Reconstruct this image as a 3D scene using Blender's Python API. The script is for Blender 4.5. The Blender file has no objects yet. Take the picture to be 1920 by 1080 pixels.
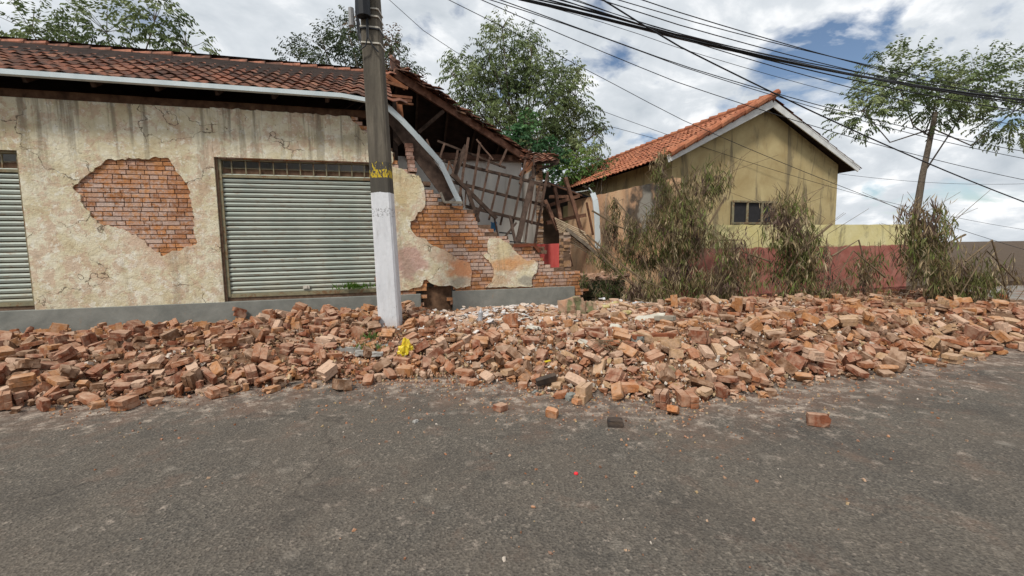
import bpy, bmesh, math, random
from mathutils import Vector, Matrix, Euler, Quaternion, noise
from mathutils.geometry import tessellate_polygon
R = math.radians
rnd = random.Random(11)
S = bpy.context.scene
# ------------------------------------------------------------------ camera
EYE = Vector((0, 0, 1.6)); FPX = 816.0; PITCH = R(5.25); ROLL = R(0.9)
_r0 = Vector((1, 0, 0)); _f = Vector((0, math.cos(PITCH), -math.sin(PITCH))); _u0 = _r0.cross(_f)
_r = _r0 * math.cos(ROLL) - _u0 * math.sin(ROLL); _u = _u0 * math.cos(ROLL) + _r0 * math.sin(ROLL)
cd = bpy.data.cameras.new('camera'); cam = bpy.data.objects.new('camera', cd); S.collection.objects.link(cam)
cd.sensor_width = 36; cd.lens = 36 * FPX / 1920; cd.clip_end = 2000; cd.clip_start = .05
M = Matrix((_r, _u, -_f)).transposed().to_4x4(); M.translation = EYE; cam.matrix_world = M
S.camera = cam
# ------------------------------------------------------------------ sky, sun, exposure
SUN_EL, SUN_AZ = R(52), R(212)          # azimuth measured clockwise from +Y
S.view_settings.view_transform = 'Standard'; S.view_settings.look = 'None'
S.view_settings.exposure = 0.10; S.view_settings.gamma = 1.0
W = bpy.data.worlds.new('World'); S.world = W; W.use_nodes = True
nt = W.node_tree; nt.nodes.clear(); L = nt.links
out = nt.nodes.new('ShaderNodeOutputWorld'); bg = nt.nodes.new('ShaderNodeBackground')
sky = nt.nodes.new('ShaderNodeTexSky'); sky.sky_type = 'NISHITA'; sky.sun_disc = False
sky.sun_elevation = SUN_EL; sky.sun_rotation = SUN_AZ; sky.altitude = 400
tc = nt.nodes.new('ShaderNodeTexCoord')
sep = nt.nodes.new('ShaderNodeSeparateXYZ'); L.new(tc.outputs['Generated'], sep.inputs[0])
mz = nt.nodes.new('ShaderNodeMath'); mz.operation = 'MAXIMUM'; L.new(sep.outputs[2], mz.inputs[0]); mz.inputs[1].default_value = .0
az = nt.nodes.new('ShaderNodeMath'); az.operation = 'ADD'; L.new(mz.outputs[0], az.inputs[0]); az.inputs[1].default_value = .42
dv = []
for k in (0, 1):
    d = nt.nodes.new('ShaderNodeMath'); d.operation = 'DIVIDE'; L.new(sep.outputs[k], d.inputs[0]); L.new(az.outputs[0], d.inputs[1]); dv.append(d)
cb = nt.nodes.new('ShaderNodeCombineXYZ'); L.new(dv[0].outputs[0], cb.inputs[0]); L.new(dv[1].outputs[0], cb.inputs[1])
def wnoise(sc, det, dist, rough=.55):
    n = nt.nodes.new('ShaderNodeTexNoise'); n.inputs['Scale'].default_value = sc; n.inputs['Detail'].default_value = det
    n.inputs['Distortion'].default_value = dist; n.inputs['Roughness'].default_value = rough; L.new(cb.outputs[0], n.inputs['Vector']); return n
n1 = wnoise(3.3, 8, .25, .55); n2 = wnoise(4.6, 9, .3, .58)
cov = nt.nodes.new('ShaderNodeValToRGB'); L.new(n1.outputs[0], cov.inputs[0])
cov.color_ramp.elements[0].position = .36; cov.color_ramp.elements[1].position = .45
shade = nt.nodes.new('ShaderNodeValToRGB'); L.new(n2.outputs[0], shade.inputs[0])
e = shade.color_ramp.elements
e[0].position = .30; e[0].color = (5.1, 5.6, 6.1, 1); e[1].position = .68; e[1].color = (11.0, 11.0, 11.0, 1)
x = e.new(.52); x.color = (7.0, 7.4, 7.8, 1)
mix = nt.nodes.new('ShaderNodeMixRGB'); L.new(cov.outputs[0], mix.inputs[0]); L.new(sky.outputs[0], mix.inputs[1]); L.new(shade.outputs[0], mix.inputs[2])
L.new(mix.outputs[0], bg.inputs[0]); bg.inputs[1].default_value = .1; L.new(bg.outputs[0], out.inputs[0])
sd = bpy.data.lights.new('sun', 'SUN'); sd.energy = 3.1; sd.angle = R(10); sd.color = (1, .955, .88)
so = bpy.data.objects.new('sun', sd); S.collection.objects.link(so)
sdir = Vector((math.sin(SUN_AZ) * math.cos(SUN_EL), math.cos(SUN_AZ) * math.cos(SUN_EL), math.sin(SUN_EL)))
so.rotation_euler = sdir.to_track_quat('Z', 'Y').to_euler(); so.location = sdir * 40

# ------------------------------------------------------------------ coordinates
C15, S15 = math.cos(R(15)), math.sin(R(15)); OY = 9.63
U = Vector((C15, S15, 0)); V = Vector((-S15, C15, 0)); O = Vector((0, OY, 0))
def P(u, v, z): return O + U * u + V * v + Vector((0, 0, z))       # street coordinates: u along the facade, v behind it
def ray(px, py): return (_f + _r * ((px - 960) / FPX) - _u * ((py - 540) / FPX))
def at(px, py, v):                                                   # photo pixel -> point on the plane v = const
    d = ray(px, py); t = (v - (EYE - O).dot(V)) / d.dot(V); p = EYE + d * t; return p
def uz(px, py, v=0):
    p = at(px, py, v); return ((p - O).dot(U), p.z)
def ond(px, py, Y): d = ray(px, py); return EYE + d * ((Y - EYE.y) / d.y)
def ong(px, py, z): d = ray(px, py); return EYE + d * ((z - EYE.z) / d.z)
def uvof(X, Y): Y -= OY; return (X * C15 + Y * S15, -X * S15 + Y * C15)
EDGE=[(-14,2.3),(-8.7,3.6),(-6.6,4.15),(-5,4.35),(-3.4,4.85),(-1.94,5.2),(-1.03,5.25),(-.5,5.05),(0,5.15),(.25,4.7),(.95,4.6),(1.6,4.3),(2.5,4.45),(3.4,4.9),(5,5.4),(7,6.2),(14,8.2)]
def edist(X, Y):
    best = 9
    for (a, b), (c, d) in zip(EDGE, EDGE[1:]):
        dx, dy = c-a, d-b; t = max(0, min(1, ((X-a)*dx+(Y-b)*dy)/(dx*dx+dy*dy)))
        best = min(best, math.hypot(X-a-t*dx, Y-b-t*dy))
    PP = [(-14, 40)] + EDGE + [(14, 40)]; ins = False; n = len(PP)
    for i in range(n):
        x1, y1 = PP[i]; x2, y2 = PP[(i+1) % n]
        if (y1 > Y) != (y2 > Y) and X < (x2-x1)*(Y-y1)/(y2-y1)+x1: ins = not ins
    return best if ins else -best
def sm(t): t = max(0, min(1, t)); return t*t*(3-2*t)
def H(X, Y):
    u, v = uvof(X, Y); w = -v
    base = 0.15 if w < 2.54 else 0.0
    d = edist(X, Y); k = 1.0
    k *= 1-0.97*math.exp(-(((X+2.2)/0.95)**2+((Y-6.55)/1.0)**2))
    hm = .29+.07*sm((X-1.5)/1.5)-.12*sm((-3.4-X)/2)
    n = noise.noise(Vector((X*1.3, Y*1.3, 3)))*.10
    m = max(0, (hm*sm(d/1.15)+n*sm(d/.8)))*k
    if w < 2.54: m = max(0, m-.09)*(.25+.75*sm(w/1.1) if u > -1.9 else 1)
    if u > 2: m *= 1-.75*sm((u-2)/.8)*sm((2.2-w)/1.0)
    return max(base, base+m) if w < 2.54 else max(0, m+.08*sm((3.2-w)/.7)*k*sm(d/.5))

# ------------------------------------------------------------------ object helpers
COL = S.collection
def tag(o, label=None, cat=None, group=None, kind=None):
    if label: o['label'] = label
    if cat: o['category'] = cat
    if group: o['group'] = group
    if kind: o['kind'] = kind
    return o
def empty(name, loc, label, cat, group=None):
    o = bpy.data.objects.new(name, None); o.empty_display_size = .2; COL.objects.link(o); o.location = loc
    return tag(o, label, cat, group)
class MB:
    def __init__(s): s.v = []; s.f = []; s.c = []; s.cur = (1, 1, 1)
    def face(s, pts, c=None):
        i = len(s.v); s.v += [tuple(p) for p in pts]; s.f.append(tuple(range(i, i+len(pts)))); s.c.append(c or s.cur)
    def hexa(s, a, c=None):     # 8 corners: bottom 4 ccw, top 4 ccw
        i = len(s.v); s.v += [tuple(p) for p in a]
        for q in ((3,2,1,0),(4,5,6,7),(0,1,5,4),(1,2,6,5),(2,3,7,6),(3,0,4,7)):
            s.f.append(tuple(i+k for k in q)); s.c.append(c or s.cur)
    def boxm(s, m, dx, dy, dz, c=None, j=0, rn=rnd):
        dx /= 2; dy /= 2; dz /= 2
        pts = [Vector((x, y, z)) for z in (-dz, dz) for x, y in ((-dx,-dy),(dx,-dy),(dx,dy),(-dx,dy))]
        if j: pts = [p + Vector((rn.uniform(-j, j), rn.uniform(-j, j), rn.uniform(-j, j))) for p in pts]
        s.hexa([m @ p for p in pts], c)
    def uvz(s, u0, u1, v0, v1, z0, z1, c=None, j=0):   # box in street coordinates
        q = [(u0,v0,z0),(u1,v0,z0),(u1,v1,z0),(u0,v1,z0),(u0,v0,z1),(u1,v0,z1),(u1,v1,z1),(u0,v1,z1)]
        s.hexa([P(a+rnd.uniform(-j, j), b+rnd.uniform(-j, j), z+rnd.uniform(-j, j)) for a, b, z in q], c)
    def beam(s, a, b, w, h, c=None, up=Vector((0, 0, 1)), sag=0, n=1, j=0):
        a = Vector(a); b = Vector(b); d = (b-a)
        if n > 1 or sag:
            n = max(n, 4); pts = [a+d*(i/n)-Vector((0, 0, sag*4*(i/n)*(1-i/n))) for i in range(n+1)]
            if j: pts = [p+Vector([rnd.uniform(-j, j) for _ in range(3)]) for p in pts]
        else: pts = [a, b]
        dn = d.normalized(); sx = dn.cross(up)
        if sx.length < .05: sx = dn.cross(Vector((0, 1, 0)))
        sx.normalize(); sy = sx.cross(dn).normalized(); i0 = len(s.v)
        for k, p in enumerate(pts):
            ww = w*rnd.uniform(.93, 1.05)/2; hh = h*rnd.uniform(.93, 1.05)/2
            for x, y in ((-1,-1),(1,-1),(1,1),(-1,1)): s.v.append(tuple(p+sx*ww*x+sy*hh*y))
        m = len(pts)
        for k in range(m-1):
            for q in range(4):
                s.f.append((i0+4*k+q, i0+4*k+(q+1) % 4, i0+4*k+4+(q+1) % 4, i0+4*k+4+q)); s.c.append(c or s.cur)
        s.f.append((i0+3, i0+2, i0+1, i0)); s.c.append(c or s.cur)
        e = i0+4*(m-1); s.f.append((e, e+1, e+2, e+3)); s.c.append(c or s.cur)
    def tube(s, pts, r0, r1=None, n=6, c=None, cap=True):
        r1 = r0 if r1 is None else r1; pts = [Vector(p) for p in pts]; m = len(pts); i0 = len(s.v)
        for k, p in enumerate(pts):
            t = (pts[min(k+1, m-1)]-pts[max(k-1, 0)]).normalized()
            a = t.cross(Vector((.13, .2, 1))); 
            if a.length < .1: a = t.cross(Vector((1, 0, 0)))
            a.normalize(); b = t.cross(a); r = r0+(r1-r0)*k/max(1, m-1)
            for q in range(n): an = 2*math.pi*q/n; s.v.append(tuple(p+a*math.cos(an)*r+b*math.sin(an)*r))
        for k in range(m-1):
            for q in range(n): s.f.append((i0+k*n+q, i0+k*n+(q+1) % n, i0+(k+1)*n+(q+1) % n, i0+(k+1)*n+q)); s.c.append(c or s.cur)
        if cap:
            s.f.append(tuple(i0+q for q in reversed(range(n)))); s.c.append(c or s.cur)
            s.f.append(tuple(i0+(m-1)*n+q for q in range(n))); s.c.append(c or s.cur)
    def slab(s, poly, v0, v1, c=None):   # outline in (u, z), thickness v0..v1
        tr = tessellate_polygon([[Vector((a, b, 0)) for a, b in poly]]); n = len(poly); i0 = len(s.v)
        area = sum(poly[i][0]*poly[(i+1) % n][1]-poly[(i+1) % n][0]*poly[i][1] for i in range(n))
        s.v += [tuple(P(a, v0, b)) for a, b in poly] + [tuple(P(a, v1, b)) for a, b in poly]
        for t in tr:
            a, b, d = [poly[k] for k in t]; cr = (b[0]-a[0])*(d[1]-a[1])-(b[1]-a[1])*(d[0]-a[0])
            t = t if cr > 0 else t[::-1]
            s.f.append(tuple(i0+k for k in t)); s.f.append(tuple(i0+n+k for k in t[::-1])); s.c += [c or s.cur]*2
        for i in range(n):
            j = (i+1) % n; q = (i0+j, i0+i, i0+n+i, i0+n+j)
            s.f.append(q if area > 0 else q[::-1]); s.c.append(c or s.cur)
    def build(s, name, mat, parent=None, smooth=False, bevel=0):
        m = bpy.data.meshes.new(name); m.from_pydata(s.v, [], s.f)
        ca = m.color_attributes.new('tint', 'FLOAT_COLOR', 'CORNER'); buf = []
        for f, c in zip(s.f, s.c): buf += [c[0], c[1], c[2], 1]*len(f)
        ca.data.foreach_set('color', buf)
        if smooth: m.polygons.foreach_set('use_smooth', [True]*len(m.polygons))
        m.materials.append(mat); m.update()
        return obj(name, m, parent, bevel)
def obj(name, m, parent=None, bevel=0):
    o = bpy.data.objects.new(name, m); COL.objects.link(o)
    if parent is not None:
        o.parent = parent; o.matrix_parent_inverse = Matrix.Translation(-parent.location if parent.type == 'EMPTY' else Vector((0, 0, 0)))
    if bevel:
        b = o.modifiers.new('bevel', 'BEVEL'); b.width = bevel; b.segments = 1; b.limit_method = 'ANGLE'
    return o
def rough(poly, amp, step=.06, closed=True, keep=None):    # fractal roughening of an outline
    o = []; n = len(poly)
    for i in range(n if closed else n-1):
        a = Vector(poly[i]); b = Vector(poly[(i+1) % n]); l = (b-a).length; k = max(1, int(l/step))
        if keep and i in keep: k = 1
        nn = Vector((-(b-a).y, (b-a).x))/max(l, 1e-6)
        for q in range(k):
            p = a+(b-a)*(q/k)
            if q: p += nn*(amp*(noise.noise(Vector((p.x*9, p.y*9, 1)))+.6*noise.noise(Vector((p.x*27, p.y*27, 4)))))
            o.append((p.x, p.y))
    return o
def inside(x, y, poly):
    ins = False; n = len(poly)
    for i in range(n):
        x1, y1 = poly[i]; x2, y2 = poly[(i+1) % n]
        if (y1 > y) != (y2 > y) and x < (x2-x1)*(y-y1)/(y2-y1)+x1: ins = not ins
    return ins

# ------------------------------------------------------------------ materials
class Mat:
    def __init__(s, name, rough=.85, spec=.25):
        s.m = bpy.data.materials.new(name); s.m.use_nodes = True; s.t = s.m.node_tree; s.t.nodes.clear()
        s.o = s.n('ShaderNodeOutputMaterial'); s.b = s.n('ShaderNodeBsdfPrincipled'); s.t.links.new(s.b.outputs[0], s.o.inputs[0])
        s.b.inputs['Roughness'].default_value = rough; s.b.inputs['Specular IOR Level'].default_value = spec
        s.tc = s.n('ShaderNodeTexCoord')
    def n(s, t): return s.t.nodes.new(t)
    def l(s, a, b): s.t.links.new(a, b)
    def coord(s, scale=(1, 1, 1), rot=0):
        mp = s.n('ShaderNodeMapping'); mp.inputs['Scale'].default_value = scale; mp.inputs['Rotation'].default_value = (0, 0, rot)
        g = s.n('ShaderNodeNewGeometry'); s.l(g.outputs['Position'], mp.inputs[0]); return mp.outputs[0]
    def ocoord(s, scale=(1, 1, 1)):
        mp = s.n('ShaderNodeMapping'); mp.inputs['Scale'].default_value = scale; s.l(s.tc.outputs['Object'], mp.inputs[0]); return mp.outputs[0]
    def noise(s, sc, det=5, vec=None, dist=0, ro=.6):
        n = s.n('ShaderNodeTexNoise'); n.inputs['Scale'].default_value = sc; n.inputs['Detail'].default_value = det
        n.inputs['Distortion'].default_value = dist; n.inputs['Roughness'].default_value = ro
        s.l(vec if vec else s.coord(), n.inputs['Vector']); return n.outputs[0]
    def ramp(s, f, stops):
        r = s.n('ShaderNodeValToRGB'); s.l(f, r.inputs[0]); e = r.color_ramp.elements
        e[0].position, e[0].color = stops[0][0], tuple(stops[0][1])+(1,) if len(stops[0][1]) == 3 else stops[0][1]
        e[1].position, e[1].color = stops[-1][0], tuple(stops[-1][1])+(1,)
        for p, c in stops[1:-1]: x = e.new(p); x.color = tuple(c)+(1,)
        return r.outputs[0]
    def mask(s, f, a, b): return s.ramp(f, [(a, (0, 0, 0)), (b, (1, 1, 1))])
    def mix(s, f, a, b, mode='MIX'):
        x = s.n('ShaderNodeMixRGB'); x.blend_type = mode
        for k, q in zip((0, 1, 2), (f, a, b)):
            if isinstance(q, (int, float)): x.inputs[k].default_value = q
            elif isinstance(q, tuple): x.inputs[k].default_value = q+(1,)
            else: s.l(q, x.inputs[k])
        return x.outputs[0]
    def math(s, op, a, b=0):
        x = s.n('ShaderNodeMath'); x.operation = op
        for k, q in zip((0, 1), (a, b)):
            if isinstance(q, (int, float)): x.inputs[k].default_value = q
            else: s.l(q, x.inputs[k])
        return x.outputs[0]
    def attr(s, name='tint'):
        a = s.n('ShaderNodeAttribute'); a.attribute_name = name; return a.outputs['Color']
    def spot(s, p, r, warp=.25, wscale=4):    # distorted soft blob round a point (a stain)
        vec = s.coord(); nz = s.n('ShaderNodeTexNoise'); nz.inputs['Scale'].default_value = wscale; nz.inputs['Detail'].default_value = 6; s.l(vec, nz.inputs['Vector'])
        sub = s.n('ShaderNodeVectorMath'); sub.operation = 'SUBTRACT'; s.l(vec, sub.inputs[0]); sub.inputs[1].default_value = p
        sc = s.n('ShaderNodeVectorMath'); sc.operation = 'DIVIDE'; s.l(sub.outputs[0], sc.inputs[0]); sc.inputs[1].default_value = r
        ln = s.n('ShaderNodeVectorMath'); ln.operation = 'LENGTH'; s.l(sc.outputs[0], ln.inputs[0])
        w = s.math('MULTIPLY', s.math('SUBTRACT', nz.outputs[0], .5), warp*8)
        d = s.math('ADD', ln.outputs['Value'], w)
        return s.ramp(d, [(.55, (1, 1, 1)), (1.0, (0, 0, 0))])
    def color(s, c):
        if isinstance(c, tuple): s.b.inputs['Base Color'].default_value = c+(1,)
        else: s.l(c, s.b.inputs['Base Color'])
    def bump(s, f, st=.3, d=.01):
        b = s.n('ShaderNodeBump'); b.inputs['Strength'].default_value = st; b.inputs['Distance'].default_value = d
        s.l(f, b.inputs['Height']); s.l(b.outputs[0], s.b.inputs['Normal']); return b
def dusty(name, dust=(.50, .36, .29), amt=.55, base=None, ro=.9, sc=9):
    a = Mat(name, ro, .15); c = base or a.attr()
    n1 = a.noise(38, 6); n2 = a.noise(sc, 6)
    c = a.mix(1.0, c, a.ramp(n1, [(.25, (.55, .5, .46)), (.5, (.95, .95, .95)), (.75, (1.25, 1.2, 1.15))]), 'MULTIPLY')
    c = a.mix(a.math('MULTIPLY', a.mask(n2, .44, .66), amt), c, dust)
    g = a.n('ShaderNodeNewGeometry'); sp = a.n('ShaderNodeSeparateXYZ'); a.l(g.outputs['Normal'], sp.inputs[0])
    up = a.ramp(sp.outputs[2], [(.55, (0, 0, 0)), (.98, (1, 1, 1))])      # settled plaster dust
    c = a.mix(a.math('MULTIPLY', a.math('MULTIPLY', up, a.mask(a.noise(5, 6), .3, .6)), amt*.9), c, dust)
    a.color(c); a.bump(a.noise(60, 8), .55, .012); return a
m_brick = dusty('loose brick', dust=(.52, .365, .26), amt=.55).m
m_crumb = dusty('crumbs', amt=.35).m
# wall brick
a = Mat('wall brick', .92, .1); c = a.attr(); n1 = a.noise(30, 6)
smear = a.mask(a.noise(11, 9, dist=.4, ro=.75), .44, .56)
for (px, py, ru, rz) in ((905, 425, .50, .28), (945, 445, .45, .22), (850, 475, .55, .22), (905, 492, .45, .3), (808, 360, .35, .3), (785, 335, .35, .3), (1000, 492, .5, .3), (1045, 515, .5, .2), (745, 318, .4, .2), (670, 235, .8, .3), (230, 400, 1.2, .9)):
    q = at(px, py, 0); c = a.mix(a.math('MULTIPLY', a.math('MULTIPLY', a.spot((q.x, q.y, q.z), (ru, ru, rz)), smear), .85), c, (.52, .40, .34))
for (px, py, ru, rz) in ((1050, 530, .7, .2), (915, 530, .4, .2), (1010, 475, .35, .12)):
    q = at(px, py, 0); c = a.mix(a.math('MULTIPLY', a.spot((q.x, q.y, q.z), (ru, ru, rz)), .5), c, (.25, .13, .07))
c = a.mix(1.0, c, a.ramp(n1, [(.25, (.6, .55, .5)), (.5, (.97, .97, .97)), (.78, (1.25, 1.22, 1.2))]), 'MULTIPLY')
c = a.mix(a.math('MULTIPLY', a.mask(a.noise(7, 8, dist=.5), .5, .62), .5), c, (.47, .34, .29))
a.color(c); a.bump(a.noise(45, 8), .7, .012); m_wbrick = a.m
a = Mat('mortar', .95, .1); c = a.ramp(a.noise(14, 8), [(.3, (.09, .055, .035)), (.7, (.20, .13, .09))]); a.color(c); a.bump(a.noise(60, 5), .6, .01); m_mortar = a.m
# plaster
def pt(px, py): p = at(px, py, -.02); return (p.x, p.y, p.z)
a = Mat('old lime plaster', .93, .1)
c = a.ramp(a.noise(2.6, 9, dist=.3), [(.3, (.50, .41, .26)), (.45, (.60, .53, .36)), (.58, (.68, .63, .48)), (.75, (.56, .48, .33))])
c = a.mix(a.math('MULTIPLY', a.mask(a.noise(4, 10, dist=.4, ro=.75), .51, .535), .55), c, (.50, .33, .24))
c = a.mix(a.math('MULTIPLY', a.mask(a.noise(7, 10, dist=.2, ro=.8), .545, .57), .8), c, (.74, .71, .60))
for (px, py, ru, rz, col, am) in ((765, 490, .45, .40, (.45, .25, .22), .75), (868, 502, .40, .30, (.56, .22, .09), .8), (840, 480, .4, .18, (.52, .30, .2), .6),
        (948, 497, .50, .2, (.58, .27, .10), .7), (985, 520, .4, .14, (.66, .60, .40), .6), (935, 525, .35, .14, (.50, .30, .16), .6), (975, 487, .55, .16, (.60, .31, .14), .6), (990, 525, .3, .12, (.26, .25, .22), .75), (862, 528, .25, .14, (.30, .27, .22), .7),
        (940, 470, .35, .25, (.60, .50, .30), .7), (760, 350, .4, .5, (.60, .47, .24), .5), (675, 270, .5, .25, (.40, .36, .26), .6), (600, 420, .8, .9, (.52, .33, .24), .45), (300, 420, .7, .9, (.5, .28, .2), .5)):
    c = a.mix(a.math('MULTIPLY', a.spot(pt(px, py), (ru, ru, rz)), am), c, col)
c = a.mix(a.math('MULTIPLY', a.mask(a.noise(17, 9, dist=.3, ro=.8), .60, .63), .85), c, (.16, .12, .085))
c = a.mix(a.math('MULTIPLY', a.mask(a.noise(1.6, 10, a.coord((1.5, 1.5, .25)), 1.2, .7), .56, .66), .35), c, (.22, .19, .13))
cv = a.n('ShaderNodeTexVoronoi'); cv.feature = 'DISTANCE_TO_EDGE'; cv.inputs['Scale'].default_value = .9
wp = a.n('ShaderNodeVectorMath'); wp.operation = 'ADD'; a.l(a.coord(), wp.inputs[0]); wn_ = a.n('ShaderNodeTexNoise'); wn_.inputs['Scale'].default_value = 2.5; wn_.inputs['Detail'].default_value = 9; a.l(a.coord(), wn_.inputs['Vector']); wm = a.n('ShaderNodeVectorMath'); wm.operation = 'SCALE'; wm.inputs['Scale'].default_value = .7; a.l(wn_.outputs['Color'], wm.inputs[0]); a.l(wm.outputs[0], wp.inputs[1]); a.l(wp.outputs[0], cv.inputs['Vector'])
crk = a.math('MULTIPLY', a.math('LESS_THAN', cv.outputs['Distance'], .006), a.mask(a.noise(1.1, 4), .48, .54)); c = a.mix(a.math('MULTIPLY', crk, .8), c, (.10, .075, .05))
g = a.n('ShaderNodeNewGeometry'); sp = a.n('ShaderNodeSeparateXYZ'); a.l(g.outputs['Position'], sp.inputs[0])
drip = a.math('MULTIPLY', a.mask(a.noise(5.5, 7, a.coord((1.4, 1.4, .07)), .2), .52, .62), a.ramp(a.math('MULTIPLY', sp.outputs[2], .2), [(.5, (0, 0, 0)), (.85, (1, 1, 1))]))
c = a.mix(a.math('MULTIPLY', drip, .75), c, (.17, .14, .10))
damp = a.math('MULTIPLY', a.mask(a.noise(3.5, 9, a.coord((1, 1, .5)), .4, .7), .42, .6), a.ramp(a.math('MULTIPLY', sp.outputs[2], .5), [(.25, (1, 1, 1)), (.6, (0, 0, 0))])); c = a.mix(a.math('MULTIPLY', damp, .4), c, (.30, .24, .17))
a.color(c); a.bump(a.noise(12, 10, ro=.7), .8, .03); m_plaster = a.m
def simple(name, c0, c1, sc=6, ro=.85, bump=.3, spec=.2, stretch=(1, 1, 1), extra=None, bd=.01):
    a = Mat(name, ro, spec); c = a.ramp(a.noise(sc, 8, a.coord(stretch), .4), [(.3, c0), (.7, c1)])
    if extra: c = a.mix(a.math('MULTIPLY', a.mask(a.noise(extra[0], 9, a.coord(extra[3] if len(extra) > 3 else (1, 1, 1)), .8, .7), extra[2], extra[2]+.08), .8), c, extra[1])
    if bump: a.bump(a.noise(sc*6, 8, a.coord(stretch)), bump, bd)
    a.color(c); return a.m
m_footing = simple('cement plinth', (.15, .155, .14), (.24, .24, .215), 3, .9, .5, extra=(2.2, (.30, .17, .08), .62, (1, 1, .4)))
m_greywall = simple('grey lime wash', (.56, .54, .50), (.80, .76, .68), 1.6, .95, .4, .1, (1.3, 1.3, .35), (1.1, (.34, .27, .20), .56, (1.4, 1.4, .22)))
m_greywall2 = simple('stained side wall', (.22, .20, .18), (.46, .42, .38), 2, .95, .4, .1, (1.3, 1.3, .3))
m_shadewall = simple('shade-darkened wall', (.05, .04, .035), (.22, .15, .11), 1.6, .95, .4)  # mottled dark brown: the lean-to's inner shade is put into the wall colour
m_red = simple('red painted wall', (.66, .09, .08), (.74, .14, .12), 5, .7, .2, .3)
a = Mat('old timber', .85, .2); c = a.ramp(a.noise(7, 6, a.ocoord((1, 1, 1))), [(.3, (.035, .022, .016)), (.6, (.095, .062, .046)), (.8, (.17, .12, .09))]); c = a.mix(1.0, c, a.attr(), 'MULTIPLY'); a.color(c); a.bump(a.noise(50, 6), .4, .006); m_wood = a.m
m_rust = simple('pale flaking wood', (.20, .17, .13), (.36, .32, .26), 12, .9, .4)
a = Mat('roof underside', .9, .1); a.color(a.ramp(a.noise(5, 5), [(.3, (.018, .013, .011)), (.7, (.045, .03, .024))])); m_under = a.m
def tilemat(name, dirt, mossc):
    a = Mat(name, .85, .2); c = a.attr()
    c = a.mix(1.0, c, a.ramp(a.noise(16, 6), [(.25, (.6, .55, .5)), (.75, (1.2, 1.15, 1.1))]), 'MULTIPLY')
    c = a.mix(a.math('MULTIPLY', a.mask(a.noise(3.2, 9, dist=.6, ro=.7), .45, .6), dirt), c, mossc); a.color(c); a.bump(a.noise(40, 6), .4, .01); return a.m
m_oldtile = tilemat('weathered clay tile', .8, (.055, .04, .033)); m_newtile = tilemat('orange clay tile', .45, (.16, .08, .05))
m_galv = simple('galvanised sheet', (.46, .53, .55), (.62, .68, .69), 3, .5, .15, .5, (1, 1, .3), (4, (.22, .17, .13), .66))
m_white = simple('white sheet', (.5, .5, .48), (.7, .7, .68), 4, .6, .1)
# shutter
a = Mat('pale green shutter paint', .6, .3)
c = a.ramp(a.noise(2, 8, a.coord((1, 1, .5))), [(.3, (.31, .36, .32)), (.7, (.44, .47, .41))])
c = a.mix(a.math('MULTIPLY', a.mask(a.noise(5, 9, a.coord((1, 1, 5)), .5, .75), .54, .66), .75), c, (.24, .13, .06))
g = a.n('ShaderNodeNewGeometry'); sp = a.n('ShaderNodeSeparateXYZ'); a.l(g.outputs['Position'], sp.inputs[0])
zr = a.ramp(a.math('ADD', a.math('MULTIPLY', sp.outputs[2], .25), a.math('MULTIPLY', a.math('SUBTRACT', a.noise(3, 7), .5), .25)), [(.10, (1, 1, 1)), (.28, (0, 0, 0))])
c = a.mix(a.math('MULTIPLY', zr, .55), c, (.40, .30, .15)); c = a.mix(1.0, c, a.attr(), 'MULTIPLY'); a.color(c); a.bump(a.noise(40, 5), .15, .004); m_shutter = a.m
m_rail = simple('rusty green rail', (.16, .15, .10), (.27, .23, .14), 8, .8, .3, extra=(6, (.17, .08, .035), .52))
# ground materials
a = Mat('asphalt', .92, .2)
v = a.n('ShaderNodeTexVoronoi'); v.inputs['Scale'].default_value = 62; a.l(a.coord(), v.inputs['Vector'])
agg = a.ramp(v.outputs['Color'], [(.0, (.03, .027, .024)), (.45, (.085, .075, .063)), (.8, (.155, .135, .11)), (1, (.34, .29, .235))])
c = a.mix(1.0, agg, a.ramp(a.noise(1.1, 8, dist=.5), [(.3, (.80, .79, .79)), (.7, (1.12, 1.11, 1.08))]), 'MULTIPLY')
fine = a.noise(70, 4); c = a.mix(.45, c, a.ramp(fine, [(.33, (.03, .027, .023)), (.67, (.21, .187, .16))]))
dm = a.attr('dust'); ds = a.n('ShaderNodeSeparateColor'); a.l(dm, ds.inputs[0])
pt1 = a.noise(2.2, 10, dist=.2, ro=.72); pt2 = a.noise(5.5, 10, dist=.15, ro=.8)
w1 = a.math('ADD', pt1, a.math('MULTIPLY', ds.outputs[0], .20)); w2 = a.math('ADD', pt2, a.math('MULTIPLY', ds.outputs[0], .095))
c = a.mix(a.math('MULTIPLY', a.mask(w1, .55, .78), .6), c, (.18, .10, .068))
c = a.mix(a.math('MULTIPLY', a.mask(w2, .575, .68), .75), c, (.46, .38, .31))
sv = a.n('ShaderNodeTexVoronoi'); sv.inputs['Scale'].default_value = 3.6; a.l(a.coord(), sv.inputs['Vector']); sc_ = a.n('ShaderNodeSeparateColor'); a.l(sv.outputs['Color'], sc_.inputs[0])
sp1 = a.math('SUBTRACT', a.math('MULTIPLY', a.math('ADD', sc_.outputs[0], a.math('MULTIPLY', ds.outputs[0], .3)), .27), a.math('ADD', sv.outputs['Distance'], a.math('MULTIPLY', a.math('SUBTRACT', a.noise(16, 8, ro=.8), .5), .55)))
c = a.mix(a.math('MULTIPLY', a.mask(sp1, .0, .2), .32), c, (.42, .37, .31))
fd = a.mask(a.noise(30, 6, ro=.7), .62, .72); c = a.mix(a.math('MULTIPLY', a.mask(a.noise(.9, 9, ro=.7), .4, .62), .3), c, (.15, .118, .09))
c = a.mix(a.math('MULTIPLY', fd, .45), c, (.30, .265, .22))
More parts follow.
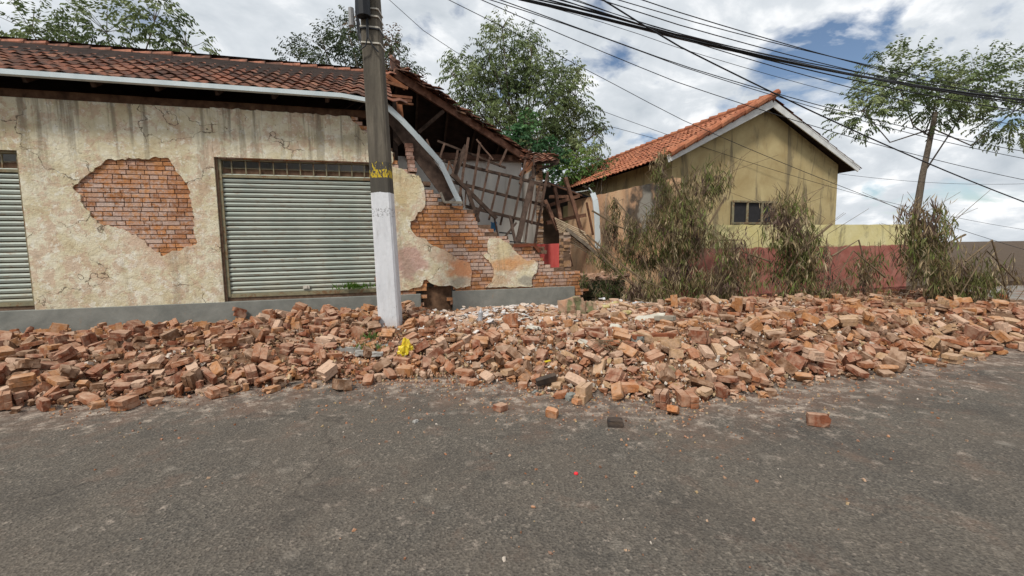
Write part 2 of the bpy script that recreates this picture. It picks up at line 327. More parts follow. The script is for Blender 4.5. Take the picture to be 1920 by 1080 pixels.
cv = a.n('ShaderNodeTexVoronoi'); cv.feature = 'DISTANCE_TO_EDGE'; cv.inputs['Scale'].default_value = .55
wp = a.n('ShaderNodeVectorMath'); wp.operation = 'ADD'; a.l(a.coord(), wp.inputs[0]); wn_ = a.n('ShaderNodeTexNoise'); wn_.inputs['Scale'].default_value = 3; wn_.inputs['Detail'].default_value = 8; a.l(a.coord(), wn_.inputs['Vector']); wm = a.n('ShaderNodeVectorMath'); wm.operation = 'SCALE'; wm.inputs['Scale'].default_value = .5; a.l(wn_.outputs['Color'], wm.inputs[0]); a.l(wm.outputs[0], wp.inputs[1]); a.l(wp.outputs[0], cv.inputs['Vector'])
crk = a.math('MULTIPLY', a.math('LESS_THAN', cv.outputs['Distance'], .005), a.mask(a.noise(.8, 4), .5, .56)); c = a.mix(a.math('MULTIPLY', crk, .4), c, (.025, .022, .02))
dk = a.mask(a.noise(1.3, 8, dist=.4), .50, .70); c = a.mix(a.math('MULTIPLY', dk, .45), c, (.045, .041, .037))
a.color(c); bb = a.math('ADD', a.math('MULTIPLY', v.outputs['Distance'], .8), fine); a.bump(bb, .8, .012); m_asphalt = a.m
m_mound = dusty('brick dust and mortar', base=None, amt=.5, sc=4)
c = m_mound.ramp(m_mound.noise(9, 9, ro=.75), [(.3, (.06, .03, .018)), (.5, (.14, .078, .045)), (.7, (.30, .20, .13))]); m_mound.color(c); m_mound = m_mound.m
m_soil = simple('yard soil', (.05, .035, .022), (.12, .08, .05), 4, .95, .6)
m_paving = simple('pavement concrete', (.16, .15, .13), (.28, .26, .23), 4, .9, .5, extra=(3, (.2, .11, .07), .5))
m_kerb = simple('kerb stone', (.24, .23, .21), (.40, .38, .35), 7, .9, .5)
def on_yard_wall(px, py):
    a0 = Vector((3.96, 10.7, 0)); d0 = Vector((2.05-3.96, 15.8-10.7, 0)).normalized(); n0 = Vector((-d0.y, d0.x, 0)); d = ray(px, py); p = EYE+d*((a0-EYE).dot(n0)/d.dot(n0)); return (p.x, p.y, p.z)
m_peach = Mat('peach wall', .93, .1); a = m_peach
c = a.ramp(a.noise(1.2, 8, a.coord((1, 1, .5))), [(.3, (.46, .26, .16)), (.5, (.58, .36, .21)), (.7, (.64, .44, .27))])
c = a.mix(a.math('MULTIPLY', a.mask(a.noise(.9, 10, a.coord((1.2, 1.2, .35)), .8, .7), .54, .66), .7), c, (.13, .11, .085))
c = a.mix(a.math('MULTIPLY', a.mask(a.noise(2.5, 9, a.coord((1, 1, .3)), .6, .7), .58, .66), .6), c, (.33, .31, .26))
for (px, py, ry, rz, col, am) in ((1205, 400, .8, .9, (.07, .06, .05), .9), (1235, 380, .5, .8, (.09, .08, .06), .9), (1212, 395, .3, .6, (.40, .38, .33), .6), (1180, 470, .8, .5, (.40, .20, .11), .5), (1135, 440, .35, 1.2, (.16, .13, .10), .6), (1222, 350, .3, .15, (.05, .045, .04), .8)):
    c = a.mix(a.math('MULTIPLY', a.spot(on_yard_wall(px, py), (ry*1.2, ry*1.2, rz), .3, 3), am), c, col)
a.color(c); a.bump(a.noise(14, 8), .5, .02); m_peach = a.m
m_ochre = simple('ochre wall', (.36, .27, .13), (.50, .41, .22), 1.7, .9, .4, extra=(1.6, (.17, .14, .09), .54, (1.5, 1.5, .22)))
m_yred = Mat('yellow over red wall', .9, .15); a = m_yred; g = a.n('ShaderNodeNewGeometry'); sp = a.n('ShaderNodeSeparateXYZ'); a.l(g.outputs['Position'], sp.inputs[0])
zm = a.ramp(a.math('ADD', a.math('MULTIPLY', sp.outputs[2], .25), a.math('MULTIPLY', a.math('SUBTRACT', a.noise(5, 8), .5), .04)), [(.375, (0, 0, 0)), (.38, (1, 1, 1))])
c = a.mix(zm, a.ramp(a.noise(4, 8), [(.3, (.28, .09, .07)), (.7, (.40, .17, .13))]), a.ramp(a.noise(2, 8), [(.3, (.58, .50, .22)), (.7, (.66, .60, .34))]))
c = a.mix(a.math('MULTIPLY', a.mask(a.noise(1.2, 10, a.coord((1, 1, .4)), .8, .7), .52, .62), .8), c, (.13, .11, .08)); a.color(c); a.bump(a.noise(14, 8), .5, .02); m_yred = a.m
m_moss = simple('mossy black masonry', (.025, .03, .015), (.10, .085, .05), 7, .95, .9, bd=.04)
# pole
a = Mat('painted concrete pole', .85, .2); vec = a.ocoord((1, 1, 1)); sp = a.n('ShaderNodeSeparateXYZ'); a.l(vec, sp.inputs[0])
c = a.ramp(a.noise(9, 8, a.ocoord((1.2, 1.2, .12)), .3), [(.28, (.06, .052, .042)), (.5, (.11, .096, .075)), (.72, (.18, .155, .12))])
c = a.mix(a.math('MULTIPLY', a.mask(a.noise(2, 6, a.ocoord()), .45, .6), .4), c, (.10, .085, .065))
ZW, ZY0, ZY1 = [ond(720, q, 7.62).z-.12 for q in (362, 335, 306)]
wob = a.math('MULTIPLY', a.math('SUBTRACT', a.noise(7, 7, a.ocoord()), .5), .09); z = a.math('ADD', sp.outputs[2], wob)
dark = a.math('MULTIPLY', a.math('GREATER_THAN', z, ZW), a.math('LESS_THAN', z, ZY1)); c = a.mix(a.math('MULTIPLY', dark, .65), c, (.055, .052, .045))
yb = a.math('MULTIPLY', a.math('GREATER_THAN', z, ZY0), a.math('LESS_THAN', z, ZY1))
yn = a.math('GREATER_THAN', a.math('ADD', a.noise(14, 8, a.ocoord((1.6, 1.6, .55)), .6, .7), a.math('MULTIPLY', a.math('LESS_THAN', z, (ZY0+ZY1)/2), .10)), .585)
c = a.mix(a.math('MULTIPLY', yb, yn), c, (.50, .36, .03))
wh = a.ramp(a.noise(5, 9, a.ocoord((1, 1, .3)), .5, .65), [(.3, (.53, .54, .56)), (.7, (.68, .69, .71))])
crack = a.mask(a.noise(6, 10, a.ocoord((1.5, 1.5, .5)), 2.2, .7), .62, .67); wh = a.mix(a.math('MULTIPLY', crack, .65), wh, (.16, .15, .14))
wh = a.mix(a.math('MULTIPLY', a.mask(a.noise(3, 9, a.ocoord((2, 2, .35)), .6, .75), .5, .66), .3), wh, (.34, .32, .30))
smudge = a.math('MULTIPLY', a.math('MULTIPLY', a.math('GREATER_THAN', z, ZW-.42), a.math('LESS_THAN', z, ZW-.26)), a.math('GREATER_THAN', a.noise(34, 4, a.ocoord()), .55)); wh = a.mix(a.math('MULTIPLY', smudge, .7), wh, (.2, .2, .2))
low = a.ramp(a.math('ADD', a.math('MULTIPLY', sp.outputs[2], 1), wob), [(.05, (1, 1, 1)), (.35, (0, 0, 0))]); wh = a.mix(a.math('MULTIPLY', low, .5), wh, (.42, .30, .23))
c = a.mix(a.math('LESS_THAN', z, ZW), c, wh); a.color(c); a.bump(a.noise(22, 9, a.ocoord((1, 1, .5))), .5, .015); m_pole = a.m
def flat(name, col, ro=.6, spec=.3): a = Mat(name, ro, spec); a.color(a.ramp(a.noise(11, 4), [(.3, tuple(x*.8 for x in col)), (.7, tuple(min(1, x*1.15) for x in col))])); return a.m
m_black = flat('black cable', (.012, .013, .016), .5); m_steel = flat('steel band', (.5, .47, .40), .45); m_greybox = flat('grey plastic', (.3, .3, .3), .5)
m_bag = Mat('yellow plastic film', .35, .4); c = m_bag.mix(m_bag.mask(m_bag.noise(9, 4), .55, .62), (.62, .47, .03), (.60, .20, .02)); m_bag.color(c); m_bag.bump(m_bag.noise(30, 5), .5, .01); m_bag = m_bag.m
m_cap = flat('red plastic', (.70, .03, .04), .4); m_glass = Mat('clear bottle plastic', .25, .5); m_glass.b.inputs['Base Color'].default_value = (.62, .64, .68, 1); m_glass.b.inputs['Transmission Weight'].default_value = .55; m_glass = m_glass.m
m_blue = flat('blue painted patch', (.05, .18, .33)); m_dark = flat('charred board', (.025, .024, .026), .8)
m_slabm = simple('fallen plaster', (.40, .36, .28), (.60, .57, .50), 6, .95, .6); m_yslab = simple('yellow plaster lump', (.42, .34, .14), (.58, .50, .26), 8, .95, .6)
m_char = simple('blackened brick', (.02, .02, .022), (.10, .07, .05), 10, .8, .5)
def leafmat(name, trans=.25):
    a = Mat(name, .6, .2); a.color(a.attr()); tr = a.n('ShaderNodeBsdfTranslucent'); a.l(a.attr(), tr.inputs[0]); mx = a.n('ShaderNodeMixShader'); mx.inputs[0].default_value = trans
    a.l(a.b.outputs[0], mx.inputs[1]); a.l(tr.outputs[0], mx.inputs[2]); a.l(mx.outputs[0], a.o.inputs[0]); return a.m
m_leaf = leafmat('leaf'); m_dry = leafmat('dry leaf', .15)
m_slat = simple('pale splintered batten', (.26, .19, .12), (.50, .40, .28), 9, .9, .3)
m_bark = simple('bark', (.07, .055, .04), (.16, .13, .10), 9, .95, .5)
m_stalk = simple('dry stalk', (.09, .065, .04), (.22, .16, .10), 12, .9, .3)

# ------------------------------------------------------------------ ground, road, pavement
def grid_mesh(name, x0, x1, y0, y1, st, zf, mat, dust=False, keep=None, coords=None):
    nx = int((x1-x0)/st)+1; ny = int((y1-y0)/st)+1; vs = []; fs = []; dd = []
    for j in range(ny):
        for i in range(nx):
            X = x0+i*st; Y = y0+j*st; p = coords(X, Y) if coords else (X, Y)
            vs.append((p[0], p[1], zf(p[0], p[1]))); dd.append(sm(1+edist(*p)/1.5) if dust else 0)
    for j in range(ny-1):
        for i in range(nx-1):
            if keep and not keep(*vs[j*nx+i][:2]): continue
            fs.append((j*nx+i, j*nx+i+1, (j+1)*nx+i+1, (j+1)*nx+i))
    m = bpy.data.meshes.new(name); m.from_pydata(vs, [], fs); m.materials.append(mat)
    if dust:
        ca = m.color_attributes.new('dust', 'FLOAT_COLOR', 'POINT'); buf = []
        for d in dd: buf += [d, d, d, 1]
        ca.data.foreach_set('color', buf)
    m.polygons.foreach_set('use_smooth', [True]*len(fs)); o = bpy.data.objects.new(name, m); COL.objects.link(o); return o
b = MB(); b.face([(-900, -900, -.06), (900, -900, -.06), (900, 900, -.06), (-900, 900, -.06)]); tag(b.build('ground', m_soil), kind='structure')
ro = grid_mesh('road', -30, 30, -9, 7.2, .15, lambda X, Y: 0, m_asphalt, True, coords=lambda a, w: ((lambda p: (p.x, p.y))(P(a, -2.56-(7.2-w), 0))))
tag(ro, kind='structure')
b = MB(); b.uvz(-30, 30, -2.40, -.02, -.05, .15); pv = tag(b.build('pavement', m_paving), kind='structure')
b = MB(); uu = -30
while uu < 30: b.uvz(uu, uu+.985, -2.56, -2.405, -.05, .156+rnd.uniform(-.004, .006), j=.004); uu += 1
tag(b.build('kerb', m_kerb), kind='structure')
b = MB(); b.uvz(1.9, 30, .0, 24, -.04, .3); tag(b.build('yard_ground', m_soil), kind='structure')
# rubble mound below the loose bricks
def moundz(X, Y):
    return H(X, Y)+.018+.03*noise.noise(Vector((X*6, Y*6, 0)))+.015*noise.noise(Vector((X*19, Y*19, 5)))
mo = grid_mesh('rubble_bed', -10.4, 10.4, 2.6, 12, .055, lambda X, Y: moundz(X, Y)-(.05 if edist(X, Y) < .1 else 0)-.09*(1-sm((H(X, Y)-(.15 if uvof(X, Y)[1] > -2.54 else 0))/.04)), m_mound, keep=lambda X, Y: edist(X, Y) > -.05 and abs(X) < 1.2*Y+.6 and uvof(X, Y)[1] < (-.03 if uvof(X, Y)[0] < 1.55 else .9))
tag(mo, 'bed of crushed brick dust, mortar and plaster under the fallen bricks', 'rubble', kind='stuff')

# ------------------------------------------------------------------ loose bricks (settled positions of every brick)
# x cm, y cm, z 2 mm, rotation x y z, kind
DATA = [
-180,898,168,0,15,1,1,-166,904,121,-2,2,0,0,-145,908,116,-2,0,7,2,-133,910,138,5,-54,6,1,-114,916,120,-4,-1,9,0,-91,923,120,-5,0,8,0,-73,929,118,-4,0,6,1,-45,936,118,-4,-1,11,0,-27,941,119,-3,-1,9,1,-12,945,119,-2,-1,8,2,4,948,120,-3,0,12,1,20,954,119,-3,0,17,2,38,960,118,-4,0,11,1,55,964,118,-4,-1,6,2,74,972,118,-3,-1,8,0,97,977,120,-1,-1,5,0,121,978,121,-1,0,1,0,144,986,118,-1,0,9,0,164,997,134,-1,-14,2,2,177,996,120,-1,-2,1,1,206,1003,125,-3,0,0,0,232,1009,115,-3,2,-1,0,-163,893,132,-9,3,0,0,-98,909,132,-7,-1,10,2,-80,914,131,-8,0,9,2,-65,919,128,-7,0,7,1,-46,924,127,-6,0,9,0,-22,934,137,-48,-7,5,0,3,935,128,-5,-1,10,0,25,940,130,-6,-1,14,1,41,945,130,-6,0,23,2,67,957,156,-6,0,21,1,76,956,129,-6,-1,9,0,96,962,126,-3,0,9,1,112,966,124,-2,0,1,2,177,978,128,-5,-3,2,0,200,989,131,-4,-3,-1,2,224,995,143,9,8,6,0,-172,881,166,-6,22,0,0,-147,879,133,-6,0,10,0,-124,888,136,-6,-4,6,0,-100,894,148,-9,-3,13,0,
-81,902,148,-10,0,11,2,-54,911,153,-51,-1,-1,0,-36,914,138,-7,0,15,1,-24,923,150,-9,8,4,0,2,922,140,-7,-1,10,0,26,926,144,-7,-1,12,0,51,936,143,-7,0,21,0,75,942,170,-6,1,21,2,92,948,136,-5,0,10,0,113,955,128,-3,0,1,2,133,962,127,-4,0,2,0,162,965,130,-6,-1,28,1,196,975,142,-7,-3,1,1,210,976,147,-7,0,2,1,228,983,136,-6,3,6,2,-174,867,180,-1,19,4,0,-146,866,147,-7,0,11,0,-83,889,168,-9,-1,12,0,-59,894,163,-8,1,8,0,-38,898,156,-6,2,17,2,-27,907,162,-11,17,13,1,0,909,152,-7,-1,11,0,24,913,157,-7,-2,10,0,44,922,182,16,0,29,2,64,932,150,-6,1,21,0,91,932,146,-3,3,15,0,113,942,136,-3,0,7,0,135,943,138,-7,-1,13,2,151,954,137,-6,-3,-11,1,182,959,170,-19,-11,0,0,191,987,158,62,8,2,2,218,968,172,18,4,8,2,235,973,142,-7,5,6,2,-162,842,195,8,17,47,0,-152,850,165,-2,7,53,1,-140,852,160,-4,5,51,2,-129,856,158,-5,2,51,2,-118,862,162,-7,0,47,1,-107,865,170,-7,-1,47,0,-96,866,179,-6,-1,46,1,-83,858,188,-1,-2,41,0,
-71,872,186,-2,4,51,1,-60,876,180,-1,4,49,1,-44,876,189,-3,13,55,2,-34,879,183,20,42,37,1,-26,886,179,5,0,58,0,-11,889,164,-3,3,55,2,7,891,168,-5,0,40,2,21,894,173,-4,3,59,1,34,900,172,-4,3,53,2,47,901,174,-3,3,52,2,59,907,180,-9,-8,53,1,72,906,167,0,3,54,0,83,910,161,1,3,54,0,96,915,152,0,4,53,2,106,920,148,-1,4,53,1,110,926,174,0,3,57,0,132,915,160,-7,-1,54,0,151,934,160,-10,0,32,1,166,929,180,-11,0,32,0,182,929,194,-8,4,50,1,191,943,180,-8,6,54,0,203,950,177,-8,5,52,0,226,955,172,-3,8,50,2,237,956,164,-1,10,50,1,254,951,154,0,10,50,0,-138,831,182,-5,3,10,1,-126,838,174,-4,0,13,1,-93,841,182,2,-1,-2,0,-79,838,212,2,0,5,1,-66,856,184,1,2,-4,2,-50,859,197,-4,-43,-6,1,-34,861,177,-1,0,-5,0,-11,872,174,-3,-1,16,0,13,874,182,-4,-3,3,0,23,897,200,59,-21,4,2,41,884,186,-5,0,1,1,69,888,177,-4,2,-4,0,93,894,162,-1,3,22,2,115,902,157,-5,-1,14,0,149,909,182,-4,-6,5,1,180,915,204,-2,-3,8,0,201,928,202,-6,0,17,0,
222,942,207,22,6,7,0,244,948,185,-61,-6,9,1,-123,819,178,3,1,50,2,-108,823,174,2,-2,57,1,-88,814,194,57,-22,13,0,-76,828,176,2,-2,43,0,-64,837,200,14,1,48,0,-51,839,177,1,1,46,2,-38,843,180,-2,-2,46,0,-26,847,200,4,-6,46,0,-14,850,184,-4,1,49,1,-1,847,190,-5,1,45,2,10,849,208,7,13,42,0,32,860,202,-4,1,45,0,47,862,202,-1,2,54,1,61,865,194,1,4,52,2,73,869,184,2,4,52,1,83,872,176,1,4,52,1,95,878,182,10,-3,52,2,104,883,162,-1,3,54,1,119,880,165,-3,0,51,2,130,883,170,-5,-1,51,0,141,887,178,-5,-3,51,2,151,891,187,-3,-3,51,1,164,891,206,-12,-17,46,2,174,899,200,0,-3,49,1,186,898,199,4,-3,46,1,197,899,196,5,-2,46,2,210,908,200,5,-2,44,1,221,906,195,4,-2,44,0,233,915,199,3,-1,46,0,244,916,194,3,0,46,0,259,925,178,3,8,38,0,-148,791,190,7,1,27,1,-122,798,173,2,4,13,2,-97,800,186,6,-10,-8,0,-82,806,168,0,-2,13,0,-59,813,204,-2,-4,6,1,-48,816,181,-2,-4,2,0,-26,826,191,-5,-4,7,0,-5,832,200,-6,-3,1,2,69,847,196,-2,4,6,0,
92,854,180,-3,3,10,0,115,861,174,-3,-1,7,0,138,866,181,-3,-3,11,1,177,876,188,2,0,7,0,200,882,184,2,1,8,0,221,888,183,1,0,1,2,253,899,186,0,3,2,0,-158,772,170,7,-4,9,2,-138,782,175,7,1,28,1,-111,787,166,4,0,10,0,-73,797,174,-4,-3,12,0,-49,802,188,-5,-4,7,0,-25,808,214,0,2,0,0,1,820,212,-4,-2,3,0,25,828,218,-4,-2,-2,0,49,828,215,-2,3,2,0,72,835,198,-1,4,6,0,95,842,184,-2,2,8,0,117,849,180,-3,-1,8,0,140,853,186,-3,-2,10,0,164,861,186,-1,0,7,0,187,866,184,0,0,7,0,210,874,198,15,3,5,0,233,878,198,-16,0,9,2,258,884,184,-1,1,-6,1,-135,769,161,6,0,27,1,-126,768,183,13,11,5,0,-98,778,166,0,-4,18,0,-78,782,180,-4,-5,3,1,-65,788,186,-6,-3,11,1,-54,795,218,-5,-4,11,1,-36,792,200,-3,-2,16,0,8,802,218,0,-3,15,0,28,810,224,-1,0,10,1,49,815,217,0,4,1,0,73,824,212,-21,2,8,2,96,829,187,0,1,8,0,119,835,186,-3,-2,6,0,143,838,207,-22,-4,6,0,160,848,190,-3,0,7,1,176,851,188,-3,0,6,1,189,853,188,-3,-1,3,1,218,862,190,-6,-1,4,0,
278,881,206,-1,4,44,1,269,873,186,-4,2,6,0,-138,729,134,-3,-4,63,0,-126,749,146,0,-4,55,2,-116,757,152,0,-5,49,1,-97,760,182,3,-6,52,0,-84,764,180,-5,-5,50,1,-73,765,190,-5,-3,50,2,-62,769,198,-3,-2,50,0,-46,771,201,0,0,52,0,-29,779,200,2,0,45,1,-16,782,200,3,-2,43,2,-5,782,202,3,-4,43,1,8,778,202,1,-6,46,2,19,791,232,9,-9,54,0,41,799,218,4,0,51,1,54,801,228,11,-5,44,0,70,801,200,3,2,48,2,80,808,194,2,2,48,0,92,810,204,8,-4,47,0,104,811,186,0,0,50,2,115,815,188,-2,-1,50,0,125,822,192,-4,-1,50,1,136,824,198,-4,-1,50,1,148,824,202,-3,1,49,2,161,827,202,-3,3,49,2,173,828,202,-3,3,48,2,183,835,198,-4,3,49,2,205,842,200,-5,2,51,0,217,844,205,-6,2,51,0,229,844,211,-6,3,51,0,247,850,208,-3,5,51,0,258,854,201,-2,5,49,2,269,859,194,-1,4,49,1,-100,740,160,0,-6,8,0,-76,746,184,1,-5,7,0,-48,752,196,2,1,1,0,-26,755,188,4,3,9,2,-9,760,185,4,0,12,2,10,763,206,3,5,7,0,32,771,204,3,-1,7,1,46,774,204,2,1,2,1,
63,780,198,2,2,9,2,80,784,192,1,2,9,1,94,787,203,9,-42,6,1,109,791,184,2,0,14,0,129,802,194,0,-4,15,0,160,806,212,0,-1,-2,1,172,807,233,3,10,17,0,194,820,212,-3,-1,6,0,218,822,222,-3,-4,2,0,243,831,227,-6,0,10,0,266,835,214,-6,2,2,2,-95,728,164,-1,-6,11,0,-73,734,183,2,-4,4,1,-59,737,190,2,-1,10,1,-40,740,188,2,2,1,2,-24,741,195,4,-12,1,1,-6,745,176,3,0,11,0,13,752,182,4,-4,9,1,26,756,192,4,-4,11,1,38,761,199,3,-2,9,1,52,763,199,2,0,7,1,68,769,194,0,2,9,2,83,773,188,1,2,9,1,99,774,180,2,3,9,2,120,783,182,3,-3,14,0,138,736,232,2,-5,27,0,146,788,198,0,-7,36,1,182,797,212,2,0,10,0,204,806,217,1,-2,10,0,224,810,228,0,-5,8,1,247,820,236,-4,1,10,0,266,824,226,-6,3,3,1,290,842,204,50,-38,4,0,-114,708,150,-1,-5,-9,1,-91,715,168,-1,-5,6,0,-68,722,182,1,-2,8,0,-46,724,186,0,0,4,1,-31,728,182,0,3,11,1,7,736,190,-3,9,11,2,22,742,180,4,-3,11,1,40,749,192,3,-3,11,2,60,750,212,-4,8,11,0,81,760,190,-1,2,10,0,
105,763,177,0,3,7,0,126,769,174,2,-2,-6,1,140,776,198,-41,-15,6,1,183,783,204,4,0,17,1,196,788,206,3,-1,17,1,208,797,248,-30,13,-3,0,251,808,241,-2,0,7,2,272,812,234,-4,3,8,0,-129,685,139,-6,-4,57,1,-116,689,152,-5,-4,50,0,-109,700,182,-58,18,16,2,-95,690,187,13,20,44,0,-126,695,203,35,-8,32,2,-86,700,187,13,15,42,1,-76,697,190,8,10,43,0,-66,695,214,30,44,31,2,-63,704,194,18,39,39,1,-44,707,200,40,46,11,0,-32,710,186,-1,2,51,1,-21,713,182,-1,3,51,2,-10,718,178,0,4,51,0,2,721,173,1,3,53,0,13,724,182,10,17,50,1,24,727,184,24,34,39,1,37,729,178,0,-5,45,1,50,735,189,0,-3,44,2,72,740,197,-1,0,54,1,86,740,210,32,33,28,2,98,747,202,37,41,19,1,106,748,180,0,5,46,1,119,752,188,8,-4,51,2,131,750,190,19,40,38,2,144,758,182,-4,-3,57,0,157,759,191,-3,-4,56,0,165,764,208,20,37,42,2,175,765,195,2,-2,55,2,199,787,236,0,2,-63,2,188,770,208,26,35,39,1,199,773,196,1,-3,56,2,213,777,217,-9,3,47,2,225,781,212,-1,-8,46,2,
235,785,240,26,29,39,2,246,784,235,-3,-6,50,1,258,782,256,22,36,39,0,270,787,284,22,39,38,1,265,793,244,0,0,54,2,283,799,236,0,4,48,2,-114,665,149,-4,-7,48,2,-100,671,170,-6,-6,49,0,-111,672,186,-3,-7,39,0,-79,669,190,-3,-3,46,0,-69,673,210,11,13,45,0,-56,676,200,-2,-1,53,1,-45,686,210,2,12,42,2,-23,690,204,0,0,51,1,-13,693,215,22,42,30,1,-7,693,212,22,42,30,1,3,695,194,-4,6,49,0,14,699,186,3,3,49,1,25,702,191,27,38,30,1,33,705,179,2,-2,48,2,46,707,196,32,28,35,0,58,711,206,22,35,37,0,66,719,198,-6,-4,49,2,84,718,210,2,-2,42,0,97,725,214,32,32,23,1,109,725,202,1,2,50,2,111,724,242,33,33,28,1,119,727,209,24,40,36,1,129,732,192,0,1,58,0,148,734,201,3,-4,45,0,166,736,198,0,-2,58,2,182,742,198,2,0,50,0,159,728,232,-3,-41,41,0,192,748,209,21,42,35,2,200,752,194,-4,1,55,1,210,754,220,32,32,37,0,225,752,204,-1,-7,53,0,238,759,221,-7,-7,49,0,249,765,238,-5,-2,47,0,260,756,248,32,27,38,2,273,766,246,2,-4,52,1,
231,764,242,-8,-6,51,2,330,766,229,-39,9,-3,1,-97,648,158,5,-9,2,0,-70,649,186,4,-4,9,1,-39,664,197,3,3,-20,1,-32,676,203,2,0,-3,1,1,664,196,61,10,1,2,16,678,180,0,5,-12,1,41,686,169,-55,-32,-1,2,61,687,186,53,-9,-6,0,74,696,188,7,-4,9,1,94,697,193,5,-5,43,2,97,710,220,-7,11,48,1,127,708,190,5,1,24,1,138,717,190,3,0,25,1,154,714,200,47,0,2,1,172,717,234,-43,-7,7,1,181,720,192,2,0,16,0,208,726,200,-27,-1,7,0,211,738,190,5,1,6,1,245,738,200,8,-5,13,0,268,738,207,-62,-7,-2,2,290,754,226,7,2,5,0,287,721,206,-30,27,-28,1,-88,621,147,0,6,60,0,-80,630,169,-1,2,60,0,-67,634,186,23,33,43,2,-52,647,185,4,-3,45,2,-31,646,175,7,-2,42,0,-17,649,172,6,-2,39,0,-11,648,200,6,-4,49,0,0,652,174,2,-3,51,1,12,655,175,1,-2,54,1,29,668,188,12,1,54,0,42,664,178,29,37,32,0,52,664,161,-1,0,49,0,62,673,160,2,-3,47,1,48,672,202,25,37,36,1,73,674,162,4,-5,47,1,84,675,166,3,-6,47,0,98,675,166,4,-6,50,2,111,682,173,5,-5,53,0,
124,686,172,5,-5,53,0,137,692,178,-39,-49,-10,2,147,691,182,31,33,37,0,155,700,176,3,-5,47,0,144,709,236,-8,-4,57,0,169,699,194,23,34,42,0,180,703,216,-20,-37,30,0,206,709,183,1,2,36,0,217,706,194,0,-5,36,0,245,716,188,41,19,22,2,260,724,196,29,29,40,1,252,706,186,36,-27,35,1,270,721,186,2,-7,49,0,279,722,206,28,29,40,0,303,730,204,-58,-25,-2,1,287,737,208,-61,-15,-3,1,-84,604,112,-1,-12,48,1,-74,611,148,36,19,35,1,-64,610,156,43,14,24,2,-44,626,176,23,37,42,0,-29,620,151,3,-2,49,2,-17,623,152,1,-5,51,0,-6,628,170,19,35,43,2,2,631,164,-4,-6,55,1,14,630,188,28,26,34,0,26,636,181,-4,2,49,1,39,645,192,31,49,17,0,49,645,170,-2,6,47,1,60,647,174,29,38,29,1,72,652,153,3,3,52,2,83,656,162,21,37,40,1,85,666,214,11,44,39,2,93,652,164,24,35,38,2,105,655,154,0,-2,51,0,121,660,158,0,-1,49,0,132,664,156,0,0,48,2,144,668,157,0,0,46,0,158,669,157,-1,-2,49,0,166,675,174,22,34,41,1,176,677,170,-3,-6,52,2,
188,681,182,-3,-4,54,0,202,685,188,-2,0,52,2,214,685,189,-2,3,53,1,242,691,193,27,38,30,0,258,693,172,-2,2,51,1,264,700,184,25,35,36,2,273,700,174,-1,-2,51,2,284,705,181,-3,-5,51,1,295,708,192,-3,-5,52,1,308,715,216,33,25,30,0,-9,604,138,1,-7,51,1,17,608,170,-3,-11,45,1,1,600,157,-35,-50,9,2,36,608,189,-42,-47,-6,1,50,622,190,1,6,47,0,71,622,166,-34,-53,6,0,79,638,170,-6,60,0,1,90,627,152,0,1,47,2,91,640,183,15,46,27,2,107,634,154,-3,-1,52,1,118,635,174,-11,5,51,0,131,638,175,27,34,33,0,151,645,158,0,2,42,1,162,647,172,15,5,57,1,175,651,158,-1,-4,57,0,183,657,186,1,5,39,0,195,658,194,18,12,42,0,209,659,190,-3,-5,50,1,221,668,212,19,39,39,0,233,671,212,26,37,31,1,246,672,194,-2,6,49,1,248,666,230,-3,6,43,0,258,674,188,-2,6,49,1,268,678,180,-3,4,49,2,280,680,180,-4,1,52,1,273,679,209,-3,4,53,2,291,685,184,-3,-2,55,0,298,692,202,22,34,41,2,318,696,202,-2,-4,61,0,78,601,160,4,2,48,2,90,603,156,0,1,51,1,
99,607,169,22,37,38,0,109,614,158,-2,-1,56,0,126,615,164,-2,-1,53,0,137,617,180,29,35,34,1,147,620,166,0,1,48,0,160,622,156,5,3,51,1,172,625,146,3,0,53,0,185,626,144,2,-4,53,1,194,633,154,-1,-7,53,0,209,634,170,-3,-10,51,2,223,638,192,-3,-8,53,0,230,641,215,22,33,42,0,242,643,210,-2,-4,55,0,255,645,212,-2,1,55,2,266,650,208,-2,5,50,1,279,657,210,23,42,32,1,288,658,193,-1,5,53,2,302,660,192,-1,1,49,0,313,662,204,29,31,33,0,328,657,186,3,0,26,2,77,572,150,1,-5,42,0,88,575,165,25,35,38,1,25,586,172,-5,10,-62,0,96,581,158,-2,-2,53,0,108,587,173,11,11,40,1,121,590,166,-3,-1,42,0,135,596,212,32,29,29,2,135,591,172,-2,0,47,0,149,593,168,2,3,54,1,151,605,204,9,2,57,0,161,597,158,3,4,53,0,172,600,159,32,36,29,1,179,602,140,1,3,47,1,192,605,138,-1,-1,52,2,206,611,151,-4,-7,45,0,218,612,163,-3,-8,44,1,228,614,192,20,32,43,0,238,615,189,-4,-7,53,1,251,619,206,-2,-7,46,2,263,625,247,-1,-3,40,1,263,627,218,-1,-3,39,1,
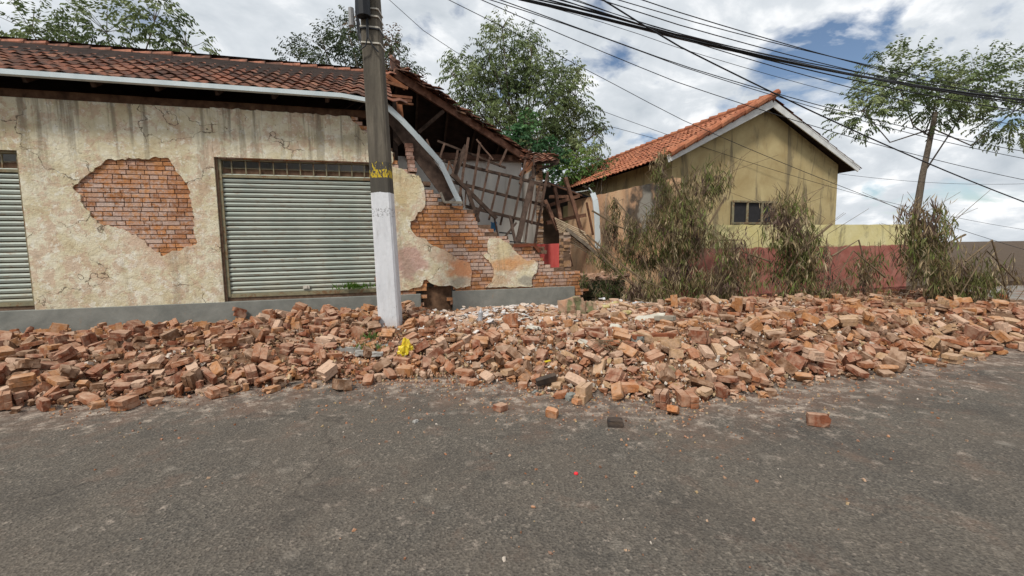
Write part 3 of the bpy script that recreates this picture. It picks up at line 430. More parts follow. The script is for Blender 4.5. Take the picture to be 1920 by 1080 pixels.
284,630,214,1,5,45,0,298,635,202,2,4,53,2,311,634,194,3,3,53,1,323,634,184,4,2,52,0,-323,803,213,3,15,-16,0,-24,537,48,40,-21,-29,1,282,556,164,10,7,-36,0,398,519,18,-61,-18,0,3,-650,562,149,-37,-29,-33,3,-26,575,94,10,-4,33,3,-655,641,144,14,43,41,0,254,984,118,2,-63,5,2,-664,561,142,36,-52,2,0,-97,558,64,25,8,32,0,201,585,181,-9,17,-18,0,-127,682,178,4,42,45,3,-638,742,135,-1,-4,-10,4,759,839,198,2,5,-39,0,434,931,138,0,-6,-59,2,-409,712,161,-2,-1,-54,1,697,648,110,-22,-39,29,4,-750,745,126,0,2,-16,3,-149,587,88,21,36,43,1,571,754,191,0,-7,53,0,895,807,192,-59,4,-3,2,798,748,177,1,5,-62,3,-534,675,144,1,1,19,4,208,540,184,-41,-20,16,2,331,906,140,-7,-3,-24,0,-760,729,130,-2,2,-56,1,580,818,222,15,38,47,3,-656,608,128,0,2,13,3,-371,533,86,5,-11,53,3,179,583,155,40,18,11,3,624,945,202,-2,-8,-54,0,589,696,172,-63,1,-4,3,-241,816,184,37,-22,-28,0,-582,715,124,0,2,-56,2,-660,722,129,9,-47,-41,0,
393,680,190,2,0,-39,1,262,1067,99,0,0,-47,0,-259,689,92,-2,1,-40,2,-826,766,136,-13,62,-1,3,368,710,211,-19,-40,-18,3,257,1126,106,44,-7,-7,3,810,746,194,38,-26,-29,2,-572,476,50,0,-6,62,1,-690,652,147,32,31,31,1,466,703,193,0,0,-1,3,-172,721,116,6,62,4,0,814,917,221,-7,-1,40,1,-287,511,27,39,24,25,3,-588,674,118,-3,0,18,1,-474,765,150,15,61,-2,1,497,659,228,-41,19,39,3,302,902,142,-5,-4,-46,0,-767,693,128,-4,1,-43,3,238,592,169,-2,-7,50,3,352,539,88,32,4,6,2,-533,443,48,16,41,43,4,400,665,205,34,24,27,1,633,714,210,20,42,-16,3,-707,711,126,-3,-3,-60,3,764,710,142,-7,-26,-25,3,632,893,236,-2,18,18,1,668,998,154,-1,-4,-62,4,-283,846,184,-1,0,-13,1,-314,855,194,-33,-30,33,3,936,1066,140,28,-56,6,2,792,1148,105,-1,1,63,0,-174,510,31,9,-9,46,2,298,503,52,7,-41,-5,3,573,630,118,10,-10,57,0,-489,577,162,43,2,6,3,-634,638,154,-11,-10,-43,0,578,957,148,-5,-5,-10,1,-524,625,140,5,-46,-43,1,453,575,82,-4,11,-62,3,
224,449,26,12,-44,7,3,-565,593,156,35,28,33,2,-139,552,38,0,-8,62,0,668,838,189,0,-5,29,1,584,645,133,-5,12,-60,0,812,722,142,-4,-62,-14,2,289,924,132,62,7,-7,3,-418,762,177,8,0,49,0,649,810,187,-41,47,6,0,299,1018,100,-36,52,-1,3,827,877,216,43,-17,-18,3,-457,562,176,5,-24,11,3,-68,541,35,-47,-42,-8,3,444,807,226,-8,-63,-2,3,133,446,15,1,0,-38,3,424,773,214,0,7,-59,3,512,1083,102,-2,0,-15,0,-599,719,126,2,0,60,3,261,561,168,-16,-61,-9,2,885,1092,138,36,25,24,1,-426,692,179,17,-41,-41,1,542,628,158,4,-38,-18,1,688,1051,125,-1,-2,-49,3,681,885,215,-4,3,61,3,484,907,186,54,31,0,3,555,902,210,-8,-2,-37,0,640,986,145,-9,-1,9,2,-166,697,118,17,-42,-44,1,959,976,218,45,-6,-8,1,655,645,68,-61,10,5,2,-230,830,175,-32,54,4,1,-640,678,142,-10,21,-52,1,-716,760,138,-5,46,-43,1,826,834,188,-28,34,-30,3,816,819,222,-3,-42,-44,4,-338,794,248,25,-36,21,4,56,680,216,4,-13,48,0,-257,868,192,18,60,2,3,919,1025,190,-7,4,49,3,
-312,638,141,-1,6,-5,0,-429,536,116,26,-6,-40,0,201,1088,129,-1,1,-11,4,-163,518,22,43,11,11,3,-198,491,30,57,-26,0,4,-464,638,158,34,-30,-26,0,-379,783,194,-55,-32,-5,2,669,773,215,-3,-1,6,3,7,507,67,-19,-7,52,1,747,684,90,8,11,-35,0,376,880,194,45,-7,-44,3,684,925,220,0,-3,-39,0,233,465,70,-2,-2,-27,0,628,614,49,15,14,54,0,47,479,22,-1,-5,63,1,-483,459,20,1,-1,41,1,-289,756,178,3,0,40,4,-414,670,172,0,-5,-29,3,239,564,175,60,-11,-1,1,438,568,90,-46,3,-41,3,956,793,164,-2,6,-61,3,-216,596,57,-2,0,6,0,344,766,210,7,-2,33,1,291,500,66,43,39,23,0,560,861,254,-5,17,13,2,-398,681,193,-54,-15,7,2,562,738,170,4,0,-38,3,813,852,192,4,0,13,3,-623,610,131,8,-46,6,3,-527,733,160,34,30,-32,1,361,630,192,34,-33,-29,2,549,713,186,-14,-3,45,1,-439,737,168,1,2,61,0,777,696,92,-19,-59,-12,3,486,577,85,11,4,1,4,-485,682,132,36,-24,40,3,834,718,127,4,-17,60,0,-336,762,195,-1,-63,-2,3,380,608,182,2,-7,41,1,
668,964,191,11,-57,11,1,-371,581,161,6,0,-1,0,781,872,220,-15,-61,-3,3,-353,607,207,-8,-31,-10,0,-416,519,84,-9,-2,58,2,606,990,129,-4,3,60,3,494,905,206,-60,-15,2,3,833,820,172,3,2,-35,1,-508,538,152,-11,-5,11,0,593,1080,106,-2,-2,-34,3,218,446,30,26,36,38,1,-99,636,152,-15,-58,22,3,-46,587,156,-6,15,-61,4,-228,555,44,1,-5,62,1,625,790,196,11,1,-58,2,443,706,196,1,0,63,3,773,707,121,6,-11,58,1,687,619,40,0,-2,56,3,-446,567,161,3,1,9,2,416,1023,111,0,-3,-62,3,788,722,143,9,4,-27,0,432,895,194,-1,50,38,0,342,641,176,0,2,-44,1,383,890,172,0,-8,-62,3,-509,698,126,2,0,23,2,862,1027,169,7,47,38,3,575,602,54,8,9,-32,0,-584,584,132,-54,32,2,1,-684,719,128,-20,-38,42,0,-604,740,128,-32,-55,0,1,81,546,149,-5,-7,-46,2,876,826,184,3,2,-46,1,745,717,166,-54,-33,-6,3,504,638,195,-49,-38,-5,3,579,924,194,-30,27,-39,0,-669,728,106,-2,0,28,3,-606,715,148,5,-17,15,1,168,510,132,4,8,-61,4,-193,862,194,-1,0,4,2,
-630,559,136,45,-44,0,1,398,929,162,50,37,-2,1,936,1079,155,-2,-6,-63,3,-358,486,52,-42,2,-1,3,224,578,158,-3,-2,36,1,785,708,130,48,-11,-21,1,-622,664,141,40,-17,-17,0,559,690,190,19,-15,-32,3,-535,488,94,28,42,-37,1,-425,629,168,-42,19,35,3,515,740,192,56,25,5,0,428,633,210,2,1,-24,0,-528,472,50,-35,29,-21,0,-336,859,210,16,-14,47,2,-184,564,44,2,-6,56,2,-485,672,123,-3,0,61,3,-319,812,200,20,-37,-41,3,-456,646,160,-53,29,15,1,-513,717,142,34,-29,-33,3,82,468,19,-55,32,2,1,-614,531,149,-12,-2,-42,0,380,626,200,-20,35,-39,3,124,498,98,-6,1,44,2,484,552,46,-5,-24,49,0,-438,628,170,8,-14,39,2,671,943,202,-3,-63,8,1,359,525,42,6,8,-38,0,760,814,201,-31,34,-34,1,-318,610,146,5,3,53,2,-617,690,138,4,-42,0,3,507,957,134,-5,-4,-27,1,-330,601,154,3,3,28,3,982,1083,136,-5,-3,-10,2,-573,705,150,18,10,52,0,704,707,168,12,5,-23,3,-424,512,52,5,5,-36,3,-786,720,160,6,-18,-54,0,-456,608,180,-23,-37,39,4,
-386,793,204,20,-43,18,3,820,812,186,-26,-35,-26,1,566,924,196,9,-55,-28,2,152,530,149,10,-7,-58,1,-489,440,30,43,-12,-12,0,437,556,58,6,11,-40,2,-438,716,197,-17,-15,19,0,-570,690,116,1,-1,-42,3,-538,665,186,0,1,-9,3,466,558,46,7,-7,53,2,-322,834,196,0,1,26,2,332,813,240,11,62,2,1,308,550,142,12,9,-18,1,878,936,231,0,0,-37,0,749,743,215,-46,-40,15,2,461,537,22,6,1,20,0,687,686,126,-54,-32,-5,3,140,480,54,-43,45,5,3,-793,736,151,-53,-36,1,1,-239,761,159,24,42,-19,3,-13,574,121,15,-59,-17,0,93,552,156,45,-38,-19,1,74,509,76,1,-11,60,2,405,1044,103,-2,-2,-45,2,580,741,182,6,-1,-36,3,860,898,220,2,-2,48,1,512,612,138,-2,-22,59,2,-703,668,146,5,44,44,3,-112,626,113,10,0,-34,1,-419,818,190,-4,-4,60,0,696,868,222,3,-4,5,1,851,711,94,15,-10,45,3,-469,683,137,54,31,7,3,726,974,206,-2,-12,-55,0,-180,653,84,15,-13,38,1,-406,685,171,61,16,1,1,134,805,243,1,-4,-4,4,-436,660,156,33,53,3,3,-257,619,64,-1,8,28,2,
323,826,234,4,0,-63,2,-418,716,206,41,-18,39,0,396,531,53,21,-19,-50,2,-280,546,72,53,-33,-9,3,597,1001,136,-41,-22,21,1,723,756,212,-1,0,-54,1,157,468,46,9,3,-37,3,-411,605,222,-13,61,2,3,776,1078,122,-1,-1,-58,1,-554,591,163,11,14,-37,0,-614,731,130,-2,0,-23,0,779,983,192,-6,-5,-8,0,-228,522,70,10,11,-54,4,461,680,218,-2,-2,-24,4,-478,652,134,-22,59,-4,1,679,807,185,-3,-3,55,0,186,520,171,-61,-9,15,0,132,556,170,10,62,6,1,-574,726,126,1,-2,29,3,247,467,36,-1,10,-56,0,-600,580,126,2,1,-63,1,-552,499,73,-63,4,-1,3,-312,710,155,8,3,-19,0,-581,698,118,2,0,9,1,-164,865,184,33,-50,-9,2,488,777,215,25,36,39,0,182,542,160,-38,50,1,0,-55,576,100,-2,-10,61,1,-383,525,72,9,-6,32,1,-16,591,122,2,-10,60,2,378,842,232,-4,-6,-61,0,984,980,210,-2,-2,55,0,169,559,164,-63,-1,1,2,425,556,69,-37,-49,-8,1,252,1031,100,1,0,62,3,918,949,243,12,45,39,4,-368,618,204,1,21,-12,0,599,737,218,32,-11,-22,1,-223,540,44,44,-15,-20,2,
-278,574,74,-54,-32,0,3,284,469,16,1,3,-28,3,602,685,202,16,-1,3,4,-375,747,192,-9,-21,-38,1,509,718,189,-3,5,24,2,465,781,206,-62,11,0,1,50,521,82,-1,-11,36,1,-156,744,144,41,-24,-27,3,-632,610,130,3,43,46,3,64,497,62,-23,-17,-43,3,124,619,190,-2,-1,50,3,118,453,24,28,35,-27,3,-361,838,188,51,-37,3,1,-713,736,127,-2,45,1,3,754,788,214,25,-35,-35,1,-427,603,168,39,-25,-22,0,380,781,242,45,22,-38,3,-191,816,200,-39,-48,8,2,519,778,200,4,-3,37,0,425,512,69,-63,-8,0,2,-269,730,130,-45,-44,-2,2,361,930,162,24,-57,-11,4,432,706,201,0,1,-8,1,-559,735,141,-14,-44,41,3,-560,623,158,-19,3,60,3,267,369,29,44,-6,-6,2,104,559,160,-11,0,-14,3,737,750,224,37,-28,30,1,-564,498,98,-37,-42,-21,2,-30,566,82,10,4,-14,2,-515,757,142,63,-4,2,3,-593,768,152,14,3,-62,2,-399,723,164,-34,-31,-33,3,235,855,209,-34,-32,36,3,804,882,216,2,-1,60,1,893,1009,200,17,60,-6,0,655,673,128,-21,-58,-9,0,-695,596,132,2,-1,-59,0,
-399,647,226,-11,5,56,4,482,919,170,-28,56,-8,3,116,514,96,2,-10,49,3,690,763,205,39,-19,-13,3,392,810,251,-3,3,22,3,-134,639,104,6,0,-57,3,-627,679,168,-9,24,26,0,599,819,206,4,9,-33,0,-730,746,124,1,0,25,0,541,1046,115,-3,0,14,3,-309,548,74,1,10,-48,0,-261,550,41,4,3,-26,3,-399,474,18,0,2,-61,1,637,592,18,-32,-55,-1,0,-481,783,158,17,1,59,1,536,945,150,-8,-5,-24,3,-752,691,128,50,-39,2,1,-106,753,168,32,25,32,1,101,527,110,8,0,-19,2,-322,740,176,6,1,32,1,-271,865,202,-4,29,-54,1,300,516,64,10,5,0,1,-529,522,113,9,4,-30,2,-481,520,112,-30,-56,3,2,-426,779,213,-14,13,37,1,-525,582,136,2,-2,-63,1,602,787,190,-3,-43,46,3,329,754,281,-61,-13,2,4,306,490,22,6,1,14,3,401,928,134,46,42,-3,0,-253,596,67,4,1,61,3,714,873,236,-49,40,0,1,-592,716,132,18,-39,-42,3,-364,721,220,36,-51,3,4,352,559,136,-26,-11,14,1,353,775,218,-26,-57,-9,3,319,814,239,40,23,-35,3,-446,791,196,-12,44,43,4,574,903,244,-20,37,-31,0,
365,571,151,-1,-1,52,0,900,880,206,2,1,-25,3,-393,531,81,11,-2,9,3,189,587,155,-8,-14,55,1,375,562,114,0,13,-60,0,364,645,178,1,-2,-19,3,-373,802,228,-7,-12,-11,0,163,543,162,-43,3,44,3,-343,694,184,35,23,-43,3,882,978,228,-4,0,-47,0,-200,668,88,0,0,28,3,-566,717,128,0,-3,27,1,-350,513,42,11,3,-11,3,662,697,167,2,12,-49,1,-237,777,174,-33,34,-29,0,461,835,239,1,0,-15,4,-364,662,202,-6,46,6,3,869,718,97,17,-1,24,3,493,1080,114,41,-15,-15,1,699,952,198,60,-18,7,0,628,865,228,55,30,-3,0,-409,817,254,-12,11,59,1,-568,568,125,-28,32,-29,3,-453,729,184,11,6,-48,2,512,695,206,-4,2,15,1,518,622,138,10,14,-34,3,18,531,57,40,-40,-25,0,-180,709,102,20,59,4,3,-429,710,230,0,1,-6,3,373,923,134,28,-57,4,0,-266,533,30,4,0,13,1,26,502,30,8,62,6,1,742,773,208,-1,2,-49,2,115,607,206,0,-3,-33,4,-739,708,125,0,-2,-61,1,-805,672,169,21,38,41,0,414,519,16,-63,-1,0,3,971,955,210,0,6,63,3,-526,609,148,-2,-1,-37,4,
684,830,211,20,4,29,1,31,523,52,28,55,9,1,417,715,202,0,1,31,3,-556,555,134,-11,-17,56,0,-478,675,178,-11,-47,13,0,115,476,69,25,53,21,4,356,938,121,-1,0,19,0,687,730,226,2,-4,-56,4,440,767,219,38,-22,-28,0,-606,686,136,9,-41,-45,0,837,1008,180,22,58,-9,1,-201,819,176,-5,-4,62,3,383,921,152,15,12,24,2,700,647,46,-59,20,6,0,-669,758,116,-1,2,-63,0,-445,525,102,61,6,1,0,380,824,260,30,34,28,2,-511,581,157,-2,11,1,1,719,688,121,2,14,-56,1,146,453,50,22,-57,-2,2,371,691,198,-63,5,2,0,-63,714,217,15,30,52,0,289,771,295,43,-3,45,4,732,673,92,26,32,46,0,735,1040,138,40,-17,-18,2,-396,669,204,39,17,-38,1,632,826,198,15,-35,-47,0,733,879,260,6,12,59,1,-296,528,39,8,2,5,2,427,670,246,-37,23,-27,0,-502,531,124,-45,43,9,3,595,717,182,6,-1,-51,3,-450,486,34,3,-3,42,0,554,832,228,-58,24,0,3,-413,777,214,-24,-15,-50,0,583,667,164,8,1,31,2,11,488,16,-1,-1,42,1,340,973,112,0,-1,-46,3,-512,765,148,29,-31,34,3,
-773,651,154,10,-21,-54,0,-485,728,156,-24,33,25,3,138,532,146,44,24,-36,3,-417,797,187,25,-41,25,3,514,673,218,12,-62,4,3,-634,659,140,55,24,7,2,364,1025,106,0,-1,-51,0,-729,687,136,-24,58,-3,1,412,611,186,-3,10,-63,3,314,897,166,20,-59,2,0,-489,814,140,32,29,29,0,358,554,108,-18,59,14,1,722,853,221,-57,-28,-2,1,328,756,224,50,6,1,0,-538,801,127,1,-1,60,3,537,652,228,22,-30,-46,4,-574,521,98,2,3,-29,0,-667,630,147,-26,-35,36,2,600,796,181,2,3,29,3,-717,599,192,22,-39,-37,3,-527,724,156,-2,-62,-4,2,494,703,201,-3,1,41,1,272,474,50,8,1,38,4,-286,797,186,7,-19,-56,1,659,721,218,34,32,-33,1,280,1109,98,0,0,13,1,726,924,258,0,44,44,3,252,691,218,-50,37,4,0,948,966,238,-28,54,3,0,-347,586,164,29,37,-28,3,190,505,112,8,-9,35,3,256,532,145,-45,-43,-8,0,593,589,57,-45,14,-42,2,321,1072,112,43,9,9,0,642,690,174,-40,-48,-4,1,-449,515,66,7,-9,55,1,945,1020,204,-4,-3,-41,0,456,680,261,33,53,-2,2,-34,547,102,11,60,-2,2,
-586,543,110,-4,-1,-49,2,-556,758,152,1,9,24,0,-511,627,132,38,50,1,1,647,846,205,45,18,17,1,-434,520,70,-1,11,-62,1,240,486,75,13,-2,29,1,485,735,206,15,-13,-38,2,-377,726,176,-23,36,18,3,296,1146,98,0,0,-41,0,-298,552,66,7,7,-7,3,-234,500,14,-61,-18,0,3,727,648,32,-35,-52,-5,1,-148,828,188,-1,7,50,3,703,789,212,3,44,44,2,-657,770,132,39,-24,-27,2,-743,719,121,0,0,-62,3,417,699,200,2,0,4,3,545,786,206,-62,-11,0,3,-355,490,18,3,0,4,2,64,492,40,-39,48,7,3,-500,685,140,-2,9,13,0,-307,745,180,17,-2,-30,0,571,681,190,27,48,26,1,-684,672,144,38,25,20,1,-331,821,199,1,1,60,2,-245,750,144,5,5,-26,1,589,960,168,20,37,34,2,540,723,186,6,-46,-42,0,544,767,194,3,5,-60,0,815,834,187,39,23,27,3,312,871,198,31,-33,-22,0,-313,867,190,37,-22,-23,3,440,575,124,-8,-8,-36,2,150,546,176,-13,5,-10,0,540,850,236,14,-46,-39,3,328,802,233,50,38,3,3,467,865,225,0,2,63,2,679,954,186,-7,4,31,1,768,951,222,0,5,60,1,
-32,551,71,9,-9,-58,1,-779,704,140,3,4,43,0,643,861,208,5,-2,60,2,940,988,216,-1,4,-59,1,-296,693,126,21,-59,-4,1,470,909,176,-7,-4,-6,2,-672,760,148,-48,-42,0,0,-507,730,141,0,-3,58,3,859,1019,172,-5,7,61,1,691,708,174,6,-9,52,2,-110,527,14,-8,62,1,3,560,726,179,-42,42,-14,1,-568,525,126,26,-57,-2,0,-595,707,131,22,39,40,3,506,626,178,25,7,-17,2,-360,776,212,-3,46,-43,1,-404,732,176,50,22,12,0,-575,761,184,2,-19,2,2,274,1128,128,-43,-12,-43,2,897,927,224,0,1,-20,1,-689,755,120,4,0,38,2,338,1104,99,0,0,-21,1,-630,764,146,56,28,-9,0,269,737,248,-30,29,-23,1,-259,705,98,-63,-6,2,1,-279,716,124,5,-7,62,0,-317,774,184,5,0,63,0,-745,635,137,46,2,0,3,-266,628,104,17,0,2,2,-592,754,136,39,-23,-22,3,749,905,246,4,7,62,3,-679,620,148,43,-9,-9,2,393,554,86,-19,-59,-13,1,-468,530,105,3,14,-57,2,-630,726,128,-4,-1,36,3,695,812,198,1,-4,0,1,-546,695,130,2,-2,-35,0,537,1010,138,44,-8,-7,2,273,451,16,-52,-37,0,1,
-488,773,156,-11,-42,45,1,-409,606,181,-34,53,1,4,312,1140,106,14,-42,-43,3,60,511,78,2,-12,60,3,174,426,31,0,0,-47,4,946,1043,176,50,-38,7,2,617,657,118,-62,-3,4,3,396,857,232,26,-56,-15,1,-162,545,28,5,0,-11,1,482,602,119,11,8,-16,3,-337,586,150,-49,-39,0,3,-185,760,144,2,-6,45,1,504,665,242,-25,-10,-56,1,-278,487,15,0,0,-50,2,-288,729,141,-47,42,7,1,-435,504,47,-55,30,4,2,716,659,74,0,13,-58,4,-91,582,90,-4,48,-39,1,662,1098,103,-2,0,32,3,734,1066,120,-1,1,57,3,457,663,210,16,61,-2,1,-406,844,199,17,-42,-40,3,643,669,138,22,-19,19,3,375,1138,100,0,0,-59,1,236,1076,103,-2,1,-38,1,-186,642,48,-7,2,63,1,-328,661,160,6,4,48,3,733,613,34,-19,40,19,1,-567,504,96,-36,-43,-21,1,402,795,251,5,-3,50,3,-460,715,182,32,-32,36,1,-495,755,162,25,36,36,1,554,597,70,10,-7,42,4,-362,684,204,6,46,42,2,-653,548,180,8,-1,62,4,860,768,185,0,1,-43,3,599,587,34,44,21,18,0,-564,547,138,13,10,-61,0,493,862,246,0,-1,-40,4,
-547,716,132,-62,13,-2,3,654,940,208,-6,-5,-51,3,-500,512,100,12,-7,40,4,729,910,270,-28,-35,-29,1,558,846,251,9,-47,-41,0,677,833,190,-4,-5,60,3,-268,588,81,6,1,40,0,193,480,59,-20,-59,-11,3,-444,654,148,3,-3,-30,3,-17,552,54,2,9,-58,2,-254,839,200,3,-3,47,4,677,637,41,8,-7,57,2,397,726,202,-2,1,61,2,404,892,174,20,-59,8,3,736,920,258,-32,-30,31,3,514,1103,98,0,0,40,1,-721,707,128,0,-3,-60,3,-182,696,93,34,53,4,3,-400,803,232,-9,-4,-16,4,838,782,182,10,62,-5,1,-126,626,100,5,-3,6,3,394,613,208,-19,42,-34,0,-321,626,149,-2,-63,0,0,-297,844,186,-2,2,40,2,734,803,224,4,10,-35,0,-347,561,132,5,6,-24,1,635,750,207,1,2,62,0,371,663,204,-13,-61,-10,2,-252,652,90,-17,-61,0,0,463,760,209,58,15,6,2,703,860,227,31,35,-25,3,-135,654,114,7,-6,-19,1,670,771,188,-2,2,59,0,-153,760,156,1,-7,61,1,-82,545,50,-9,-24,49,0,-335,653,166,-6,4,-59,3,579,696,180,14,-22,34,3,-151,851,192,17,-61,6,3,-316,514,64,22,36,44,4,
-378,818,199,63,3,0,3,-155,660,120,-20,59,6,4,-371,607,184,18,39,42,0,-546,475,64,4,5,-25,4,211,494,96,-53,32,6,0,-355,746,204,1,-4,35,4,498,681,213,-3,2,54,0,638,792,175,-4,2,16,1,551,672,194,52,-35,-6,3,665,823,195,55,25,-15,1,493,925,172,-1,-8,-54,1,469,571,76,8,32,53,3,192,563,176,0,5,63,4,393,869,201,-5,-4,-30,2,368,749,208,44,14,14,2,404,694,199,-29,56,2,1,533,746,175,-43,-47,-3,2,-577,599,148,5,63,5,2,443,611,164,-62,0,5,3,530,730,214,44,-10,42,0,390,667,186,-2,0,59,3,592,877,226,-4,-3,-39,2,549,884,228,0,3,58,0,616,719,202,5,-2,-37,3,487,658,220,0,-2,-47,0,-626,632,127,1,-1,-48,3,-562,485,56,-62,-11,-2,3,-79,559,54,6,7,-61,3,440,534,38,8,-17,-58,0,115,524,110,9,-1,-17,3,584,616,90,-10,11,-55,2,549,927,178,-5,-7,-57,3,569,814,214,1,6,-47,3,565,888,226,-12,45,6,3,-276,773,179,14,41,43,2,395,909,153,-1,-8,-61,1,-466,453,15,1,1,-47,3,-309,587,128,46,-42,-10,0,383,867,258,-36,44,-19,4,
-740,615,124,2,0,63,3,846,904,224,3,-1,9,1,621,941,237,-8,-4,-7,0,928,912,222,0,-1,62,0,169,586,184,-2,6,-24,1,723,709,167,4,13,-52,0,-111,605,90,0,-6,54,0,458,821,236,39,-7,-8,1,-512,665,140,0,0,9,4,366,870,214,1,-63,-8,0,501,764,192,3,-1,44,1,433,750,198,0,0,19,2,448,510,15,-63,0,0,2,804,773,188,0,0,59,1,-156,604,98,0,-3,28,4,-548,609,168,25,39,38,4,299,950,120,-2,-2,-46,0,-574,661,129,-6,-1,7,1,710,830,223,17,-3,61,1,-669,684,160,37,47,13,4,-483,511,69,4,12,-48,2,412,595,162,17,-60,-12,0,963,986,225,-6,-6,60,0,-581,750,128,0,-1,-28,3,424,696,215,43,9,43,3,551,945,154,56,-27,4,1,-615,551,144,56,20,2,2,-164,579,63,6,1,-29,2,643,1058,131,17,-43,-39,2,338,744,200,2,2,32,2,858,913,234,-31,33,-29,3,-846,791,132,1,0,-63,1,845,757,187,0,1,-46,3,419,766,225,22,-4,-26,0,152,570,170,-3,2,-45,3,532,811,222,2,1,-14,3,-444,763,187,59,-23,1,1,356,590,156,3,-2,43,3,651,929,218,-5,-1,-22,3,-502,570,148,1,-4,-35,3,
562,655,189,43,-10,-25,1,208,592,144,-58,26,-4,3,-318,559,100,11,-1,43,1,949,921,238,31,-32,-32,2,810,904,220,0,0,63,0,241,634,233,-2,-5,51,3,358,544,132,-9,62,-8,0,661,954,190,-3,8,53,1,588,731,198,11,5,-32,2,-250,772,164,4,0,34,2,-412,828,196,-4,-1,60,1,-355,634,177,3,5,-15,1,902,790,178,0,0,-34,1,139,495,81,-58,-23,-6,1,334,545,99,-51,33,12,3,898,771,172,-6,-63,-4,0,476,1046,105,-14,62,-2,3,435,601,148,-48,-40,-3,3,567,663,173,-7,5,-62,3,-479,488,41,-23,-34,-29,3,505,780,202,3,3,-40,1,-505,497,50,-60,-17,0,3,-227,813,164,10,-62,-3,2,-414,532,84,2,-12,61,3,-468,661,138,59,20,4,1,422,907,161,-1,-8,-59,0,430,686,226,0,0,25,3,959,1064,166,27,31,26,2,808,816,170,-1,2,-50,3,463,851,254,15,-11,-13,0,484,633,194,-56,-28,-3,3,-131,562,58,21,-35,-45,3,-299,773,184,37,29,25,0,764,878,236,-46,-43,-1,1,637,659,111,14,4,-2,1,8,587,126,8,10,-62,3,899,1075,126,2,-63,2,3,-179,610,88,-61,-6,-12,2,-18,520,19,2,1,-32,1,
-343,606,179,22,37,-27,1,-317,760,198,-60,-14,1,2,-565,783,134,3,0,62,0,463,886,211,-10,11,-57,3,229,717,176,1,0,-33,2,850,803,193,-10,9,-11,0,773,888,234,4,2,36,3,-443,479,57,16,-61,-5,2,-419,839,205,44,2,5,1,-491,700,165,10,-47,6,3,650,797,197,9,3,-35,0,540,612,100,-24,21,42,3,-597,655,142,40,7,7,1,590,660,172,11,19,-6,0,594,753,224,-1,9,62,4,-474,563,178,56,14,8,1,-502,721,140,3,-3,20,1,510,575,48,9,5,-5,0,747,928,252,17,44,40,3,-473,549,146,0,10,-62,1,865,724,152,-8,-13,61,0,552,1041,132,12,5,21,0,576,692,194,6,57,26,0,-566,578,143,-37,15,-15,0,-488,755,164,35,-28,-25,0,-284,640,121,-6,-45,-44,0,-640,623,128,0,0,-48,0,654,1012,128,0,-2,-17,2,795,849,195,6,-1,23,1,93,536,140,51,-30,20,1,-541,745,167,-12,42,-44,4,532,610,94,-61,-6,3,3,-721,594,142,-1,0,38,4,-452,488,65,0,4,-60,1,-541,500,93,-48,-32,7,0,848,817,172,2,2,-54,1,-434,598,150,-3,63,-1,3,722,1081,115,-1,2,63,3,-282,621,104,-5,6,-45,0,
-11,530,22,-60,20,1,3,-496,640,146,33,25,25,1,916,967,222,-10,45,-42,2,-393,820,201,-2,-2,-48,1,-659,740,150,28,-35,-27,4,-688,687,130,-4,0,-52,0,234,554,164,-2,2,-48,3,-788,659,165,-19,40,24,1,-279,553,50,7,-2,46,3,-360,793,207,1,-1,-26,0,-101,609,130,21,30,45,4,137,524,124,1,-10,57,3,382,750,194,1,-3,20,3,7,538,36,-4,-8,62,1,-647,778,122,4,0,-27,3,-584,663,132,25,37,32,3,343,608,165,-1,2,-47,3,-326,533,84,-1,-62,11,1,524,602,98,27,32,45,1,514,648,226,4,-8,62,4,205,483,66,2,13,-61,3,-263,773,164,-56,-29,-1,3,38,556,106,-49,38,0,0,895,1055,144,0,-7,-63,1,767,849,200,-1,8,-63,3,459,893,189,-7,-5,-25,3,666,850,210,3,-19,-60,2,-607,568,135,24,38,37,0,274,542,134,11,7,-27,1,727,813,204,-1,1,-35,1,701,758,221,41,6,10,2,784,854,204,6,-1,28,0,749,622,13,52,-36,0,3,-588,626,160,-17,-42,42,3,-548,687,176,38,-21,42,1,-90,541,34,25,32,42,3,-550,461,32,4,3,-26,3,-406,786,210,-58,14,-2,2,-203,857,238,-13,-9,54,4,
-872,754,148,-9,-43,44,2,-562,655,148,-50,-7,7,0,-293,596,128,-1,-41,-47,2,-375,632,202,47,11,9,2,766,732,183,6,7,-24,4,-598,514,119,-60,16,8,4,-596,493,71,4,-8,62,1,815,785,196,0,4,60,4,165,580,158,55,-30,-4,3,600,843,236,-55,30,7,2,675,898,216,1,-2,29,0,486,1072,120,-44,-10,-44,1,-662,687,122,63,5,1,3,420,668,202,-2,0,35,0,880,790,180,-2,1,21,0,270,916,186,-9,17,-30,0,-267,840,190,24,36,38,3,371,770,228,-9,18,-36,1,-532,565,141,41,-20,-12,3,-768,738,134,-1,4,-24,3,-120,562,50,-30,55,6,2,-450,756,160,-7,63,-3,0,-307,723,166,-18,3,5,1,964,915,236,38,-21,-22,0,-426,709,184,-14,43,14,1,-401,700,166,-1,-4,-54,1,-562,680,122,2,-1,-63,0,608,586,24,43,-12,-15,3,528,681,238,-12,-5,-57,4,-182,838,198,2,0,-63,0,-609,652,143,-39,-24,25,0,-458,802,141,3,0,-63,3,422,536,32,-55,-30,-2,1,889,913,229,-35,-26,-36,3,-399,505,60,-41,-40,11,0,776,1025,141,62,-5,2,0,494,563,39,10,1,11,2,-177,808,195,1,-7,28,0,
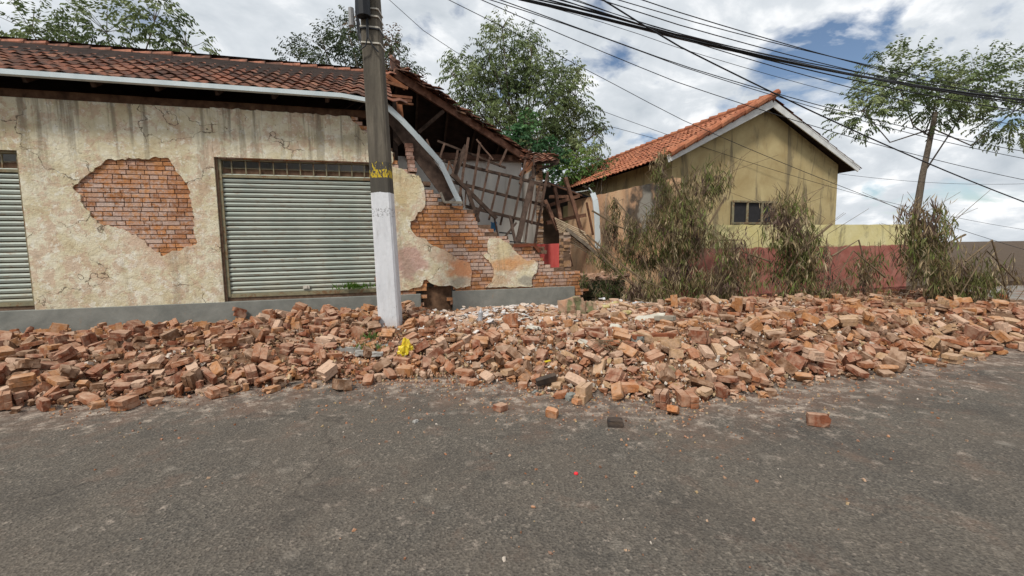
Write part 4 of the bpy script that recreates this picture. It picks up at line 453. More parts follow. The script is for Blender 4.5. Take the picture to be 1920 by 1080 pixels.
711,675,92,2,13,-57,3,-169,756,146,-60,18,0,2,-424,638,193,-19,-38,-47,1,467,925,186,23,-40,-20,2,-530,774,146,29,31,31,0,-377,478,32,38,-24,-25,2,909,971,218,6,-42,-46,3,-509,584,212,14,59,-12,2,834,1035,141,-6,-3,-10,0,382,529,46,-6,25,30,3,435,670,204,-3,0,26,1,-524,503,77,11,-3,29,0,-404,440,30,0,0,45,4,239,539,156,-5,6,-62,1,-685,611,180,-2,-23,56,4,107,510,85,3,-10,50,3,-470,798,150,-16,-42,43,2,-356,570,144,6,-1,28,3,-516,794,128,-1,-2,-57,1,622,801,181,45,5,2,3,-364,509,43,3,-10,59,0,-248,876,200,1,-1,-12,0,-333,806,199,-1,3,-30,3,818,678,54,-61,-14,1,4,705,844,232,2,11,18,2,-392,562,136,8,-3,21,3,-466,560,157,4,-6,55,3,919,1003,214,-2,-4,-45,1,439,822,228,10,62,-3,1,-346,858,179,36,51,0,3,412,1099,98,0,0,12,0,-454,667,148,-57,26,-3,0,474,643,212,5,-2,22,1,-773,730,135,5,0,59,3,-703,634,129,0,-3,42,0,547,566,21,-30,-56,-2,0,581,779,194,-3,0,-58,1,-47,546,53,7,-7,46,2,703,688,125,-60,15,5,3,
754,714,164,49,25,20,0,-361,675,200,43,0,-46,3,-516,747,143,-2,-1,49,3,14,506,38,23,13,35,0,-114,591,89,46,-10,-11,1,-614,586,152,-63,1,-2,2,-127,571,84,1,17,41,1,345,731,248,6,-45,-36,4,-61,594,123,4,-8,40,1,-517,737,142,0,-1,13,3,-236,669,90,22,59,0,2,534,875,234,-2,0,-57,2,843,797,172,-3,2,53,1,659,680,161,-14,10,-39,1,552,622,116,-61,6,4,2,534,577,38,-35,28,-19,3,-464,581,164,-6,-1,18,2,371,790,245,-52,34,3,3,-715,623,144,11,9,-61,2,-692,739,114,0,2,-3,0,-806,724,162,-2,11,62,0,-425,670,174,23,33,39,3,852,827,202,-1,5,46,0,630,704,196,-1,6,-63,1,-271,828,186,-34,27,36,3,-379,841,186,-3,3,35,2,331,615,172,-5,2,-61,3,765,644,20,-1,3,-53,2,318,936,134,-46,6,-5,0,-519,566,156,9,-49,-39,1,50,575,168,-46,-12,42,1,967,945,224,16,41,-19,3,374,741,236,-11,31,15,0,404,528,34,-43,-5,46,3,-417,568,150,0,7,-60,1,380,516,54,46,-13,-15,4,204,468,39,1,-9,61,2,651,612,22,-2,4,-63,0,887,854,206,46,-5,-7,3,
-270,758,158,4,-1,33,1,513,849,242,45,7,8,1,-564,666,134,-47,-7,5,3,-30,530,26,5,3,-27,3,-381,719,168,-5,1,61,1,802,866,206,0,5,-56,2,641,824,177,-1,6,-59,1,572,728,172,-41,48,0,1,299,813,256,42,7,7,4,471,589,108,-16,-44,32,3,820,1024,152,-1,-9,-61,1,846,1013,172,-8,-6,-22,3,404,503,15,0,0,-62,2,-471,592,176,-6,-8,-25,0,904,1138,114,-2,0,29,0,533,824,228,2,1,8,3,-233,530,24,4,1,-16,1,-392,840,190,35,-52,2,2,866,806,185,9,43,43,1,-434,486,30,13,-62,-5,2,-460,652,140,-19,60,-1,3,547,800,216,5,-63,-3,0,747,636,16,1,0,8,2,-433,702,168,0,0,-26,2,431,686,200,0,0,-60,1,396,584,152,9,-62,-11,1,-113,682,232,6,-4,-46,4,-537,559,131,-7,0,55,3,354,628,185,38,-27,-25,1,-304,756,168,5,3,18,3,750,983,170,-12,61,-9,3,496,730,188,-3,0,-39,2,-296,771,229,-2,-1,36,2,-477,694,162,-12,9,-48,0,101,501,89,4,-18,31,0,-286,669,106,8,1,61,3,-7,558,80,55,-20,-15,1,-595,730,126,-58,26,0,3,-470,776,146,33,-54,2,1,470,691,216,-5,43,2,1,
-569,758,133,0,0,44,0,-382,565,141,3,6,-55,3,-822,710,166,30,31,-28,1,433,645,212,0,0,59,1,522,562,23,-1,6,-58,1,899,815,178,-62,13,0,3,-350,763,199,13,61,3,1,-519,687,152,23,-9,53,2,-281,705,122,39,-29,27,3,-210,552,49,1,-63,10,1,338,719,206,0,3,62,2,414,684,203,38,21,24,3,511,902,212,-5,6,59,2,-498,714,160,13,10,-12,2,881,1041,156,61,-12,3,2,550,857,236,16,-42,-42,3,-290,542,49,5,6,-12,1,404,1076,98,0,0,37,0,715,1095,111,-1,-2,-47,1,-653,593,130,12,-62,1,0,397,752,250,50,30,-21,4,-597,598,138,2,-6,24,2,-363,709,182,-2,1,57,0,-193,745,126,1,-5,52,2,-275,794,200,-56,3,29,2,670,1074,129,29,-35,-32,2,445,1085,98,0,0,-9,0,947,937,222,62,11,-1,2,-588,723,133,-15,-41,-16,3,616,635,74,12,1,23,2,-165,690,118,-9,43,-42,0,982,921,222,40,13,-45,3,-295,810,180,-60,-21,1,1,-550,776,134,-46,3,-3,3,-272,682,97,-5,5,-45,0,451,560,58,-50,36,10,2,745,821,194,-2,3,-31,3,921,784,173,4,-1,31,2,-243,548,37,-58,26,2,3,
366,670,184,1,-2,63,3,132,571,174,63,7,1,1,933,956,211,-2,-4,-30,1,-546,567,128,0,-4,28,2,289,605,210,-62,11,3,0,-422,728,162,-3,1,-51,1,159,494,87,0,-10,59,2,-411,510,50,3,-7,58,1,318,574,194,11,1,32,4,-528,658,123,1,0,51,3,318,504,30,-48,40,7,3,-398,768,190,3,-4,15,4,610,946,188,-9,-3,26,0,761,762,242,41,-23,35,4,-435,772,187,3,1,-57,1,704,968,174,-10,-1,8,2,761,715,152,11,-24,-55,3,-400,792,190,4,-4,-6,2,154,556,166,3,3,-11,3,826,952,234,5,-1,-37,1,224,461,30,-62,-8,0,2,-311,816,188,2,-63,-2,3,754,671,54,7,-62,-12,3,-3,671,245,-21,-35,47,4,370,536,56,0,14,-61,1,-275,527,43,22,-9,-33,1,710,921,256,-19,36,-41,0,888,863,204,2,1,-7,0,950,871,213,3,-2,21,0,126,513,117,-6,1,41,1,558,707,168,-3,-4,-63,3,-623,650,128,-1,0,56,1,940,795,176,-59,-23,0,0,567,713,174,21,-4,58,3,-647,768,116,3,0,-33,3,204,521,150,-46,42,3,1,-412,706,194,3,-27,47,1,619,614,35,-1,9,-59,3,381,642,208,12,23,46,0,176,459,33,0,8,-59,2,
476,855,248,9,-10,42,0,266,1048,110,-12,9,-40,1,-178,621,65,-1,-6,-13,2,567,802,216,47,6,1,3,-637,571,130,-3,-3,-63,3,-285,582,92,20,-59,-9,1,-468,708,171,-4,39,8,1,338,839,240,-5,-5,-8,0,497,825,242,36,-28,-30,1,520,755,201,-14,16,41,1,430,617,188,-59,21,8,1,-447,631,172,-18,39,-27,1,429,946,129,0,-2,-43,1,-444,650,176,0,-6,58,1,823,751,228,1,16,5,4,652,713,213,31,0,-10,0,-206,572,52,-21,-60,-4,0,-204,837,188,0,-5,39,1,-766,706,125,-3,2,-54,3,-621,515,129,0,10,-47,2,846,963,244,-2,0,49,1,-594,746,142,-20,-41,39,0,568,947,167,-2,49,39,1,313,838,220,3,-6,-61,0,-582,765,132,0,-1,49,1,410,861,214,-2,-6,-47,0,-277,507,18,-41,48,2,2,288,581,212,14,2,-4,0,-503,604,142,3,-2,-63,2,487,594,98,-56,27,10,3,458,631,200,9,2,-7,2,764,686,88,7,31,54,3,-558,640,140,-5,1,-37,0,-229,816,197,1,3,-41,0,736,693,136,54,27,15,1,-756,635,132,0,1,-51,2,93,519,94,9,-2,4,3,67,599,186,-24,58,0,1,824,738,180,22,-36,-44,3,
-170,526,18,0,2,-62,0,139,508,117,-1,-9,-38,1,713,895,244,6,-4,-63,0,24,576,126,-37,-49,-15,1,655,857,210,21,-36,-44,1,-683,593,142,39,-24,-21,3,334,509,32,-54,31,6,0,797,678,47,7,-8,53,2,-784,678,164,0,4,12,4,-258,735,137,29,-39,17,3,-315,846,204,-17,14,-1,3,340,514,90,36,-1,-23,4,473,611,168,-17,-16,19,0,-489,619,148,2,-2,-61,1,619,893,223,0,0,-34,0,-585,706,148,2,-2,51,3,456,583,112,-2,3,9,2,-554,702,157,-63,0,-3,0,531,587,88,58,14,5,4,-467,751,172,32,-33,-28,2,-41,534,32,5,-6,52,3,341,685,226,-14,-62,-5,0,-811,763,156,62,7,-7,2,472,947,138,-4,-5,-42,1,-692,572,133,1,-1,-56,2,91,592,196,8,61,10,2,357,1003,124,-10,-43,45,0,-301,660,142,16,44,42,1,361,766,206,5,5,-42,1,-631,706,136,60,18,1,2,324,728,202,0,0,-63,3,-414,543,109,-1,-62,-12,0,690,892,222,1,-5,-29,2,-347,521,66,-42,-4,-42,3,411,538,36,-60,18,4,3,404,831,241,36,-20,-19,3,312,518,79,-2,20,-26,0,579,562,31,0,0,16,4,736,896,266,0,-48,-42,1,
682,777,202,15,42,40,2,-491,784,138,-2,3,62,1,622,963,172,-8,6,53,3,-386,507,61,-14,11,-61,2,-113,580,75,7,-45,0,3,-698,716,152,41,2,-47,2,185,476,72,25,-9,-41,1,559,739,212,44,8,17,0,259,546,144,-62,8,4,3,-341,664,178,-63,6,6,1,416,555,86,-30,32,-17,1,-352,828,210,-29,32,-38,0,581,1082,112,-39,-26,-37,3,254,1049,98,-1,1,-33,3,-428,781,164,-49,-40,-4,0,919,1115,120,0,1,63,0,19,587,141,1,-14,44,3,-488,701,131,-2,-5,59,1,758,994,180,48,39,-10,0,711,722,196,1,9,-60,3,-259,811,200,27,-34,-37,4,-436,642,155,-1,-6,22,1,-390,483,18,3,0,17,3,-647,685,128,1,0,-56,2,276,592,204,2,-3,19,3,908,1052,188,5,10,59,4,-491,737,164,-43,-12,8,0,289,1085,111,6,-45,-44,1,-77,592,120,44,9,23,0,-142,694,144,0,-14,-26,0,710,885,256,47,0,6,2,-665,663,156,44,0,-2,4,383,541,62,8,11,-40,1,439,1034,116,24,-38,-35,3,-700,728,130,41,-10,-13,1,-99,585,106,25,39,-15,2,408,566,106,0,14,-57,0,788,915,232,38,6,1,0,-414,667,198,1,-4,-49,3,
686,857,229,-61,-9,-15,0,-202,803,178,36,-50,-12,2,33,534,71,29,-38,35,3,-390,778,244,-4,2,-51,0,-145,740,142,-24,-34,-31,3,218,469,73,13,-45,-2,2,-428,761,166,13,-43,15,3,-415,470,32,11,-12,-50,0,466,721,208,-35,-28,28,0,929,1077,129,60,-18,0,1,486,539,66,10,-22,21,4,-524,449,26,10,42,45,3,318,607,200,-46,2,6,0,-604,669,138,42,-12,-12,0,696,839,208,-50,39,0,0,469,1093,106,30,32,32,3,-382,683,203,39,19,-37,1,839,948,245,-20,-39,-26,3,-846,716,130,-57,26,-3,3,-536,716,160,-41,13,7,1,507,748,195,-23,40,-37,1,575,709,182,3,15,-9,1,320,806,291,-54,-33,4,1,-114,536,20,-59,-22,-1,3,174,475,93,-44,-39,6,0,-495,675,162,-12,59,-9,1,-286,660,115,16,44,42,3,-589,670,242,-13,11,-43,4,324,725,286,-35,-28,26,4,544,863,244,-19,-7,21,1,720,729,236,62,-5,-8,4,234,509,126,11,4,14,1,618,603,24,6,3,-10,3,-281,650,128,-31,5,-5,0,-272,562,78,-56,14,-3,2,-443,748,194,-3,1,-8,1,-804,705,152,-19,-61,0,3,426,840,224,-1,-1,-36,3,
391,670,222,8,-46,3,3,797,830,181,3,0,26,1,371,827,264,35,-25,36,1,864,782,191,26,-37,-34,3,-572,656,206,-4,-7,-49,4,-720,634,124,2,-2,36,3,-513,492,130,58,-22,-6,4,56,492,38,7,-7,38,3,493,1100,97,0,0,-36,3,-112,554,60,-48,37,18,2,-199,831,214,50,-36,-15,1,-147,563,64,49,-7,-8,0,887,921,232,45,-7,-10,3,-412,601,261,46,4,9,2,499,689,239,-3,1,44,1,-294,674,142,-1,61,11,1,280,1014,102,-1,0,7,0,254,472,69,6,-8,62,2,407,1027,116,-11,-45,-7,3,535,920,189,2,62,-9,3,-563,690,155,44,9,0,0,481,823,227,2,0,-15,0,99,464,16,-62,-14,-1,3,607,651,149,-10,27,49,1,-747,731,132,44,10,8,3,-5,520,48,-2,-3,-56,0,358,497,14,0,0,35,3,-448,653,207,5,1,-32,0,907,780,187,-39,43,23,3,-426,790,210,-13,-15,-50,1,704,1062,130,-10,44,5,3,308,593,198,-62,-15,3,2,432,708,230,1,0,49,0,456,606,142,14,0,12,3,339,826,258,-9,-45,43,1,-5,711,215,11,43,-18,3,127,887,198,-5,1,62,0,-533,694,128,0,1,-48,3,-580,741,184,-13,-51,28,4,
268,515,108,11,-7,-52,0,-578,500,94,-20,15,45,1,778,834,207,5,-11,50,0,966,983,256,6,-6,-19,0,617,1083,107,-2,0,25,2,-370,762,200,42,-23,-20,0,-180,544,44,-14,56,-23,0,745,1046,124,-1,0,-33,0,383,1021,108,63,-5,1,1,670,929,252,9,-1,-62,4,769,934,228,-3,3,-14,2,-154,529,40,-22,-57,2,2,915,759,162,-7,21,-38,0,596,937,203,-16,-19,46,0,803,689,83,1,12,38,1,-777,695,166,-63,-6,5,3,351,754,218,21,50,-11,1,879,861,233,0,2,-53,2,385,590,177,6,-11,-61,0,469,876,235,-33,37,22,1,105,812,216,0,0,-45,0,-57,514,18,-49,-40,-2,2,-572,620,169,-41,22,-18,1,-546,453,40,44,17,17,2,548,800,243,-59,-24,0,3,-318,695,166,-1,6,-19,4,-671,743,110,0,1,-42,1,688,822,220,20,10,4,1,-361,520,94,25,2,-25,0,350,568,158,18,-41,4,1,-438,537,114,3,44,16,3,684,733,268,-5,0,52,0,637,733,210,-63,6,1,0,-715,663,152,0,43,46,2,-500,462,50,-24,-38,23,2,-536,593,130,-31,-55,-1,3,597,970,148,-3,-8,-43,1,813,888,234,-2,14,40,1,352,629,240,-35,-31,27,0,
429,733,211,-11,43,-44,1,131,537,150,24,-45,12,3,487,800,216,2,2,-42,0,-306,647,132,0,7,-5,3,753,948,228,-1,7,55,2,-207,729,118,3,-40,-49,3,318,958,114,46,-44,0,3,546,1108,96,0,0,61,3,-343,814,213,57,1,26,3,277,503,65,3,10,-37,2,203,456,57,11,19,58,0,-704,601,166,7,40,34,0,-416,691,200,18,22,21,2,-672,648,146,-38,25,-25,2,-34,560,102,12,-1,16,3,-514,549,162,-8,2,53,2,-736,655,152,-9,2,59,0,440,658,208,56,28,0,3,338,870,235,-13,-7,57,4,-297,509,42,53,28,14,0,-480,572,193,-1,-42,32,1,-491,654,126,57,26,0,3,-247,690,140,-11,-43,-44,4,-326,719,168,29,-56,-6,0,-284,582,122,6,5,3,0,-167,557,46,-44,-1,44,3,512,883,244,-47,2,-7,1,-639,758,117,1,-2,-6,1,-480,581,174,16,42,39,0,-614,756,124,-1,-2,38,3,-196,638,60,47,34,17,2,-334,773,210,-11,-11,40,1,858,749,180,-3,5,-63,1,517,770,224,5,-2,24,1,720,980,161,35,52,-6,3,170,541,162,-44,8,41,3,544,747,234,-9,-41,-37,4,836,693,118,-60,11,-17,4,409,846,240,-1,-25,58,0,
-764,685,158,-3,1,-26,2,794,802,208,-45,44,-6,4,-341,700,220,-6,62,-8,0,-331,610,180,51,-25,-8,0,506,730,220,35,47,17,1,-156,556,46,-36,51,-2,1,676,625,46,-45,-39,-22,1,-82,570,82,-54,31,-9,2,-103,629,148,-17,-15,-50,1,391,782,237,5,7,-52,3,391,653,208,8,-3,-31,0,-49,572,160,18,23,-36,1,-310,492,22,42,18,17,3,-424,616,177,11,40,-7,1,510,826,255,-7,16,29,2,-216,707,124,58,22,6,4,-131,612,90,2,-3,32,1,-666,578,166,-32,54,-4,2,381,554,121,-25,51,27,2,786,857,236,-12,-62,-6,1,249,1016,118,43,-4,-7,1,-455,631,144,42,46,-1,3,908,860,200,-7,-63,-3,2,701,1013,130,-2,2,45,3,671,1000,198,61,-15,0,1,-292,700,173,7,57,-20,0,-524,696,135,-28,34,30,3,477,923,189,46,-38,19,0,-336,554,134,15,-15,59,0,149,479,66,-11,36,22,3,-644,724,129,-27,-38,38,3,182,729,224,0,2,-63,0,114,581,208,-1,4,-17,0,764,857,212,4,6,-41,3,912,1073,144,8,-20,-51,0,617,783,257,9,4,-63,4,-543,471,119,6,0,19,4,868,957,250,3,-43,-46,0,
650,1120,99,-24,58,-1,1,-372,592,182,-4,47,-41,0,933,972,238,58,-20,15,0,109,571,168,36,-24,41,3,354,515,34,31,32,38,3,209,663,220,-5,-3,61,3,-550,508,102,-3,1,29,1,325,707,232,0,-62,-10,0,140,451,34,-11,11,-32,2,-633,557,170,-1,3,54,0,-343,706,185,-62,3,4,1,414,758,246,-7,45,-28,0,147,420,44,-39,-23,22,4,-500,578,178,-40,-43,22,0,510,797,213,1,4,-63,3,-465,677,182,-4,44,30,1,880,836,202,35,-47,12,3,414,932,158,-2,22,-9,2,694,937,223,10,14,32,3,-258,794,176,-8,-44,-8,3,-264,637,88,0,0,45,3,954,873,242,2,3,-59,3,433,567,103,-29,-29,43,3,769,813,202,36,27,24,0,333,490,34,6,25,56,2,-438,444,16,0,0,-57,1,-750,664,148,-30,52,-18,2,21,547,80,53,-20,-11,1,-492,584,160,3,-46,5,3,-260,561,50,0,6,-62,3,-128,540,31,35,34,-29,3,590,1115,98,0,0,56,1,-52,609,160,-10,46,-38,2,326,803,257,2,-2,-24,3,-314,786,195,-16,5,-1,0,-434,696,208,-14,-7,20,2,629,674,170,22,-4,35,0,518,1100,140,23,38,37,1,232,496,102,0,14,-60,0,
214,530,165,-57,25,2,1,586,705,189,-12,-14,-50,1,-380,661,212,-14,-42,44,0,-511,475,30,-29,-56,-3,2,-250,716,104,4,-7,61,0,257,595,196,8,-3,-36,0,-769,635,146,-10,-5,-54,1,-6,569,103,11,-29,-55,0,334,481,13,0,0,-42,3,731,1027,142,-17,-40,43,0,838,839,185,-63,5,-1,3,126,525,141,-11,-2,51,2,416,545,48,-60,17,7,3,-387,717,210,-38,-31,18,0,-573,555,136,-23,29,48,1,-516,683,190,39,-44,-18,2,968,1099,125,0,-1,-63,1,181,577,158,-39,26,38,3,-146,571,66,23,-43,14,3,-658,607,157,-36,-52,2,0,-410,737,204,57,-19,-20,1,581,949,184,8,3,-41,0,576,1100,100,0,-2,-51,2,361,778,232,-44,5,-45,3,-304,799,192,45,16,12,1,367,528,78,-43,-13,44,3,538,713,175,-6,-1,-40,3,-137,536,35,8,40,47,0,189,468,48,12,-35,-50,3,558,968,130,39,49,-2,1,627,689,180,6,6,-31,1,345,525,66,7,61,13,2,324,738,231,1,3,-13,3,517,599,97,-12,-8,-59,3,-281,771,224,-41,-48,1,1,-463,693,150,-2,-7,35,1,-626,654,168,3,-20,-56,1,320,717,216,-1,14,-61,1,
106,544,156,22,2,-34,2,828,921,220,-4,-4,-12,3,-382,452,16,-57,-29,0,1,362,597,178,2,40,48,0,-394,524,99,-25,-58,-11,0,-590,685,178,-56,-22,9,4,771,1129,104,-1,-2,-39,3,654,592,14,0,0,46,3,-606,735,172,-26,36,-37,0,-738,695,146,10,-12,-61,2,832,770,201,-46,1,-2,1,289,889,177,11,-1,-12,0,-720,610,120,-1,0,-7,3,473,882,218,-8,38,-49,3,162,525,174,7,-58,-6,0,-716,649,151,25,39,-21,1,487,624,236,7,-3,-9,4,456,701,233,-19,16,45,0,533,764,220,2,63,6,2,590,833,228,1,8,-55,3,554,920,204,-6,-37,35,3,602,881,245,41,-45,-1,0,489,839,238,42,5,7,0,-306,780,228,12,-3,32,0,-449,804,196,43,6,2,4,604,778,190,-3,0,1,0,-529,455,41,14,44,-10,1,900,945,228,-40,25,-27,1,-289,872,194,3,45,44,0,377,702,214,29,-33,-35,1,-354,847,182,61,16,1,3,-551,713,154,-29,56,0,3,746,769,234,55,-31,-3,1,558,993,124,0,-1,63,1,-669,579,136,0,1,56,3,582,681,208,17,18,56,1,746,975,191,12,-13,46,3,-323,488,16,6,63,0,1,738,759,206,-14,-62,0,3,
-395,823,244,4,46,43,0,421,829,228,53,-34,0,3,-569,774,144,-3,-46,43,1,-162,623,92,11,-45,-43,1,-842,737,134,-14,61,-2,1,-328,684,162,6,3,59,2,-547,569,156,2,-4,-8,2,407,778,230,1,9,-59,1,-609,693,124,22,-59,-4,3,-429,488,60,4,0,11,1,627,659,125,-47,8,-40,3,-715,722,124,-29,-56,2,1,668,1147,112,32,31,31,2,-382,696,178,54,-32,5,1,60,526,116,49,-37,-13,0,722,964,192,-10,5,44,0,-539,630,144,-41,23,-20,0,439,635,245,-52,10,10,0,675,914,247,62,3,10,0,-305,531,80,-7,-62,-8,0,-190,526,14,-51,-37,-1,3,732,777,248,-18,41,43,0,-739,756,126,29,-56,-1,1,359,585,184,5,63,4,0,935,1011,209,46,-43,2,3,319,742,208,-2,2,-60,0,685,802,231,45,-1,5,1,631,908,228,1,-2,6,2,-618,625,178,-47,6,41,4,-399,843,228,21,-48,-32,1,-158,822,197,-7,2,-2,3,104,540,174,-51,30,0,0,-595,488,119,2,19,-60,4,239,548,217,16,43,41,4,779,1081,148,36,52,-1,3,142,564,218,-60,10,5,4,-290,807,204,20,-60,-4,3,-14,419,16,0,0,59,1,722,695,168,11,-8,47,0,
-158,845,211,-20,-2,-57,3,-491,550,151,4,-6,55,2,957,858,206,2,-3,45,1,458,763,256,1,-23,-34,4,-104,570,104,45,-18,11,0,-727,644,142,-4,-10,-28,1,422,580,124,-55,29,10,0,450,545,67,-31,21,-1,2,-637,696,160,-54,28,-9,0,71,532,127,11,8,56,0,-402,751,169,-44,4,44,3,-241,615,52,59,-21,-2,2,457,925,154,1,-6,-63,1,-256,573,92,30,39,38,0,616,738,216,24,-38,25,3,782,685,110,40,6,11,4,681,668,96,-58,-22,0,3,761,680,66,12,4,-5,3,456,1046,119,-39,22,-25,2,169,476,76,38,-44,-23,0,706,665,84,48,-25,31,3,572,735,206,-6,8,53,1,534,601,127,16,-59,-15,0,393,634,208,26,32,34,3,677,615,15,-44,-45,0,3,-248,780,202,50,-37,-6,0,923,819,192,43,-7,45,3,307,746,210,0,3,-61,3,-547,599,238,-63,-6,4,4,-506,749,180,7,6,50,4,655,827,174,2,3,-58,3,-509,488,48,-34,-20,19,3,-107,649,176,-48,40,-3,1,301,475,16,-61,17,0,3,216,513,152,13,-16,45,2,398,1029,120,-7,-43,45,1,-751,649,142,-10,44,11,3,-243,796,172,-38,22,40,3,792,939,247,-7,46,-43,4,
-449,682,155,4,-4,-18,3,326,507,71,33,-4,-35,0,557,788,204,3,-1,52,3,87,513,108,20,-14,-30,1,-238,734,152,12,-59,-21,4,889,749,149,12,-5,51,3,-545,626,195,-33,7,-20,0,312,763,220,5,2,-2,3,423,805,251,-34,-22,27,3,-550,524,122,-12,-11,16,0,856,830,228,-3,3,15,0,-588,559,128,19,-60,5,2,-212,812,164,-49,39,0,3,667,1109,103,-1,1,62,1,700,719,214,-40,9,43,1,-346,719,180,1,0,46,1,-497,479,30,2,-3,58,1,-444,724,177,-7,-44,-7,3,602,770,218,11,10,-38,2,466,739,207,-11,-44,43,0,-347,686,210,-46,3,-11,0,924,846,196,1,0,-49,1,756,774,220,-11,45,11,1,750,726,204,-18,-16,58,1,411,917,152,-19,-45,-9,3,382,530,84,57,0,-19,0,282,918,166,-25,18,-34,1,-245,583,77,7,-42,-46,0,360,752,228,-8,-31,-33,1,362,509,52,0,15,-39,2,637,847,220,-42,-15,-37,1,449,751,192,42,-47,-1,3,-666,606,130,-63,-6,2,3,-759,679,130,-3,0,-23,3,-175,773,170,-40,-1,-48,3,769,783,211,31,33,29,0,367,736,242,-26,14,-29,1,567,913,188,51,-37,3,3,
360,704,232,-10,2,-24,0,355,824,249,-1,0,57,1,502,595,108,-14,61,-5,2,355,671,188,-53,34,3,1,-725,671,146,1,44,45,3,759,902,242,57,25,-8,3,-635,585,139,-2,-44,45,0,-133,666,160,-3,4,55,4,-611,667,130,20,-38,21,3,321,983,110,-1,0,49,3,687,601,15,56,28,0,2,677,682,140,-2,-18,42,2,231,511,166,2,10,-44,0,-466,498,45,0,7,-59,0,779,817,190,-20,-38,40,3,-342,646,172,6,0,58,2,539,903,222,4,-42,14,3,801,925,212,-6,-63,-1,1,287,972,109,-2,0,13,3,545,698,232,-46,-18,-37,4,-588,648,138,-1,-6,-58,2,-183,786,171,8,0,-39,1,249,576,173,-20,59,1,1,-762,714,138,59,-14,-7,2,851,855,200,0,-3,51,3,443,688,205,23,-39,-38,3,-143,716,135,2,-9,43,1,-742,649,140,-39,-20,-40,3,620,649,130,12,-5,45,0,-539,776,135,-41,19,-22,3,-677,702,136,-3,45,-1,1,696,777,208,-39,-28,24,1,-386,740,170,24,36,-19,3,-516,453,18,0,2,-57,3,-635,601,122,-1,1,-47,1,-270,656,89,-1,0,-52,3,677,756,216,19,-7,54,1,404,515,38,-45,42,11,3,373,677,218,33,-34,28,2,
-378,573,212,-4,52,-36,4,198,442,18,1,-2,28,1,733,841,207,5,-2,53,3,-780,740,167,7,14,19,0,-299,858,203,-8,-11,-57,0,799,994,188,3,-9,-63,3,-257,757,172,-50,-36,-11,0,-539,584,146,0,22,-59,1,-308,523,46,40,25,29,3,546,678,214,40,18,9,0,219,564,175,15,44,38,1,649,665,113,-56,-27,-2,3,296,555,160,13,3,-8,3,-665,700,122,0,-2,-27,1,394,687,224,-53,-34,-3,0,-334,593,166,57,-19,-3,3,-380,538,95,11,4,-30,3,-372,832,196,-52,-36,-7,3,-587,664,174,54,30,-8,0,-416,700,242,14,7,59,0,70,482,49,-14,-58,-20,0,197,533,190,11,45,38,0,665,690,180,27,-56,-12,3,576,828,226,-44,-45,-4,3,-153,643,100,13,-2,20,0,171,572,166,-34,-32,-27,3,-243,702,118,-26,8,2,1,360,650,222,-2,-18,-14,4,618,809,196,2,15,5,2,434,722,200,-2,0,-61,1,649,862,265,5,-4,-53,4,-478,612,151,-1,-1,-1,3,-430,745,222,10,18,21,4,-576,645,140,20,59,-5,3,432,587,144,-54,-28,16,1,378,721,300,-44,-9,-44,0,581,587,30,-28,-34,28,3,734,822,200,53,-34,-3,3,
-320,835,228,2,-1,40,1,826,968,232,-33,54,-4,3,-600,624,146,-4,-4,39,0,-293,708,140,13,-25,14,3,-141,586,89,21,37,42,0,601,1038,118,-1,-1,-60,3,753,964,220,42,-38,21,1,-336,732,194,-28,-30,30,2,387,742,311,-57,13,-5,4,431,784,262,58,14,3,4,779,738,200,-35,18,-26,0,480,977,123,-1,0,-45,0,779,666,36,-62,12,3,2,670,604,16,26,-58,-1,1,-505,653,166,12,20,-37,0,-342,498,19,-63,-8,0,3,661,625,38,2,-42,-9,3,-468,465,22,1,-3,60,1,2,559,106,17,-22,55,0,-596,746,192,28,-35,-35,3,509,585,60,-5,-62,-10,3,-219,732,112,-2,-63,-7,3,719,802,233,21,39,39,4,807,916,244,0,-7,-46,3,-526,610,193,-1,-2,-52,0,-163,782,194,-13,-9,12,1,948,785,171,-40,-16,-39,3,365,784,242,27,-43,15,3,-167,676,98,-55,-32,-5,1,298,570,186,-39,49,8,3,839,926,230,22,59,1,2,582,778,224,21,-60,0,0,896,800,201,7,20,-59,1,-286,835,196,45,-5,-7,1,-656,693,142,4,-53,28,3,-265,741,156,1,-50,39,0,-460,691,182,2,62,3,0,709,1038,142,-35,-27,28,0,
-53,556,86,-18,-3,0,2,455,519,30,0,-25,-59,0,-690,738,143,2,-1,62,0,730,864,248,32,-54,0,2,-459,704,166,34,21,32,3,344,688,201,3,-3,45,3,471,639,238,4,-3,30,2,395,952,122,0,0,-63,0,621,783,214,-6,-11,50,0,718,915,256,-40,-46,11,3,-611,764,142,-40,11,-14,1,229,518,146,-61,-14,4,1,-681,733,170,32,-54,-2,0,633,1125,98,-24,58,0,0,443,744,238,-7,0,63,0,285,952,120,-5,2,-9,3,-391,608,192,-15,-4,36,1,-438,663,188,-19,6,50,0,574,647,168,60,15,2,1,539,585,36,8,-5,49,3,489,608,150,10,3,34,0,745,789,230,4,-24,-27,1,-279,750,160,46,-8,42,3,646,876,211,0,3,37,1,-392,726,189,28,-51,-14,2,373,626,193,39,14,22,3,-618,598,124,-63,-5,-2,1,562,717,216,-60,-8,-12,2,568,617,104,51,-6,-17,1,-426,654,178,-17,-60,-6,1,380,766,227,-7,21,-26,3,-317,498,32,44,-16,-17,1,-731,729,136,-4,19,-59,2,575,859,253,4,14,45,0,-695,694,130,35,-52,0,3,259,606,236,12,-61,0,0,564,753,216,7,-21,13,0,-371,678,222,-36,45,14,2,-791,699,146,-4,-1,-63,3,
